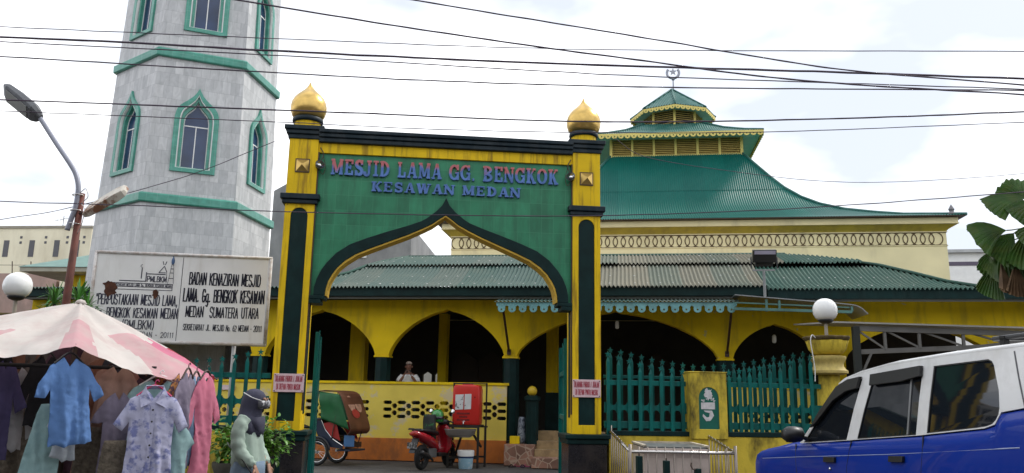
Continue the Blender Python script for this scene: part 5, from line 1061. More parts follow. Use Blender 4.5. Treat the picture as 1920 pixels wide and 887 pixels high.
# ================================================================== CAR
CA = thing('parked_car', 'two tone blue and white estate car parked nose in before the fence', 'car', (3.05, 6.2, 0), radians(-82))
BLUE = mat('car_blue', (.001, .028, .29), .40, var=.06, vs=1.5, coat=.28, spec=.12); CWH = mat('car_white', (.80, .80, .79), .34, var=.03, coat=.5, dirt=(.5, .49, .47), da=.3, ds=5)
CW_ = 1.66
def tum(z): return .10 * max(0, (z - 1.2) / .65) ** 1.3 - .03 * sin(pi * min(1, max(0, (z - .45) / .75)))
def side_maps():
    yield lambda x, y, z: (x - .05 * max(0, (z - 1.2) / .6), y + tum(z), z)
    yield lambda x, y, z: (x - .05 * max(0, (z - 1.2) / .6), CW_ - y - tum(z), z)
belt = [(-2.9, .93), (-2.84, .985), (-2.6, 1.03), (-2.39, 1.061), (-1.97, 1.135), (-1.80, 1.148), (-1.0, 1.213), (-.84, 1.228), (0, 1.298), (.12, 1.312), (.68, 1.372), (.78, 1.40), (.84, 1.48), (1.08, 1.515), (1.38, 1.53)]
def subdiv(P, m=3):
    out = []
    for a, b_ in zip(P, P[1:]):
        for i in range(m): out.append((lerp(a[0], b_[0], i / m), lerp(a[1], b_[1], i / m)))
    return out + [P[-1]]
wr = .34; wx = (-2.22, .62); wz_ = .31
def arc_bot(cx, r, z): return [(cx + r * cos(a), .31 + r * sin(a)) for a in [pi * i / 14 for i in range(15)] if .31 + r * sin(a) > z]
# lower body cross-section loft, blue
def top_at(x): return interp(x, belt)
mb = MB(); xs = [-2.92, -2.88, -2.8, -2.6, -2.4, -2.2, -2.0, -1.8, -1.4, -1, -.5, 0, .12, .3, .5, .68, .73, .78, .81, .84, .9, 1.0, 1.2, 1.38, 1.42]
rings = []
for x in xs:
    zt = top_at(x) - (.0); zb = .34 + .04 * (x + 3) / 4; e_ = 0.0
    pin = .10 if x <= -2.9 else .05 if x < -2.85 else .02 if x < -2.7 else (.03 if x > 1.4 else 0)
    if x == -2.92: zt -= .08; zb += .1
    crown_ = .05 if x < -1.9 else 0
    L_ = [(pin + tum(zb + (zt - zb) * q) , zb + (zt - zb) * q) for q in (0, .15, .35, .55, .75, .90)] + [(pin + .012 + tum(zt), zt - .012), (pin + .06 + tum(zt), zt + crown_ * .45), (pin + .3, zt + crown_ * .8), (CW_ / 2, zt + crown_)]
    R_ = [(CW_ - y, z) for y, z in reversed(L_[:-1])]
    sh = lambda z: x - .05 * max(0, (z - 1.2) / .6)
    rings.append([Vector((sh(z), y, z)) for y, z in L_ + R_])
mb.loft(rings); body = mb.build('body', BLUE, CA, smooth=True)
# wheel arches (black liners) and wheels
for cx in wx:
    for yy, sg_ in ((-.012, 1), (CW_ + .012, -1)):
        MB().plate([(cx - .40, .32)] + [(cx - .40 * cos(a), .33 + .40 * sin(a)) for a in [pi * i / 14 for i in range(15)]] + [(cx + .40, .32)], [], min(yy, yy + sg_ * .25), max(yy, yy + sg_ * .25)).build('wheel_arch', BLACK, CA)
        wl = MB(); yc = yy + sg_ * .10 - .0; wl.torus((cx, yc, .325), .245, .085, 'y', 32, 12); wo_ = wl.build('wheel', RUBB, CA, smooth=True)
        r_ = MB(); r_.lathe([(.02, -.06), (.10, -.07), (.17, -.03), (.195, -.06), (.205, .0)], 24, M=Matrix.Translation((cx, yc, .325)) @ Matrix.Rotation(pi / 2 * sg_, 4, 'X')); r_.build('rim', GREYM, wo_, smooth=True)
# white glasshouse sides with window openings
roofl = [(-1.84, 1.150), (-1.5, 1.42), (-1.158, 1.687), (-1.05, 1.735), (-.8, 1.787), (-.42, 1.835), (.25, 1.872), (1.06, 1.898), (1.22, 1.86), (1.40, 1.53)]
win = {'fw': [(-1.76, 1.158), (-1.015, 1.217), (-.79, 1.737), (-.98, 1.717), (-1.14, 1.657), (-1.42, 1.445)],
       'rw': [(-.850, 1.233), (-.05, 1.299), (.025, 1.797), (-.63, 1.747)],
       'qw': [(.075, 1.3155), (.62, 1.3745), (.70, 1.386), (.755, 1.403), (.79, 1.43), (.815, 1.466), (.826, 1.51), (.822, 1.62), (.775, 1.79), (.755, 1.818), (.72, 1.832), (.15, 1.808)]}
low = [(x, z + .001) for x, z in subdiv(belt[5:], 2)]
outline = low[::-1] + roofl
for i, fm in enumerate(side_maps()):
    hs_ = [subdiv(wv + [wv[0]], 2)[:-1] for wv in win.values()]
    MB().plate(subdiv(outline + [outline[0]], 2)[:-1], hs_, .012, .05, fn=fm).build('side_frame', CWH, CA)
    for kx, wv in win.items():
        MB().plate(subdiv(wv + [wv[0]], 2)[:-1], [], .024, .03, fn=fm).build('side_window', DGLASS, CA)
        cx = sum(p[0] for p in wv) / len(wv); cz = sum(p[1] for p in wv) / len(wv)
        inn = [(cx + (x - cx) * .98, cz + (z - cz) * .965) for x, z in wv]
        MB().plate(subdiv(wv + [wv[0]], 2)[:-1], [subdiv(inn + [inn[0]], 2)[:-1]], .016, .026, fn=fm).build('window_seal', BLACK, CA)
    # divider bar, visors, handles, seams, pin stripe
    MB().plate([(-.17, 1.296), (-.15, 1.298), (-.105, 1.76), (-.125, 1.758)], [], .014, .024, fn=fm).build('window_bar', GREYM, CA)
    mb = MB(); mb.plate([(-1.60, 1.30), (-1.44, 1.45), (-1.16, 1.675), (-.98, 1.735), (-.79, 1.755), (-.83, 1.655), (-1.0, 1.63), (-1.2, 1.55), (-1.5, 1.34)], [], -.022, .008, fn=fm); mb.plate([(-.63, 1.768), (.03, 1.815), (.03, 1.735), (-.2, 1.70), (-.635, 1.675)], [], -.022, .008, fn=fm); mb.build('rain_visor', BLACK, CA, bevel=.004)
    for hx_, hz_ in ((-1.24, 1.035), (-.26, 1.108)):
        d_ = MB().plate([(hx_ - .09, hz_ - .026), (hx_ + .09, hz_ - .016), (hx_ + .09, hz_ + .03), (hx_ - .09, hz_ + .02)], [], -.026, -.0, fn=fm).build('door_handle', BLACK, CA, bevel=.005)
        if hx_ < -1: MB().sphere(fm(hx_ + .0, -.004, hz_ - .075), .014, 10, 6).build('key_lock', CHROM, d_)
    mb = MB()
    for P in ([(-1.90, 1.14), (-1.87, .9), (-1.80, .45)], [(-.925, 1.218), (-.98, 1.0), (-1.02, .42)], [(.045, 1.30), (.02, 1.0), (-.02, .42)]):
        q = subdiv(P, 4); mb.tube([fm(x, .0045, z) for x, z in q], .0065, 5)
    mb.build('door_seam', BLACK, CA)
    mb = MB(); q = subdiv([(-2.6, .955), (-1.84, 1.019), (-.4, 1.135), (1.0, 1.265)], 5); mb.tube([fm(x, .004, z) for x, z in q], .0055, 5); mb.build('pinstripe', mat('pin_silver', (.3, .35, .5), .3), CA)
    mb = MB(); q = subdiv([(.96, 1.872), (1.0, 1.7), (1.05, 1.51), (1.08, 1.2), (1.1, .5)], 4); mb.tube([fm(x, .011, z) for x, z in q], .006, 5); mb.build('pillar_seam', mat('seam_grey', (.12, .12, .13), .6), CA)
    MB().plate([(1.10, 1.60), (1.24, 1.60), (1.20, 1.84), (1.06, 1.84)], [], -.006, .014, fn=fm).build('tail_light', mat('tail_red', (.35, .05, .04), .2), CA, bevel=.006)
    mr_ = MB(); mr_.loft([[Vector(fm(-1.66 + a, -.02 - d, 1.235 + b_)) for a, b_ in [(.062 * sc_ * cos(t_), .072 * sc_ * sin(t_)) for t_ in [2 * pi * k / 12 for k in range(12)]]] for d, sc_ in ((.03, .5), (.05, .9), (.12, 1.05), (.19, 1.0), (.23, .6))])
    mo_ = mr_.build('side_mirror', BLACK, CA, smooth=True)
    MB().tube([fm(-1.68, .02, 1.19), fm(-1.67, -.05, 1.21)], .02, 8).build('mirror_arm', BLACK, mo_)
# roof, pillars, glass front and rear, interior
mb = MB(); rows = []
for x, z in subdiv(roofl[2:9], 3):
    L_ = []
    for q in range(13):
        u = q / 12; y0 = .018 + tum(z); y = lerp(y0, CW_ - y0, u); cr = .055 * (1 - (2 * u - 1) ** 4) ** 1.0; L_.append(Vector((x - .05 * max(0, (z - 1.2) / .6), y, z + cr - .012)))
    rows.append(L_)
mb.loft(rows, closed=False, caps=False); mb.build('roof', CWH, CA, smooth=True, solid=-.03)
mb = MB(); mb.add([(-1.86, .10, 1.165), (-1.86, CW_ - .10, 1.165), (-1.20, CW_ - .15, 1.70), (-1.20, .15, 1.70)], [(0, 1, 2, 3)]); mb.build('windscreen', DGLASS, CA, solid=.01)
mb = MB(); mb.add([(1.40, .12, 1.45), (1.40, CW_ - .12, 1.45), (1.16, CW_ - .18, 1.85), (1.16, .18, 1.85)], [(0, 1, 2, 3)]); mb.build('rear_window', DGLASS, CA, solid=.01)
MB().box(-1.5, 1.2, .16, CW_ - .16, .95, 1.15).build('cabin_floor', BLACK, CA)
mb = MB()
for x, y in ((-.75, .42), (-.75, 1.2), (.15, .42), (.15, 1.2)): mb.box(x - .08, x + .08, y - .24, y + .24, 1.0, 1.5); mb.box(x - .05, x + .05, y - .12, y + .12, 1.52, 1.68)
mb.build('seat', mat('seat_grey', (.1, .1, .1), .8), CA, bevel=.03)
mb = MB(); mb.tube([(.5, .30, 1.985), (1.0, .30, 1.995)], .018, 8); mb.tube([(.5, CW_ - .3, 1.985), (1.0, CW_ - .3, 1.995)], .018, 8)
for x in (.6, .95): mb.bar((x, .28, 1.985), (x, CW_ - .28, 1.985), .05, .03); mb.box(x - .02, x + .02, .28, .32, 1.86, 1.985); mb.box(x - .02, x + .02, CW_ - .32, CW_ - .28, 1.86, 1.985)
mb.build('roof_rack', BLACK, CA)
MB().box(1.36, 1.52, .02, CW_ - .02, .42, .62).build('bumper', BLACK, CA, bevel=.03); MB().box(-3.02, -2.86, .04, CW_ - .04, .42, .62).build('bumper', BLACK, CA, bevel=.03)

# ================================================================== BECAK (cycle rickshaw)
BK = thing('passenger_rickshaw', 'cycle rickshaw cart with green side tarp and brown picture canopy inside the gateway', 'rickshaw', (-4.16, 19.25, 0), radians(-20))
for y in (-.42, .42):
    w_o = MB().torus((0, y, .30), .265, .034, 'y', 36, 8).build('wheel', RUBB, BK, smooth=True)
    MB().torus((0, y, .30), .222, .014, 'y', 36, 6).build('rim', CHROM, w_o, smooth=True)
    mb = MB()
    for i in range(18): a = 2 * pi * i / 18; mb.tube([(.03 * cos(a + .6), y + (.02 if i % 2 else -.02), .3 + .03 * sin(a + .6)), (.215 * cos(a), y, .3 + .215 * sin(a))], .0025, 4)
    mb.lathe([(.035, -.04), (.035, .04)], 12, M=Matrix.Translation((0, y, .3)) @ Matrix.Rotation(pi / 2, 4, 'X')); mb.build('spokes', CHROM, w_o)
    mb = MB(); mb.torus((0, y, .30), .325, .022, 'y', 24, 6, a0=radians(10), a1=radians(175)); mb.build('mudguard', mat('mud_dark', (.03, .03, .035), .5), w_o, smooth=True)
DB = mat('rick_navy', (.012, .022, .05), .4, var=.1); RDD = mat('rick_red', (.36, .025, .02), .35, var=.1); YEL = mat('rick_yellow', (.45, .30, .03), .45)
GTP = mat('green_tarp', (.012, .135, .04), .5, var=.18, vs=4, trans=.1, bump=.2, bs=12); BRC = mat('brown_canopy', (.13, .045, .022), .5, var=.3, vs=3)
mb = MB()
for y0, y1 in ((-.37, -.34), (.34, .37)): mb.plate([(-.30, .55), (-.12, .98), (.02, .98), (.14, .80), (.36, .60), (.62, .47), (.60, .38), (.30, .42), (.0, .46)], [], y0, y1)
mb.build('side_panel', DB, BK, bevel=.004)
for y0, y1 in ((-.385, -.372), (.372, .385)):
    MB().plate([(.10, .93), (.42, 1.0), (.56, .56), (.30, .66), (.17, .80)], [], y0, y1).build('red_panel', RDD, BK)
    MB().plate([(-.29, .57), (-.14, .86), (-.02, .62), (.0, .56)], [], y0, y1).build('yellow_panel', YEL, BK)
    mb = MB(); mb.tube([(.04, y0, 1.0), (.16, y0 - .002, .79), (.35, y0, .60), (.63, y0, .455)], .008, 6); mb.build('trim', CHROM, BK)
mb = MB(); mb.box(-.1, .5, -.335, .335, .52, .66); mb.box(-.18, .0, -.335, .335, .66, 1.05); mb.build('bench_seat', BLACK, BK, bevel=.03)
MB().box(.45, .8, -.33, .33, .33, .37).build('footboard', DB, BK, bevel=.01)
# canopy: hoops, side tarps, front/top sheet
def cloth_patch(c, nu=10, nv=8, amp=.02, seed=0):
    a, b_, c_, d = [Vector(p) for p in c]; nm = (b_ - a).cross(d - a).normalized(); vs = []; fs = []
    for j in range(nv + 1):
        for i in range(nu + 1):
            u, v = i / nu, j / nv; p = a.lerp(b_, u).lerp(d.lerp(c_, u), v); vs.append(p + nm * amp * noise.noise(Vector((u * 3.1 + seed, v * 2.2, seed))))
    for j in range(nv):
        for i in range(nu): q = j * (nu + 1) + i; fs.append((q, q + 1, q + nu + 2, q + nu + 1))
    return vs, fs
for y, sd in ((-.43, 1), (.43, 5)):
    mb = MB(); mb.add(*cloth_patch([(.05, y, 1.04), (.80, y, .80), (.50, y, 1.58), (-.04, y, 1.64)], 12, 12, .045, sd)); mb.build('side_tarp', GTP, BK, smooth=True, solid=.006)
mb = MB(); P = crom([(-.06, 0, 1.65), (.2, 0, 1.67), (.50, 0, 1.60), (.68, 0, 1.25), (.82, 0, .90), (.83, 0, .78), (.76, 0, .70)], 4)
strip(mb, [(p.x, -.435, p.z) for p in P], [(p.x, .435, p.z) for p in P]); mb.build('canopy_sheet', BRC, BK, solid=.012)
A_ = Vector((.50, 0, 1.60)); B_ = Vector((.82, 0, .90)); dr = (B_ - A_).normalized(); nr = Vector((-dr.z, 0, dr.x)) * -1
mb = MB()
def onf(y, d, h=.02): return A_ + dr * d + Vector((0, y, 0)) + Vector((.91, 0, .41)) * h
def ell(mb, cy, cd, ry, rd, h, mi): mb.add([onf(cy + ry * cos(2 * pi * i / 16), cd + rd * sin(2 * pi * i / 16), h) for i in range(16)], [tuple(range(16))], mi)
ell(mb, -.12, .26, .14, .2, .022, 0); ell(mb, -.05, .50, .16, .11, .0235, 1); ell(mb, .17, .3, .13, .17, .0225, 0)
mb.build('canopy_picture', [mat('pic_skin', (.50, .27, .18), .5, var=.3, vs=9), mat('pic_red', (.42, .04, .03), .5, var=.3, vs=9)], BK)
mb = MB()
for y in (-.41, .41): mb.tube([(-.12, y, .9), (-.06, y, 1.62)], .012, 6); mb.tube([(.35, y, .62), (.50, y, 1.56)], .012, 6)
mb.tube([(-1.0, -.40, 1.58), (-.04, -.42, 1.63)], .012, 6); mb.build('hoop', BROWN, BK)
MB().box(.64, .9, -.36, -.345, .44, .68).build('mud_flap', mat('flap_blue', (.05, .15, .33), .5), BK)
mb = MB(); mb.box(.66, .69, -.30, .34, .4, .52); mb.tube([(.78, -.3, .78), (.72, -.33, .66)], .012, 6); mb.tube([(.82, .1, .78), (.74, .1, .5)], .012, 6); mb.build('front_bar', BROWN, BK)
mb = MB(); mb.torus((-1.45, 0, .3), .27, .04, 'y', 32, 8); mb.build('wheel', RUBB, BK, smooth=True)
mb = MB(); mb.tube([(-1.45, 0, .3), (-1.0, 0, .55), (-.3, 0, .5)], .03, 8); mb.tube([(-1.0, 0, .5), (-1.1, 0, .95)], .025, 8); mb.build('frame_tube', DB, BK, smooth=True)
MB().loft([[Vector((-1.3 + dx, .13 * sc_ * cos(t_), .93 + .05 * sc_ * sin(t_) + dz)) for t_ in [2 * pi * k / 10 for k in range(10)]] for dx, sc_, dz in ((-.05, .5, 0), (.05, 1, .01), (.2, .9, .0), (.4, .8, -.05), (.65, .9, -.1), (.8, .5, -.12))]).build('saddle', BLACK, BK, smooth=True)

# ================================================================== SCOOTER
SCO = thing('scooter', 'red scooter seen from behind with green and black gear on its handlebar', 'scooter', (-1.87, 18.12, 0), radians(66))
REDP = mat('scooter_red', (.42, .008, .02), .22, var=.05, coat=.6)
for x, r_ in ((0, .255), (1.22, .255)):
    w_o = MB().torus((x, 0, .275), .21, .06, 'y', 32, 10).build('wheel', RUBB, SCO, smooth=True)
    mb = MB(); mb.torus((x, 0, .275), .155, .02, 'y', 24, 6); mb.lathe([(.04, -.06), (.04, .06)], 10, M=Matrix.Translation((x, 0, .275)) @ Matrix.Rotation(pi / 2, 4, 'X'))
    for i in range(5): a = 2 * pi * i / 5; mb.bar((x, 0, .275), (x + .15 * cos(a), 0, .275 + .15 * sin(a)), .03)
    mb.build('rim', BLACK, w_o)
def ringset(S): return [[Vector((x, wy * cos(t_), z + hz_ * sin(t_))) for t_ in [2 * pi * k / 14 for k in range(14)]] for x, z, wy, hz_ in S]
MB().loft(ringset([(-.40, .80, .05, .03), (-.34, .785, .11, .055), (-.2, .74, .16, .095), (.1, .66, .175, .12), (.35, .58, .16, .12), (.52, .48, .13, .10), (.6, .42, .1, .06)])).build('rear_cowl', REDP, SCO, smooth=True)
MB().loft(ringset([(-.3, .845, .1, .02), (-.2, .85, .14, .035), (.1, .82, .16, .045), (.3, .80, .14, .05), (.55, .77, .10, .05), (.63, .74, .06, .03)])).build('seat', BLACK, SCO, smooth=True)
MB().loft(ringset([(-.415, .79, .04, .02), (-.40, .775, .10, .035), (-.36, .76, .11, .04)])).build('tail_light', mat('lamp_red', (.5, .03, .02), .15), SCO, smooth=True)
mb = MB(); mb.tube([(-.34, -.14, .88), (-.43, -.10, .87), (-.45, 0, .87), (-.43, .10, .87), (-.34, .14, .88), (-.1, .16, .87)], .013, 8); mb.build('grab_rail', BLACK, SCO, smooth=True)
mb = MB(); mb.add([(-.30, -.08, .68), (-.30, .08, .68), (-.44, .07, .38), (-.44, -.07, .38), (-.26, -.08, .68), (-.26, .08, .68), (-.40, .07, .38), (-.40, -.07, .38)], [(0, 1, 2, 3), (7, 6, 5, 4), (0, 3, 7, 4), (1, 5, 6, 2), (0, 4, 5, 1), (3, 2, 6, 7)]); mb.build('mudguard', BLACK, SCO, bevel=.005)
MB().box(-.43, -.42, -.12, .12, .47, .60, M=None).build('number_plate', mat('plate_dark', (.06, .06, .06), .4, var=.4, vs=25, dirt=(.4, .4, .4), da=.8, ds=22, edge=(.5, .58)), SCO, bevel=.003)
mb = MB(); mb.box(-.05, .5, .07, .15, .22, .36); mb.box(.15, .5, -.1, .1, .25, .45); mb.build('engine', mat('engine_grey', (.12, .12, .12), .45), SCO, bevel=.02)
MB().tube(crom([(.3, -.1, .2), (.1, -.17, .25), (-.1, -.18, .32), (-.35, -.18, .40)], 4), [.03] * 6 + [.055] * 7, 12).build('muffler', BLACK, SCO, smooth=True)
MB().tube([(-.15, .13, .62), (0, .13, .29)], .025, 8).build('shock', CHROM, SCO, smooth=True)
MB().box(.55, .95, -.13, .13, .26, .34).build('floorboard', BLACK, SCO, bevel=.015)
MB().loft([[Vector((x + .03 * abs(y) * 5 - .06, y, z)) for y in (-w_, -w_ * .5, 0, w_ * .5, w_)] + [Vector((x + .03 * abs(y) * 5 - .0, y, z)) for y in (w_, w_ * .5, 0, -w_ * .5, -w_)] for x, w_, z in ((.92, .12, .3), (.98, .19, .45), (.98, .2, .65), (.94, .17, .85), (.92, .1, .95))]).build('leg_shield', REDP, SCO, smooth=True)
MB().loft(ringset([(.80, 1.0, .05, .05), (.85, 1.01, .13, .07), (.95, 1.0, .15, .08), (1.05, .97, .10, .06)])).build('handle_cowl', BLACK, SCO, smooth=True)
hb = MB().tube(crom([(.78, -.33, 1.0), (.86, -.18, 1.02), (.9, 0, 1.02), (.86, .18, 1.02), (.78, .33, 1.0)], 5), .016, 8).build('handlebar', BLACK, SCO, smooth=True)
for y in (-.25, .25):
    MB().tube([(.86, y * .9, 1.03), (.84, y * 1.1, 1.20)], .006, 6).build('mirror_stem', CHROM, hb); MB().lathe([(.0, -.012), (.05, -.01), (.055, .01), (.0, .014)], 16, M=Matrix.Translation((.83, y * 1.12, 1.24)) @ Matrix.Rotation(pi / 2, 4, 'Y')).build('mirror', CHROM, hb, smooth=True)
mb = MB(); mb.tube([(.92, 0, .95), (1.1, 0, .55)], .03, 8)
for y in (-.09, .09): mb.tube([(1.1, y, .6), (1.22, y, .275)], .02, 8)
mb.build('fork', BLACK, SCO, smooth=True)
mb = MB(); mb.torus((1.22, 0, .275), .285, .06, 'y', 20, 8, a0=radians(30), a1=radians(150)); mb.build('front_fender', REDP, SCO, smooth=True)
hm = thing('helmet', 'green and black crash helmet hanging on the scooter handlebar', 'helmet', (-1.62, 18.86, 1.13), radians(240))
MB().lathe([(.14, -.13), (.15, -.05), (.15, .02), (.135, .08), (.09, .135), (.03, .155), (.002, .158)], 24).build('shell', mat('helmet_green', (.01, .23, .03), .15, coat=.8, var=.05), hm, smooth=True)
MB().lathe([(.153, -.07), (.158, -.04), (.156, .0)], 24).build('visor', DGLASS, hm, smooth=True); MB().lathe([(.142, -.14), (.148, -.13), (.14, -.12)], 24).build('trim', BLACK, hm, smooth=True)
jk = MB(); rnd = random.Random(3); R_ = []
for i in range(14):
    u = i / 13; R_.append([Vector((.13 * cos(t_) * (1 + .25 * noise.noise(Vector((3 * cos(t_), 3 * sin(t_), u * 2)))) , (.15 + .08 * sin(pi * u)) * sin(t_) * (1 + .25 * noise.noise(Vector((2 * cos(t_), 2 * sin(t_), 5 + u * 2)))), .55 - .62 * u)) for t_ in [2 * pi * k / 18 for k in range(18)]])
jk.loft(R_); j_ = jk.build('jacket', mat('jacket_black', (.014, .018, .016), .7, var=.3, dirt=(.02, .16, .04), da=.9, ds=6, edge=(.60, .64)), smooth=True); j_.location = (-1.78, 18.72, .62); j_.rotation_euler = (0, 0, .5)
tag(j_, 'black jacket with green stripes draped over the scooter handlebar', 'jacket')

# ================================================================== WATER TANK AND STAND
TS = thing('wash_stand', 'dark iron wash stand with a shallow sink carrying the red water tank', 'wash stand', (-.98, 19.2, 0), radians(-6))
mb = MB()
for x, y in ((-.36, -.28), (.32, -.28), (-.36, .28), (.42, .2)): mb.bar((x, y, 0), (x, y, .90), .05)
for y, x0, x1, z in ((-.28, -.36, .32, .22), (.28, -.36, .42, .22), (-.28, -.40, .34, .9), (.28, -.40, .46, .9)): mb.bar((x0, y, z), (x1, y, z), .04)
mb.bar((-.1, .05, .75), (-.3, .1, .1), .045); mb.bar((.2, -.25, .75), (.34, .1, .45), .04); mb.build('frame', mat('iron_black', (.02, .016, .013), .6, var=.3), TS)
mb = MB()
for x, y in ((-.36, .28), (.43, .2)): mb.bar((x, y, .9), (x, y, 1.90), .035)
mb.bar((-.36, .28, 1.88), (.43, .2, 1.88), .03); mb.build('tank_guard', MATS['iron_black'], TS)
mb = MB(); mb.box(-.44, .36, -.30, .36, .915, .945); mb.build('shelf', MATS['iron_black'], TS)
MB().loft([[Vector((-.06 + sx * w_, -.42 + sy * d_, z)) for sx, sy in ((-1, -1), (-.8, -1.08), (.8, -1.08), (1, -1), (1.04, 0), (1, 1), (-1, 1), (-1.04, 0))] for w_, d_, z in ((.22, .12, .68), (.30, .16, .74), (.33, .19, .84), (.345, .2, .86), (.32, .175, .85), (.26, .13, .76))]).build('sink', mat('sink_grey', (.25, .23, .21), .3), TS, smooth=True)
TK = thing('water_tank', 'red plastic water tank with a torn white notice on the wash stand', 'water tank', (-.96, 19.22, .95), radians(-6))
REDT = mat('tank_red', (.58, .022, .015), .38, var=.06)
rr_ = lambda hw, hd, r, z: [Vector((sx * (hw - r) + r * cos(a), sy * (hd - r) + r * sin(a), z)) for sx, sy, a0 in ((1, 1, 0), (-1, 1, pi / 2), (-1, -1, pi), (1, -1, 3 * pi / 2)) for a in [a0 + pi / 2 * i / 5 for i in range(6)]]
MB().loft([rr_(.30, .27, .06, 0), rr_(.315, .285, .06, .03), rr_(.315, .285, .06, .78), rr_(.30, .27, .06, .86), rr_(.26, .23, .06, .895)]).build('tank_body', REDT, TK, auto=35)
MB().box(-.12, .12, -.1, .1, .896, .91).build('lid', REDT, TK, bevel=.01)
mb = MB(); mb.plate([(-.245, .33), (-.06, .34), (-.05, .68), (-.245, .67)], [], -.292, -.288); mb.plate([(-.035, .34), (.12, .35), (.125, .69), (-.03, .685)], [], -.2925, -.288); mb.build('notice', mat('notice_white', (.66, .66, .66), .6, var=.1, dirt=(.05, .05, .05), da=.85, ds=11, edge=(.56, .60)), TK)
mb = MB(); mb.box(-.21, .1, -.2895, -.287, .23, .27); mb.box(-.15, .04, -.2895, -.287, .16, .195); mb.box(-.2, .09, -.2895, -.287, .09, .125); mb.box(.19, .22, -.2895, -.287, .60, .63); mb.build('stencil', mat('stencil_dark', (.2, .006, .006), .6, var=.5, vs=30), TK)
mb = MB(); mb.tube([(-.03, -.28, .05), (-.03, -.38, .05), (-.03, -.40, .01)], .014, 8); mb.tube([(-.06, -.36, .075), (0, -.36, .075)], .01, 6); mb.build('tap', CHROM, TK, smooth=True)
BU = thing('paint_bucket', 'light blue and white plastic bucket on the ground under the sink', 'bucket', (-.95, 18.75, 0), .4)
BB = mat('bucket_blue', (.34, .55, .68), .4, var=.12, vs=6, dirt=(.62, .66, .68), da=.8, ds=6, edge=(.55, .6))
MB().lathe([(.145, 0), (.155, .02), (.175, .3)], 28).build('bucket_body', BB, BU, auto=35); MB().lathe([(.174, .27), (.188, .275), (.19, .38), (.185, .40), (.02, .395)], 28).build('lid', WHITE, BU, auto=35)
MB().lathe([(.1742, .235), (.1765, .268)], 28).build('band', mat('band_navy', (.02, .05, .16), .5), BU); mb = MB(); mb.torus((0, 0, .27), .186, .006, 'y', 20, 5, a0=pi, a1=2 * pi); mb.build('handle', BLACK, BU)

# footwear on the steps
random.seed(21); SHC = [(.03, .02, .02), (.25, .05, .07), (.05, .03, .05), (.36, .06, .14), (.06, .04, .03), (.15, .12, .1), (.02, .02, .03), (.2, .03, .04), (.1, .03, .08), (.3, .28, .25), (.05, .02, .02), (.12, .02, .04)]
SHN = ['black', 'red', 'dark purple', 'pink', 'brown', 'grey', 'black', 'dark red', 'plum', 'pale', 'dark brown', 'maroon']
for i, c_ in enumerate(SHC):
    u = .1 + i * .115; x = u; y = 19.55 - .14 * u + random.uniform(-.25, .1)
    t = thing('slipper', 'worn %s slipper among the footwear scattered below the mosque steps' % SHN[i], 'footwear', (x, y, 0.0), random.uniform(0, 6), 'slippers scattered before the steps')
    m_ = mat('slip_%d' % i, c_, .6); fp = [(-.12, -.03), (-.09, -.042), (.0, -.035), (.08, -.048), (.12, -.03), (.13, 0), (.12, .03), (.08, .046), (0, .034), (-.09, .042), (-.12, .03)]
    MB().loft([[Vector((a, b_, z)) for a, b_ in fp] for z in (.003, .028)]).build('sole', m_, t); MB().torus((.05, 0, .02), .045, .012, 'x', 10, 6, a0=0, a1=pi).build('strap', m_, t)
bd = MB(); R_ = []
for i in range(10):
    u = i / 9; R_.append([Vector((.13 * (1 - .45 * u) * cos(t_) * (1 + .3 * noise.noise(Vector((2 * cos(t_), 2 * sin(t_), u * 3)))), .11 * sin(t_) * (1 + .3 * noise.noise(Vector((2 * cos(t_), 9 + 2 * sin(t_), u * 3)))) , .62 * u)) for t_ in [2 * pi * k / 14 for k in range(14)]])
bd.loft(R_); o_ = bd.build('cloth_bundle', mat('bundle', (.30, .34, .40), .8, var=.3, vs=9, dirt=(.03, .04, .07), da=.9, ds=9, edge=(.48, .56)), smooth=True); o_.location = (.32, 20.1, .505); tag(o_, 'blue and white patterned cloth bundle leaning on the dark newel post', 'bundle')
for s, z, lb in ((4.66, 3.45, 'small white hanging lamp under the wide central arch'), (8.47, 3.12, 'small white hanging lamp under the low right arch')):
    p = MO.matrix_basis @ Vector((s, .5, z)); t = thing('hanging_lamp', lb, 'lamp', p, 0, 'lamps hanging in the arches')
    MB().tube([(0, 0, .07), (0, 0, 3.98 - z)], .006, 5).build('cord', BLACK, t); MB().lathe([(.03, -.13), (.05, -.1), (.05, .04), (.02, .08)], 12).build('tube_shade', GLOBE, t, smooth=True)

# ================================================================== PEOPLE
def skin_body(verts, edges, name, m, parent, sub=2):
    me = bpy.data.meshes.new('sk'); me.from_pydata([v[:3] for v in verts], edges, []); o = bpy.data.objects.new('sk', me); COL.objects.link(o)
    md = o.modifiers.new('s', 'SKIN'); md.use_smooth_shade = True
    for i, v in enumerate(verts): me.skin_vertices[0].data[i].radius = (v[3], v[4] if len(v) > 4 else v[3]); me.skin_vertices[0].data[i].use_root = (i == 0)
    s2 = o.modifiers.new('u', 'SUBSURF'); s2.levels = sub; s2.render_levels = sub
    dg = bpy.context.evaluated_depsgraph_get(); nm = bpy.data.meshes.new_from_object(o.evaluated_get(dg)); bpy.data.objects.remove(o)
    nm.name = name; nm.materials.clear(); nm.materials.append(m); nm.polygons.foreach_set('use_smooth', [True] * len(nm.polygons))
    ob = bpy.data.objects.new(name, nm); COL.objects.link(ob); ob.parent = parent; return ob
def join_into(ob, mb, m=None):
    b_ = bmesh.new(); b_.from_mesh(ob.data); me = bpy.data.meshes.new('j'); me.from_pydata([tuple(p) for p in mb.v], [], mb.f)
    me.polygons.foreach_set('use_smooth', [True] * len(me.polygons)); b_.from_mesh(me); bmesh.ops.recalc_face_normals(b_, faces=b_.faces); b_.to_mesh(ob.data); b_.free(); bpy.data.meshes.remove(me)
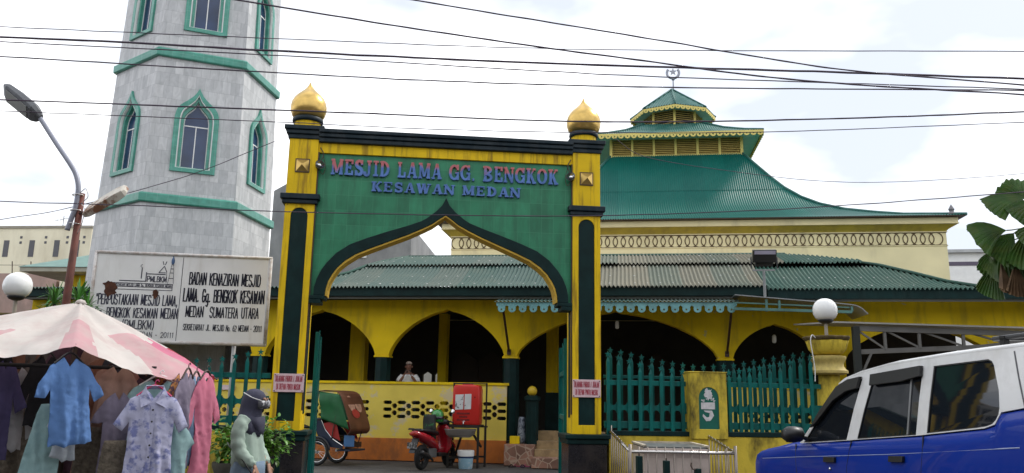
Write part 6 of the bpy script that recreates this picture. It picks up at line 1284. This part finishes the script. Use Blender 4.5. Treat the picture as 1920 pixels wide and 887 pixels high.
def hand(mb, w_, fdir, side_, palm_n, s=1.0, curl=.5):
    fdir = Vector(fdir).normalized(); side_ = Vector(side_).normalized(); palm_n = Vector(palm_n).normalized(); w_ = Vector(w_)
    mb.loft([[w_ + fdir * d * s + side_ * (.038 * k * cos(t_)) * s + palm_n * (.014 * sin(t_)) * s for t_ in [2 * pi * q / 10 for q in range(10)]] for d, k in ((-.02, .7), (.0, .75), (.04, 1), (.085, 1.0), (.095, .8))])
    for i, (off, ln) in enumerate(((-.028, .062), (-.009, .074), (.010, .070), (.028, .055))):
        b0 = w_ + fdir * .085 * s + side_ * off * s; d1 = (fdir * cos(curl * .4) + palm_n * sin(curl * .4)); d2 = (fdir * cos(curl * 1.3) + palm_n * sin(curl * 1.3)); d3 = (fdir * cos(curl * 2) + palm_n * sin(curl * 2))
        p1 = b0 + d1 * ln * .45 * s; p2 = p1 + d2 * ln * .33 * s; p3 = p2 + d3 * ln * .28 * s; mb.tube([b0 - fdir * .015 * s, b0, p1, p2, p3], [.009 * s, .0095 * s, .009 * s, .008 * s, .006 * s], 7)
    b0 = w_ + fdir * .02 * s - side_ * .03 * s; mb.tube([b0, b0 + (fdir * .5 - side_ * .8) * .035 * s, b0 + (fdir * .8 - side_ * .75 + palm_n * .3) * .06 * s, b0 + (fdir * 1.1 - side_ * .5 + palm_n * .5) * .08 * s], [.012 * s, .011 * s, .009 * s, .007 * s], 7)
SKN = mat('skin_tan', (.33, .17, .105), .5, var=.1, vs=10)
def head_bits(mb, c, f, s=1.0, ears=True):
    c = Vector(c); f = Vector(f).normalized(); r = Vector((0, 0, 1)).cross(f) * -1; up = Vector((0, 0, 1))
    mb.loft([[c + f * fx_ * s + r * rx_ * s * cos(t_) + up * (z + .012 * sin(t_)) * s for t_ in [2 * pi * q / 8 for q in range(8)]] for fx_, rx_, z in ((.085, .012, .03), (.098, .014, .0), (.112, .018, -.018), (.09, .016, -.035))])
    for q in (-1, 1): mb.sphere(c + f * .088 * s + r * .033 * q * s + up * .028 * s, .013 * s, 8, 6); (mb.sphere(c + r * .082 * q * s, .024 * s, 8, 6, sc=(.8, .8, 1.3)) if ears else None)
    mb.sphere(c + f * .088 * s - up * .062 * s, .018 * s, 8, 6, sc=(1, 1, .4))
def loft_person(mb, S, n=24, fold=0, seed=0):
    """S rows: x, y, z, rx, ry"""
    R = []
    for x, y, z, rx, ry in S:
        R.append([Vector((x + rx * cos(t_) * (1 + fold * noise.noise(Vector((3 * cos(t_), 3 * sin(t_) + seed, z * 3)))), y + ry * sin(t_) * (1 + fold * noise.noise(Vector((3 * cos(t_) + 9, 3 * sin(t_) + seed, z * 3)))), z)) for t_ in [2 * pi * k / n for k in range(n)]])
    mb.loft(R); return mb
# woman facing right (+x)
WM = thing('person', 'veiled person in dark headscarf, face mask, sage jacket and denim skirt before the gate', 'person', (-2.47, 8.0, 0), radians(-8))
V = [(0, 0, .93, .10, .12), (-.01, 0, 1.10, .09, .11), (-.015, 0, 1.25, .075, .11), (0, 0, 1.345, .045), (.02, 0, 1.40, .05), (.035, 0, 1.455, .075, .085), (.035, 0, 1.52, .06),
     (-.02, -.13, 1.255, .034), (-.015, -.185, 1.03, .028), (.13, -.155, .865, .024), (-.02, .13, 1.255, .034), (-.015, .185, 1.03, .028), (.14, .10, .865, .024),
     (0, -.09, .85, .085), (.02, -.09, .47, .06), (0, -.09, .08, .04), (.12, -.09, .035, .035), (0, .09, .85, .085), (.04, .09, .47, .06), (.06, .09, .08, .04), (.18, .09, .035, .035)]
E = [(0, 1), (1, 2), (2, 3), (3, 4), (4, 5), (5, 6), (2, 7), (7, 8), (8, 9), (2, 10), (10, 11), (11, 12), (0, 13), (13, 14), (14, 15), (15, 16), (0, 17), (17, 18), (18, 19), (19, 20)]
bo = skin_body(V, E, 'body', SKN, WM); mb = MB(); head_bits(mb, (.035, 0, 1.45), (1, 0, 0), ears=False); hand(mb, (.14, -.155, .85), (.35, .1, -.9), (0, 1, 0), (-.9, 0, -.35)); hand(mb, (.16, .10, .85), (.35, -.2, -.9), (0, -1, 0), (-.9, 0, -.35)); join_into(bo, mb)
HJ = mat('hijab_slate', (.045, .045, .075), .85, var=.2, vs=8, bump=.1); SG = mat('sage_cloth', (.34, .43, .36), .85, var=.14, vs=5, bump=.15, bs=20); DN = mat('denim_skirt', (.17, .24, .32), .85, var=.15, vs=4, bump=.15)
mb = MB()
RG = []
for x, z, rx, ry in [(-.035, 1.175, .135, .165), (-.03, 1.215, .142, .172), (-.02, 1.255, .135, .158), (-.02, 1.295, .118, .128), (-.022, 1.335, .108, .102), (-.018, 1.375, .108, .094), (-.008, 1.42, .113, .094), (.002, 1.465, .114, .094), (.006, 1.51, .107, .088), (.004, 1.545, .083, .069), (0, 1.568, .045, .04), (0, 1.575, .006, .006)]:
    w_ = max(0, (1.40 - z) / .22); ring = []
    for k_ in range(56):
        t_ = 2 * pi * k_ / 56; f_ = 1 + (.035 + .075 * w_) * noise.noise(Vector((2.6 * cos(t_) + z * 4, 2.6 * sin(t_) + z * 5, z * 7))) + .035 * w_ * sin(11 * t_ + z * 30)
        ring.append(Vector((x + rx * cos(t_) * f_, ry * sin(t_) * f_, z - .05 * w_ * max(0, cos(t_)))))
    RG.append(ring)
mb.loft(RG)
loft_person(mb, [(.10, -.02, 1.15, .012, .03), (.085, -.02, 1.19, .035, .075), (.06, -.02, 1.25, .065, .11), (.04, 0, 1.31, .07, .1)], 24, .22, 4)
mb.build('headscarf', HJ, WM, smooth=True)
mb = MB(); mb.loft([[Vector((.035 + r_ * cos(a), 1.0 * r_ * sin(a) * .86, z)) for a in [radians(-62 + 124 * q / 10) for q in range(11)]] for z, r_ in ((1.385, .106), (1.41, .128), (1.44, .134), (1.462, .124))], closed=False, caps=False)
mb.build('face_mask', mat('mask_mono', (.10, .10, .11), .8, dirt=(.6, .6, .6), da=.9, ds=24, edge=(.50, .56)), WM, smooth=True, solid=.004)
mb = MB(); mb.tube(crom([(.12, -.085, 1.462), (.04, -.115, 1.49), (-.06, -.095, 1.535)], 5), .004, 5); mb.tube(crom([(.12, .085, 1.462), (.04, .115, 1.49), (-.06, .095, 1.535)], 5), .004, 5); mb.build('mask_strap', WHITE, WM)
mb = MB(); RG = []
for x, z, rx, ry in [(.0, .835, .135, .175), (-.0, .85, .152, .19), (-.012, .90, .158, .195), (-.02, .98, .155, .19), (-.02, 1.06, .145, .182), (-.02, 1.14, .132, .175), (-.018, 1.21, .118, .168), (-.01, 1.265, .10, .15), (-.004, 1.305, .08, .115), (0, 1.335, .055, .06)]:
    ring = []; w_ = max(0, (1.25 - z) / .4)
    for k_ in range(64):
        t_ = 2 * pi * k_ / 64; f_ = 1 + .05 * w_ * sin(7 * t_ + 6 * z) + .10 * noise.noise(Vector((2.4 * cos(t_) + 3, 2.4 * sin(t_), z * 6))) + .05 * noise.noise(Vector((6 * cos(t_), 6 * sin(t_), z * 14)))
        ring.append(Vector((x + rx * .93 * cos(t_) * f_, ry * .93 * sin(t_) * f_, z + .015 * sin(3 * t_) * w_)))
    RG.append(ring)
mb.loft(RG)
for sy in (-1, 1):
    P = crom([(-.015, sy * .115, 1.29), (-.03, sy * .165, 1.22), (-.035, sy * .192, 1.10), (.0, sy * .195, .99), (.07, sy * .175, .915), (.125, sy * (.155 if sy < 0 else .10), .872)], 8); RG = []
    for i, p in enumerate(P):
        u = i / (len(P) - 1); rr = interp(u, [(0, .062), (.2, .068), (.5, .066), (.75, .058), (.9, .046), (.95, .036), (1, .040)]); d = (P[min(i + 1, len(P) - 1)] - P[max(i - 1, 0)]).normalized(); a_ = d.cross(Vector((0, 1, 0))).normalized(); b_ = d.cross(a_)
        RG.append([p + (a_ * cos(t_) + b_ * sin(t_)) * rr * (1 + .16 * noise.noise(Vector((2 * cos(t_), 2 * sin(t_) + sy, u * 9))) + .05 * sin(u * 40 + 2 * sin(t_))) for t_ in [2 * pi * q / 22 for q in range(22)]])
    mb.loft(RG)
mb.build('jacket', SG, WM, smooth=True)
mb = MB()
R = []
for i in range(12):
    u = i / 11; z = .90 - .80 * u; R.append([Vector(((.145 + .07 * u) * cos(t_) * (1 + .07 * u * sin(9 * t_)), (.18 + .07 * u) * sin(t_) * (1 + .07 * u * sin(9 * t_ + 1)), z)) for t_ in [2 * pi * k / 48 for k in range(48)]])
mb.loft(R); mb.build('skirt', DN, WM, smooth=True)
MB().tube(crom([(-.17, -.12, 1.07), (-.08, -.215, 1.02), (.04, -.235, .93), (.10, -.235, .86), (.13, -.2, .80)], 5), .006, 5).build('strap', BLACK, WM)
# man behind the balustrade taking a picture
MN = thing('person', 'grey haired person in white undershirt holding a phone up on the veranda', 'person', MO.matrix_basis @ Vector((-.64, .36, .655)), radians(-98 + 10))
V = [(0, 0, .98, .14, .16), (0, 0, 1.18, .13, .15), (0, 0, 1.40, .11, .17), (.01, 0, 1.50, .055), (.03, 0, 1.57, .055), (.045, 0, 1.66, .08, .085), (.045, 0, 1.735, .065),
     (0, -.19, 1.40, .06), (.10, -.27, 1.18, .045), (.24, -.10, 1.42, .032), (0, .19, 1.40, .06), (.10, .27, 1.18, .045), (.24, .09, 1.42, .032),
     (0, -.1, .88, .09), (.02, -.1, .48, .065), (0, -.1, .08, .045), (.14, -.1, .035, .035), (0, .1, .88, .09), (.02, .1, .48, .065), (0, .1, .08, .045), (.14, .1, .035, .035)]
bo = skin_body(V, E, 'body', mat('skin_brown', (.22, .10, .065), .5, var=.1), MN); mb = MB(); head_bits(mb, (.045, 0, 1.655), (1, 0, 0)); hand(mb, (.24, -.095, 1.43), (.05, .35, .9), (1, 0, 0), (0, 1, 0), 1, .7); hand(mb, (.24, .085, 1.43), (.05, -.35, .9), (-1, 0, 0), (0, -1, 0), 1, .7); join_into(bo, mb)
mb = MB(); loft_person(mb, [(.035, 0, 1.72, .088, .086), (.03, 0, 1.765, .078, .076), (.03, 0, 1.79, .04, .04), (.03, 0, 1.797, .01, .01)], 20, .1); mb.build('hair', mat('grey_hair', (.32, .26, .22), .8, var=.2), MN, smooth=True)
mb = MB(); loft_person(mb, [(0, 0, .95, .15, .18), (0, 0, 1.1, .15, .18), (0, 0, 1.3, .14, .2), (0, 0, 1.40, .12, .2), (.0, 0, 1.46, .09, .13)], 24, .06)
for sy in (-1, 1): mb.tube([(0, sy * .15, 1.42), (.03, sy * .22, 1.33), (.06, sy * .25, 1.27)], [.08, .078, .072], 12)
mb.build('undershirt', WHITE, MN, smooth=True)
mb = MB(); loft_person(mb, [(0, 0, 1.0, .155, .19), (0, 0, .7, .17, .2), (0, 0, .2, .18, .21)], 24, .08); mb.build('sarong', DN, MN, smooth=True)
ph = MB().box(-.006, .006, -.075, .075, -.036, .036).build('phone', BLACK, None, bevel=.004); ph.location = MN.matrix_basis @ Vector((.235, -.0, 1.535)); ph.rotation_euler = (0, 0, radians(-88)); tag(ph, 'dark phone held sideways before the face of the man on the veranda', 'phone')

# ================================================================== CLOTHES STALL
CR = mat('cloth_cream', (.78, .72, .67), .85, var=.10, vs=3, trans=.34, dirt=(.62, .44, .42), da=.6, ds=3.2, edge=(.46, .70), bump=.1, bs=15)
PP = mat('cloth_pale_pink', (.68, .40, .42), .85, var=.12, vs=3, trans=.30, dirt=(.62, .50, .47), da=.6, ds=4, bump=.1, bs=15)
PK = mat('cloth_pink', (.70, .22, .32), .85, var=.12, vs=4, trans=.30, bump=.1, bs=15); RD = mat('cloth_red', (.42, .03, .05), .85, var=.1, trans=.25)
UM = thing('market_umbrella', 'patched cream and pink market umbrella shading the clothes stall', 'umbrella', (-3.72, 7.0, 0), 0)
ca = atan2(-7.0, 3.72)
EZ = [(-180, 1.96), (-135, 1.93), (-90, 1.93), (-60, 1.84), (-45, 1.78), (-22, 1.77), (-8, 1.80), (0, 1.86), (8, 1.78), (22, 1.68), (45, 1.63), (62, 1.67), (76, 1.70), (90, 1.66), (135, 1.85), (180, 1.96)]
NPH, NU = 288, 22; vs = [(0, 0, 2.27)]; fs = []; mi = []
mb = MB()
for i in range(NPH):
    ph_ = -180 + 360 * i / NPH; rib = abs(((ph_ + 22.5) % 45) - 22.5) / 22.5; Rr = (1.22 - .07 * sin(pi * rib / 2) ** 2) * (1 - .07 * max(0, 1 - abs(ph_ - 92) / 30))
    ez = interp(ph_, EZ)
    for j in range(1, NU + 1):
        u = j / NU; a = ca + radians(ph_); sag = -.05 * sin(pi * u) * sin(pi * rib / 2) ** 2
        z = lerp(2.27, ez, u ** 1.12) + sag + .030 * noise.noise(Vector((cos(a) * 4 * u, sin(a) * 4 * u, 2))) * u + .010 * noise.noise(Vector((cos(a) * 14 * u, sin(a) * 14 * u, 5))) * u - (.022 * (1 + noise.noise(Vector((ph_ * .16, 3, 1)))) * max(0, u - .8) * 5)
        vs.append((Rr * u * cos(a), Rr * u * sin(a), z))
for i in range(NPH):
    i2 = (i + 1) % NPH; a0, a1 = 1 + i * NU, 1 + i2 * NU; ph_ = -180 + 360 * i / NPH
    def colr(u, ph_=ph_):
        ph_ += 3.5 * noise.noise(Vector((ph_ * .05, u * 3, 1))); u += .06 * noise.noise(Vector((ph_ * .09, u * 4, 7)))
        if ph_ < -78: return 0
        if ph_ < -36: return 2 if u > .86 else 1 if u > .62 else 0
        if ph_ < -5: return 0
        if ph_ < 7: return 1 if u > .5 else 0
        if ph_ < 27: return 0
        if ph_ < 58: return 1 if u > .44 else 0
        if ph_ < 78: return 2 if u > .5 else 0
        if ph_ < 83: return 3 if u > .65 else 0
        if ph_ < 112: return 0 if u < .95 else 2
        return 1 if (ph_ // 22) % 2 else 0
    fs.append((0, a0, a1)); mi.append(0)
    for j in range(NU - 1): fs.append((a0 + j, a0 + j + 1, a1 + j + 1, a1 + j)); mi.append(colr((j + 1.5) / NU))
mb.v = [Vector(p) for p in vs]; mb.f = fs; mb.m = mi
mb.build('canopy', [CR, PP, PK, RD], UM, smooth=True)
MB().tube([(0, 0, 0), (0, 0, 2.26)], .022, 10).build('pole', BROWN, UM, smooth=True); MB().lathe([(.0, 2.25), (.05, 2.26), (.03, 2.29), (.0, 2.3)], 12).build('cap', CR, UM, smooth=True)
for q in range(8):
    ph_ = -180 + 45 * q; a = ca + radians(ph_); ez = interp(ph_, EZ); mb = MB(); mb.tube([(.03 * cos(a), .03 * sin(a), 2.23), (.6 * cos(a), .6 * sin(a), lerp(2.27, ez, .46) - .03), (1.18 * cos(a), 1.18 * sin(a), ez - .015)], .008, 6); mb.build('rib', BROWN, UM)
mb = MB(); mb.add([(.32, -.96, 1.952), (.36, -.95, 1.955), (.355, -.93, 1.965), (.315, -.94, 1.962)], [(0, 1, 2, 3)])
RK = thing('clothes_rack', 'dark metal garment rack frame under the market umbrella', 'rack', (-3.3, 6.6, 0), radians(25))
mb = MB()
for x in (-1.0, .40):
    for y in (-.3, .45): mb.tube([(x, y, 0), (x, y, 1.72)], .018, 8)
for y in (-.3, .45): mb.tube([(-1.0, y, 1.70), (.40, y, 1.70)], .014, 8); mb.tube([(-1.0, y, .35), (.40, y, .35)], .014, 8)
for x in (-1.0, .40): mb.tube([(x, -.3, 1.70), (x, .45, 1.70)], .014, 8); mb.build('rack_frame', mat('rack_dark', (.05, .045, .045), .5), RK)
FLO = mat('floral_cloth', (.46, .46, .62), .85, var=.10, vs=4, dirt=(.15, .17, .38), da=.9, ds=13, edge=(.50, .60), bump=.12, bs=30)
DEN = mat('denim_cloth', (.11, .23, .50), .85, var=.10, vs=5, bump=.12, bs=40); TEE = mat('pale_teal_cloth', (.30, .46, .46), .85, var=.12, dirt=(.16, .28, .30), da=.5, ds=6)
CLO = {'purple': (.085, .07, .17), 'white': (.55, .54, .55), 'grey': (.13, .115, .105), 'black': (.015, .015, .018), 'stripe': (.50, .55, .60), 'weave': (.16, .13, .10), 'tan': (.42, .25, .19), 'orange': (.34, .13, .05), 'pgrey': (.20, .17, .23), 'btee': (.20, .31, .45), 'pink': (.66, .035, .16), 'brown': (.27, .13, .085), 'dkgrey': (.06, .065, .08), 'mustard': (.38, .32, .06), 'plum': (.13, .07, .10)}
CM = {k_: mat('cloth_' + k_, v_, .88, var=.2, vs=6, bump=.15, bs=25) for k_, v_ in CLO.items()}
CM['weave'] = mat('woven_brown', (.17, .14, .105), .9, var=.3, vs=30, bump=.5, bs=60); CM['orange'] = mat('batik_orange', (.40, .17, .05), .88, var=.2, dirt=(.06, .03, .06), da=.9, ds=26, edge=(.48, .53))
CM['grey'] = mat('mottled_grey', (.17, .15, .135), .9, var=.25, vs=12, dirt=(.05, .05, .05), da=.6, ds=20)
from mathutils.geometry import delaunay_2d_cdt
def cloth_sheet(outline, fold, bulge, seed, amp=1.0):
    """double sheet hanging from its top: outline in (x, z), folds grow downwards"""
    P = []
    for a, b_ in zip(outline, outline[1:] + outline[:1]):
        n_ = max(1, int(sqrt((a[0] - b_[0]) ** 2 + (a[1] - b_[1]) ** 2) / .022))
        for i in range(n_): P.append((lerp(a[0], b_[0], i / n_), lerp(a[1], b_[1], i / n_)))
    P = [(x + .006 * noise.noise(Vector((x * 14, z * 14, seed))), z + .008 * noise.noise(Vector((x * 14, z * 14, seed + 5)))) for x, z in P]
    nb_ = len(P); xs_ = [p[0] for p in P]; zs_ = [p[1] for p in P]; pts = [Vector(p) for p in P]
    rnd = random.Random(seed); z = min(zs_)
    while z < max(zs_):
        x = min(xs_)
        while x < max(xs_): pts.append(Vector((x + rnd.uniform(-.004, .004), z + rnd.uniform(-.004, .004)))); x += .0145
        z += .017
    def dist(p): return min((p[0] - q[0]) ** 2 + (p[1] - q[1]) ** 2 for q in P) ** .5
    vo, eo, fo, ov, oe, of = delaunay_2d_cdt(pts, [(i, (i + 1) % nb_) for i in range(nb_)], [], 1, 1e-6)
    zt_ = max(zs_)
    def fy(x, z):
        u = min(1, max(0, (zt_ - z) / .45)); k_ = fold * (.35 + .65 * u)
        return k_ * (noise.noise(Vector((x * 11 + seed * 3.1, z * .8, seed))) * 1.0 + .42 * noise.noise(Vector((x * 26 + z * 4, z * 2.2, seed + 2))) + .16 * noise.noise(Vector((x * 30 + z * 18, z * 30, seed + 7))) + .10 * noise.noise(Vector((x * 70, z * 45, seed + 9))))
    ds = [dist(v) for v in vo]; n_ = len(vo)
    F_ = [Vector((v[0], fy(v[0], v[1]) - bulge * (1 - math.exp(-d / .03)), v[1])) for v, d in zip(vo, ds)]
    B_ = [Vector((v[0], fy(v[0], v[1]) + bulge * (1 - math.exp(-d / .03)) + .004, v[1])) for v, d in zip(vo, ds)]
    mb = MB(); mb.add(F_ + B_, [tuple(f) for f in fo] + [tuple(i + n_ for i in reversed(f)) for f in fo]); return mb, fy
def garment(label, cat, cx, cy, zt, wid, ht, m, yaw=0.0, sleeve=.2, collar=False, buttons=False, hanger=None, flare=.1, depth=.07, seed=0, tilt=0.0, kind='shirt', skew=0.0):
    t = thing(kind, label, cat, (cx, cy, zt), yaw, 'garments hanging on the clothes stall'); hw = wid / 2; rnd = random.Random(seed * 7 + 1)
    j = lambda a: a * rnd.uniform(.92, 1.08)
    if sleeve is None: half = [(hw * .8, 0), (hw * .95, -.08), (hw * (1 + flare * .5), -ht * .5), (hw * (1 + flare), -ht * j(1))]
    else:
        lg = sleeve; out_ = .34 if lg < .25 else .22
        half = [(hw * .30, .012), (hw * .62, -.012), (hw * .98, -.05), (hw + lg * out_, -.05 - lg * .62), (hw + lg * (out_ + .12), -.05 - lg * .92), (hw + lg * out_ * .45, -.075 - lg * 1.02), (hw * .96, -.20 - (0 if lg < .25 else .06)), (hw * .95, -ht * .55), (hw * (1 + flare), -ht)]
    def mirr(P, sg): return [(sg * x + skew * min(1, max(0, -z / ht)), z * (1 if sg > 0 else j(1.0))) for x, z in P]
    r_ = mirr(half, 1); l_ = mirr(half, -1); hem = [(lerp(r_[-1][0], l_[-1][0], q / 6), lerp(r_[-1][1], l_[-1][1], q / 6) - .015 * sin(pi * q / 6) + .012 * sin(q * 2.3 + seed)) for q in range(1, 6)]
    o = r_ + hem + l_[::-1] + ([(0, -.05)] if sleeve is not None else [])
    mb, fy = cloth_sheet(o, .046 if sleeve is not None else .06, depth * .28, seed); mb.build('cloth', m, t, smooth=True)
    fr = -depth * .28
    if collar:
        mb = MB()
        for sx in (-1, 1):
            mb.add([(sx * .012, fr - .012, -.075), (sx * .05, fr - .004, -.01), (sx * .062, -.01, .045), (sx * .10, fr + .006, -.03), (sx * .085, fr - .016, -.115)], [(0, 1, 3, 4), (1, 2, 3)])
        mb.add([(-.062, -.01, .045), (.062, -.01, .045), (.05, .02, .02), (-.05, .02, .02)], [(0, 1, 2, 3)])
        mb.build('collar', m, t, solid=.005)
        mb = MB()
        q = [(0.0, fy(0, -.1 - .06 * i) + fr - .003, -.1 - .06 * i) for i in range(10)]
        strip(mb, [(a - .016, b_, c_) for a, b_, c_ in q], [(a + .016, b_ - .002, c_) for a, b_, c_ in q]); mb.build('placket', m, t, solid=.004)
    if buttons:
        for i in range(6):
            z = -.13 - i * .085; MB().sphere((.0, fy(0, z) + fr - .007, z), .0075, 8, 6).build('button', BLACK, t)
    if hanger:
        mb = MB(); mb.tube(crom([(-hw * .75, 0, -.03), (0, 0, .05), (hw * .75, 0, -.03)], 5), .008, 6); mb.tube(crom([(0, 0, .05), (0, 0, .075), (.015, 0, .09), (.025, 0, .075)], 5), .004, 5); mb.build('hanger', hanger, t)
    return t
PH = mat('hanger_pink', (.62, .05, .16), .4)
G_ = garment
G_('lavender floral short sleeved shirt with collar on a pink hanger', 'shirt', -2.66, 6.2, 1.52, .32, .74, FLO, .45, .22, True, 'd', PH, .12, .085, 1)
G_('bright blue denim shirt hanging highest under the front rib of the umbrella', 'shirt', -3.19, 5.95, 1.74, .27, .58, DEN, .85, .22, False, None, BLACK, .06, .07, 2, skew=.07)
G_('pale teal long dress below the blue denim shirt', 'dress', -3.36, 6.12, 1.42, .20, .75, TEE, .4, None, False, None, None, .45, .06, 3, kind='dress', skew=-.08)
G_('white and blue striped blouse beside the blue denim shirt', 'blouse', -3.24, 6.1, 1.42, .14, .40, CM['stripe'], .5, .12, False, None, None, .2, .05, 4, kind='blouse')
G_('dark purple long garment at the far left of the stall', 'shirt', -3.80, 6.2, 1.72, .16, .72, CM['purple'], .9, .3, False, None, None, .1, .06, 5)
G_('white long sleeved shirt at the left between purple and grey clothes', 'shirt', -3.80, 6.36, 1.68, .18, .62, CM['white'], 1.0, .45, False, None, None, .1, .06, 6)
G_('mottled grey dress hanging behind the blue denim shirt', 'dress', -3.82, 6.6, 1.69, .26, .85, CM['grey'], .5, .2, False, None, None, .15, .07, 7, kind='dress')
G_('brown woven skirt hanging low at the left of the stall', 'skirt', -3.78, 6.5, 1.40, .26, .95, CM['weave'], .5, None, False, None, None, .2, .09, 8, kind='skirt')
G_('black jacket hanging behind the left sleeve of the denim shirt', 'jacket', -3.62, 6.42, 1.77, .2, .5, CM['black'], .6, .3, False, None, BLACK, .1, .06, 9, kind='jacket')
G_('brown woven skirt hanging below the denim shirt hem', 'skirt', -3.20, 6.4, 1.25, .20, .8, CM['weave'], .5, None, False, None, None, .2, .08, 19, kind='skirt')
G_('tan blouse with dark trim hanging in the shade behind the shirts', 'blouse', -3.20, 6.72, 1.72, .30, .5, CM['tan'], .5, .2, False, None, BROWN, .1, .07, 10, kind='blouse')
G_('black shirt partly hidden behind the tan blouse', 'shirt', -3.02, 6.85, 1.70, .30, .55, CM['black'], .4, .25, False, None, None, .1, .07, 11)
G_('brown blouse high in the deepest shade of the stall', 'blouse', -3.40, 7.0, 1.80, .32, .5, CM['brown'], .4, .2, False, None, None, .1, .07, 12, kind='blouse')
G_('dark grey trousers hanging low in the middle of the stall', 'trousers', -3.12, 6.62, 1.36, .22, .85, CM['dkgrey'], .3, None, False, None, None, .0, .07, 13, kind='trousers')
G_('mustard cloth showing low beside the floral shirt', 'cloth', -3.22, 7.0, 1.16, .12, .5, CM['mustard'], .3, None, False, None, None, .1, .05, 14, kind='hanging_cloth')
G_('pale teal tee shirt showing behind the shoulders of the floral shirt', 'tee shirt', -2.74, 6.46, 1.60, .38, .55, TEE, .35, .16, False, None, WHITE, .05, .06, 15, kind='tee_shirt')
G_('plum shirt hanging in shade left of the floral shirt', 'shirt', -2.98, 6.55, 1.62, .24, .7, CM['plum'], .5, .2, False, None, None, .1, .06, 20)
G_('orange batik shirt hung edge on behind the floral shirt collar', 'shirt', -2.60, 6.55, 1.66, .22, .45, CM['orange'], 1.30, .18, False, None, None, .1, .06, 16)
G_('purplish grey long shirt hung edge on beside the floral shirt', 'shirt', -2.52, 6.45, 1.66, .20, .72, CM['pgrey'], 1.38, .2, False, None, BROWN, .1, .06, 17)
G_('light blue tee shirt hung edge on next to the pink dress', 'tee shirt', -2.51, 6.60, 1.64, .20, .66, CM['btee'], 1.36, .2, False, None, BROWN, .1, .06, 18, kind='tee_shirt')
G_('bright pink dress hung edge on at the right end of the stall', 'dress', -2.45, 6.66, 1.65, .22, .78, CM['pink'], 1.30, .3, False, None, BROWN, .15, .075, 21, kind='dress')
for i, (x, y, z, w_, h_, c_, nm_) in enumerate([(-4.25, 7.05, 2.0, .34, 1.2, 'brown', 'brown'), (-4.0, 7.15, 2.02, .34, 1.25, 'grey', 'dull grey'), (-3.74, 7.12, 2.05, .34, 1.25, 'plum', 'dark plum'), (-3.48, 7.1, 1.99, .34, 1.25, 'tan', 'faded tan'), (-3.25, 7.05, 1.93, .34, 1.3, 'dkgrey', 'charcoal'), (-3.03, 7.0, 1.84, .34, 1.3, 'brown', 'deep brown'), (-2.84, 6.85, 1.67, .28, 1.1, 'orange', 'orange batik'), (-4.45, 6.9, 2.0, .34, 1.2, 'black', 'black')]):
    G_('%s long garment on the back row of the stall, in deep shade' % nm_, 'garment', x, y, z, w_, h_, CM[c_], .35 + .1 * sin(i * 2), .28, False, None, None, .12, .07, 30 + i, kind='hanging_garment')
G_('orange and brown batik blouse spread behind the collar of the floral shirt', 'blouse', -2.80, 6.52, 1.58, .34, .5, CM['orange'], .45, .18, False, None, None, .1, .05, 54, kind='blouse')
G_('grey tee shirt hung between the denim shirt and the floral shirt', 'tee shirt', -2.98, 6.32, 1.50, .20, .62, CM['pgrey'], .7, .16, False, None, None, .1, .05, 55, kind='tee_shirt')
G_('light brown woven skirt hung low between the denim and floral shirts', 'skirt', -2.93, 6.25, 1.16, .20, .6, CM['weave'], .5, None, False, None, None, .2, .07, 56, kind='skirt')
G_('checked teal shirt hem showing below the floral shirt at right', 'shirt', -2.52, 6.34, 1.28, .18, .55, TEE, .6, .1, False, None, None, .1, .05, 51)
G_('red scarf hanging under the right edge of the umbrella', 'scarf', -2.62, 6.7, 1.66, .10, .26, RD, .5, None, False, None, None, .2, .04, 52, kind='scarf')
G_('peach blouse hanging high behind the denim shirt', 'blouse', -3.02, 6.35, 1.70, .22, .34, CM['tan'], .5, .14, False, None, None, .2, .05, 53, kind='blouse')
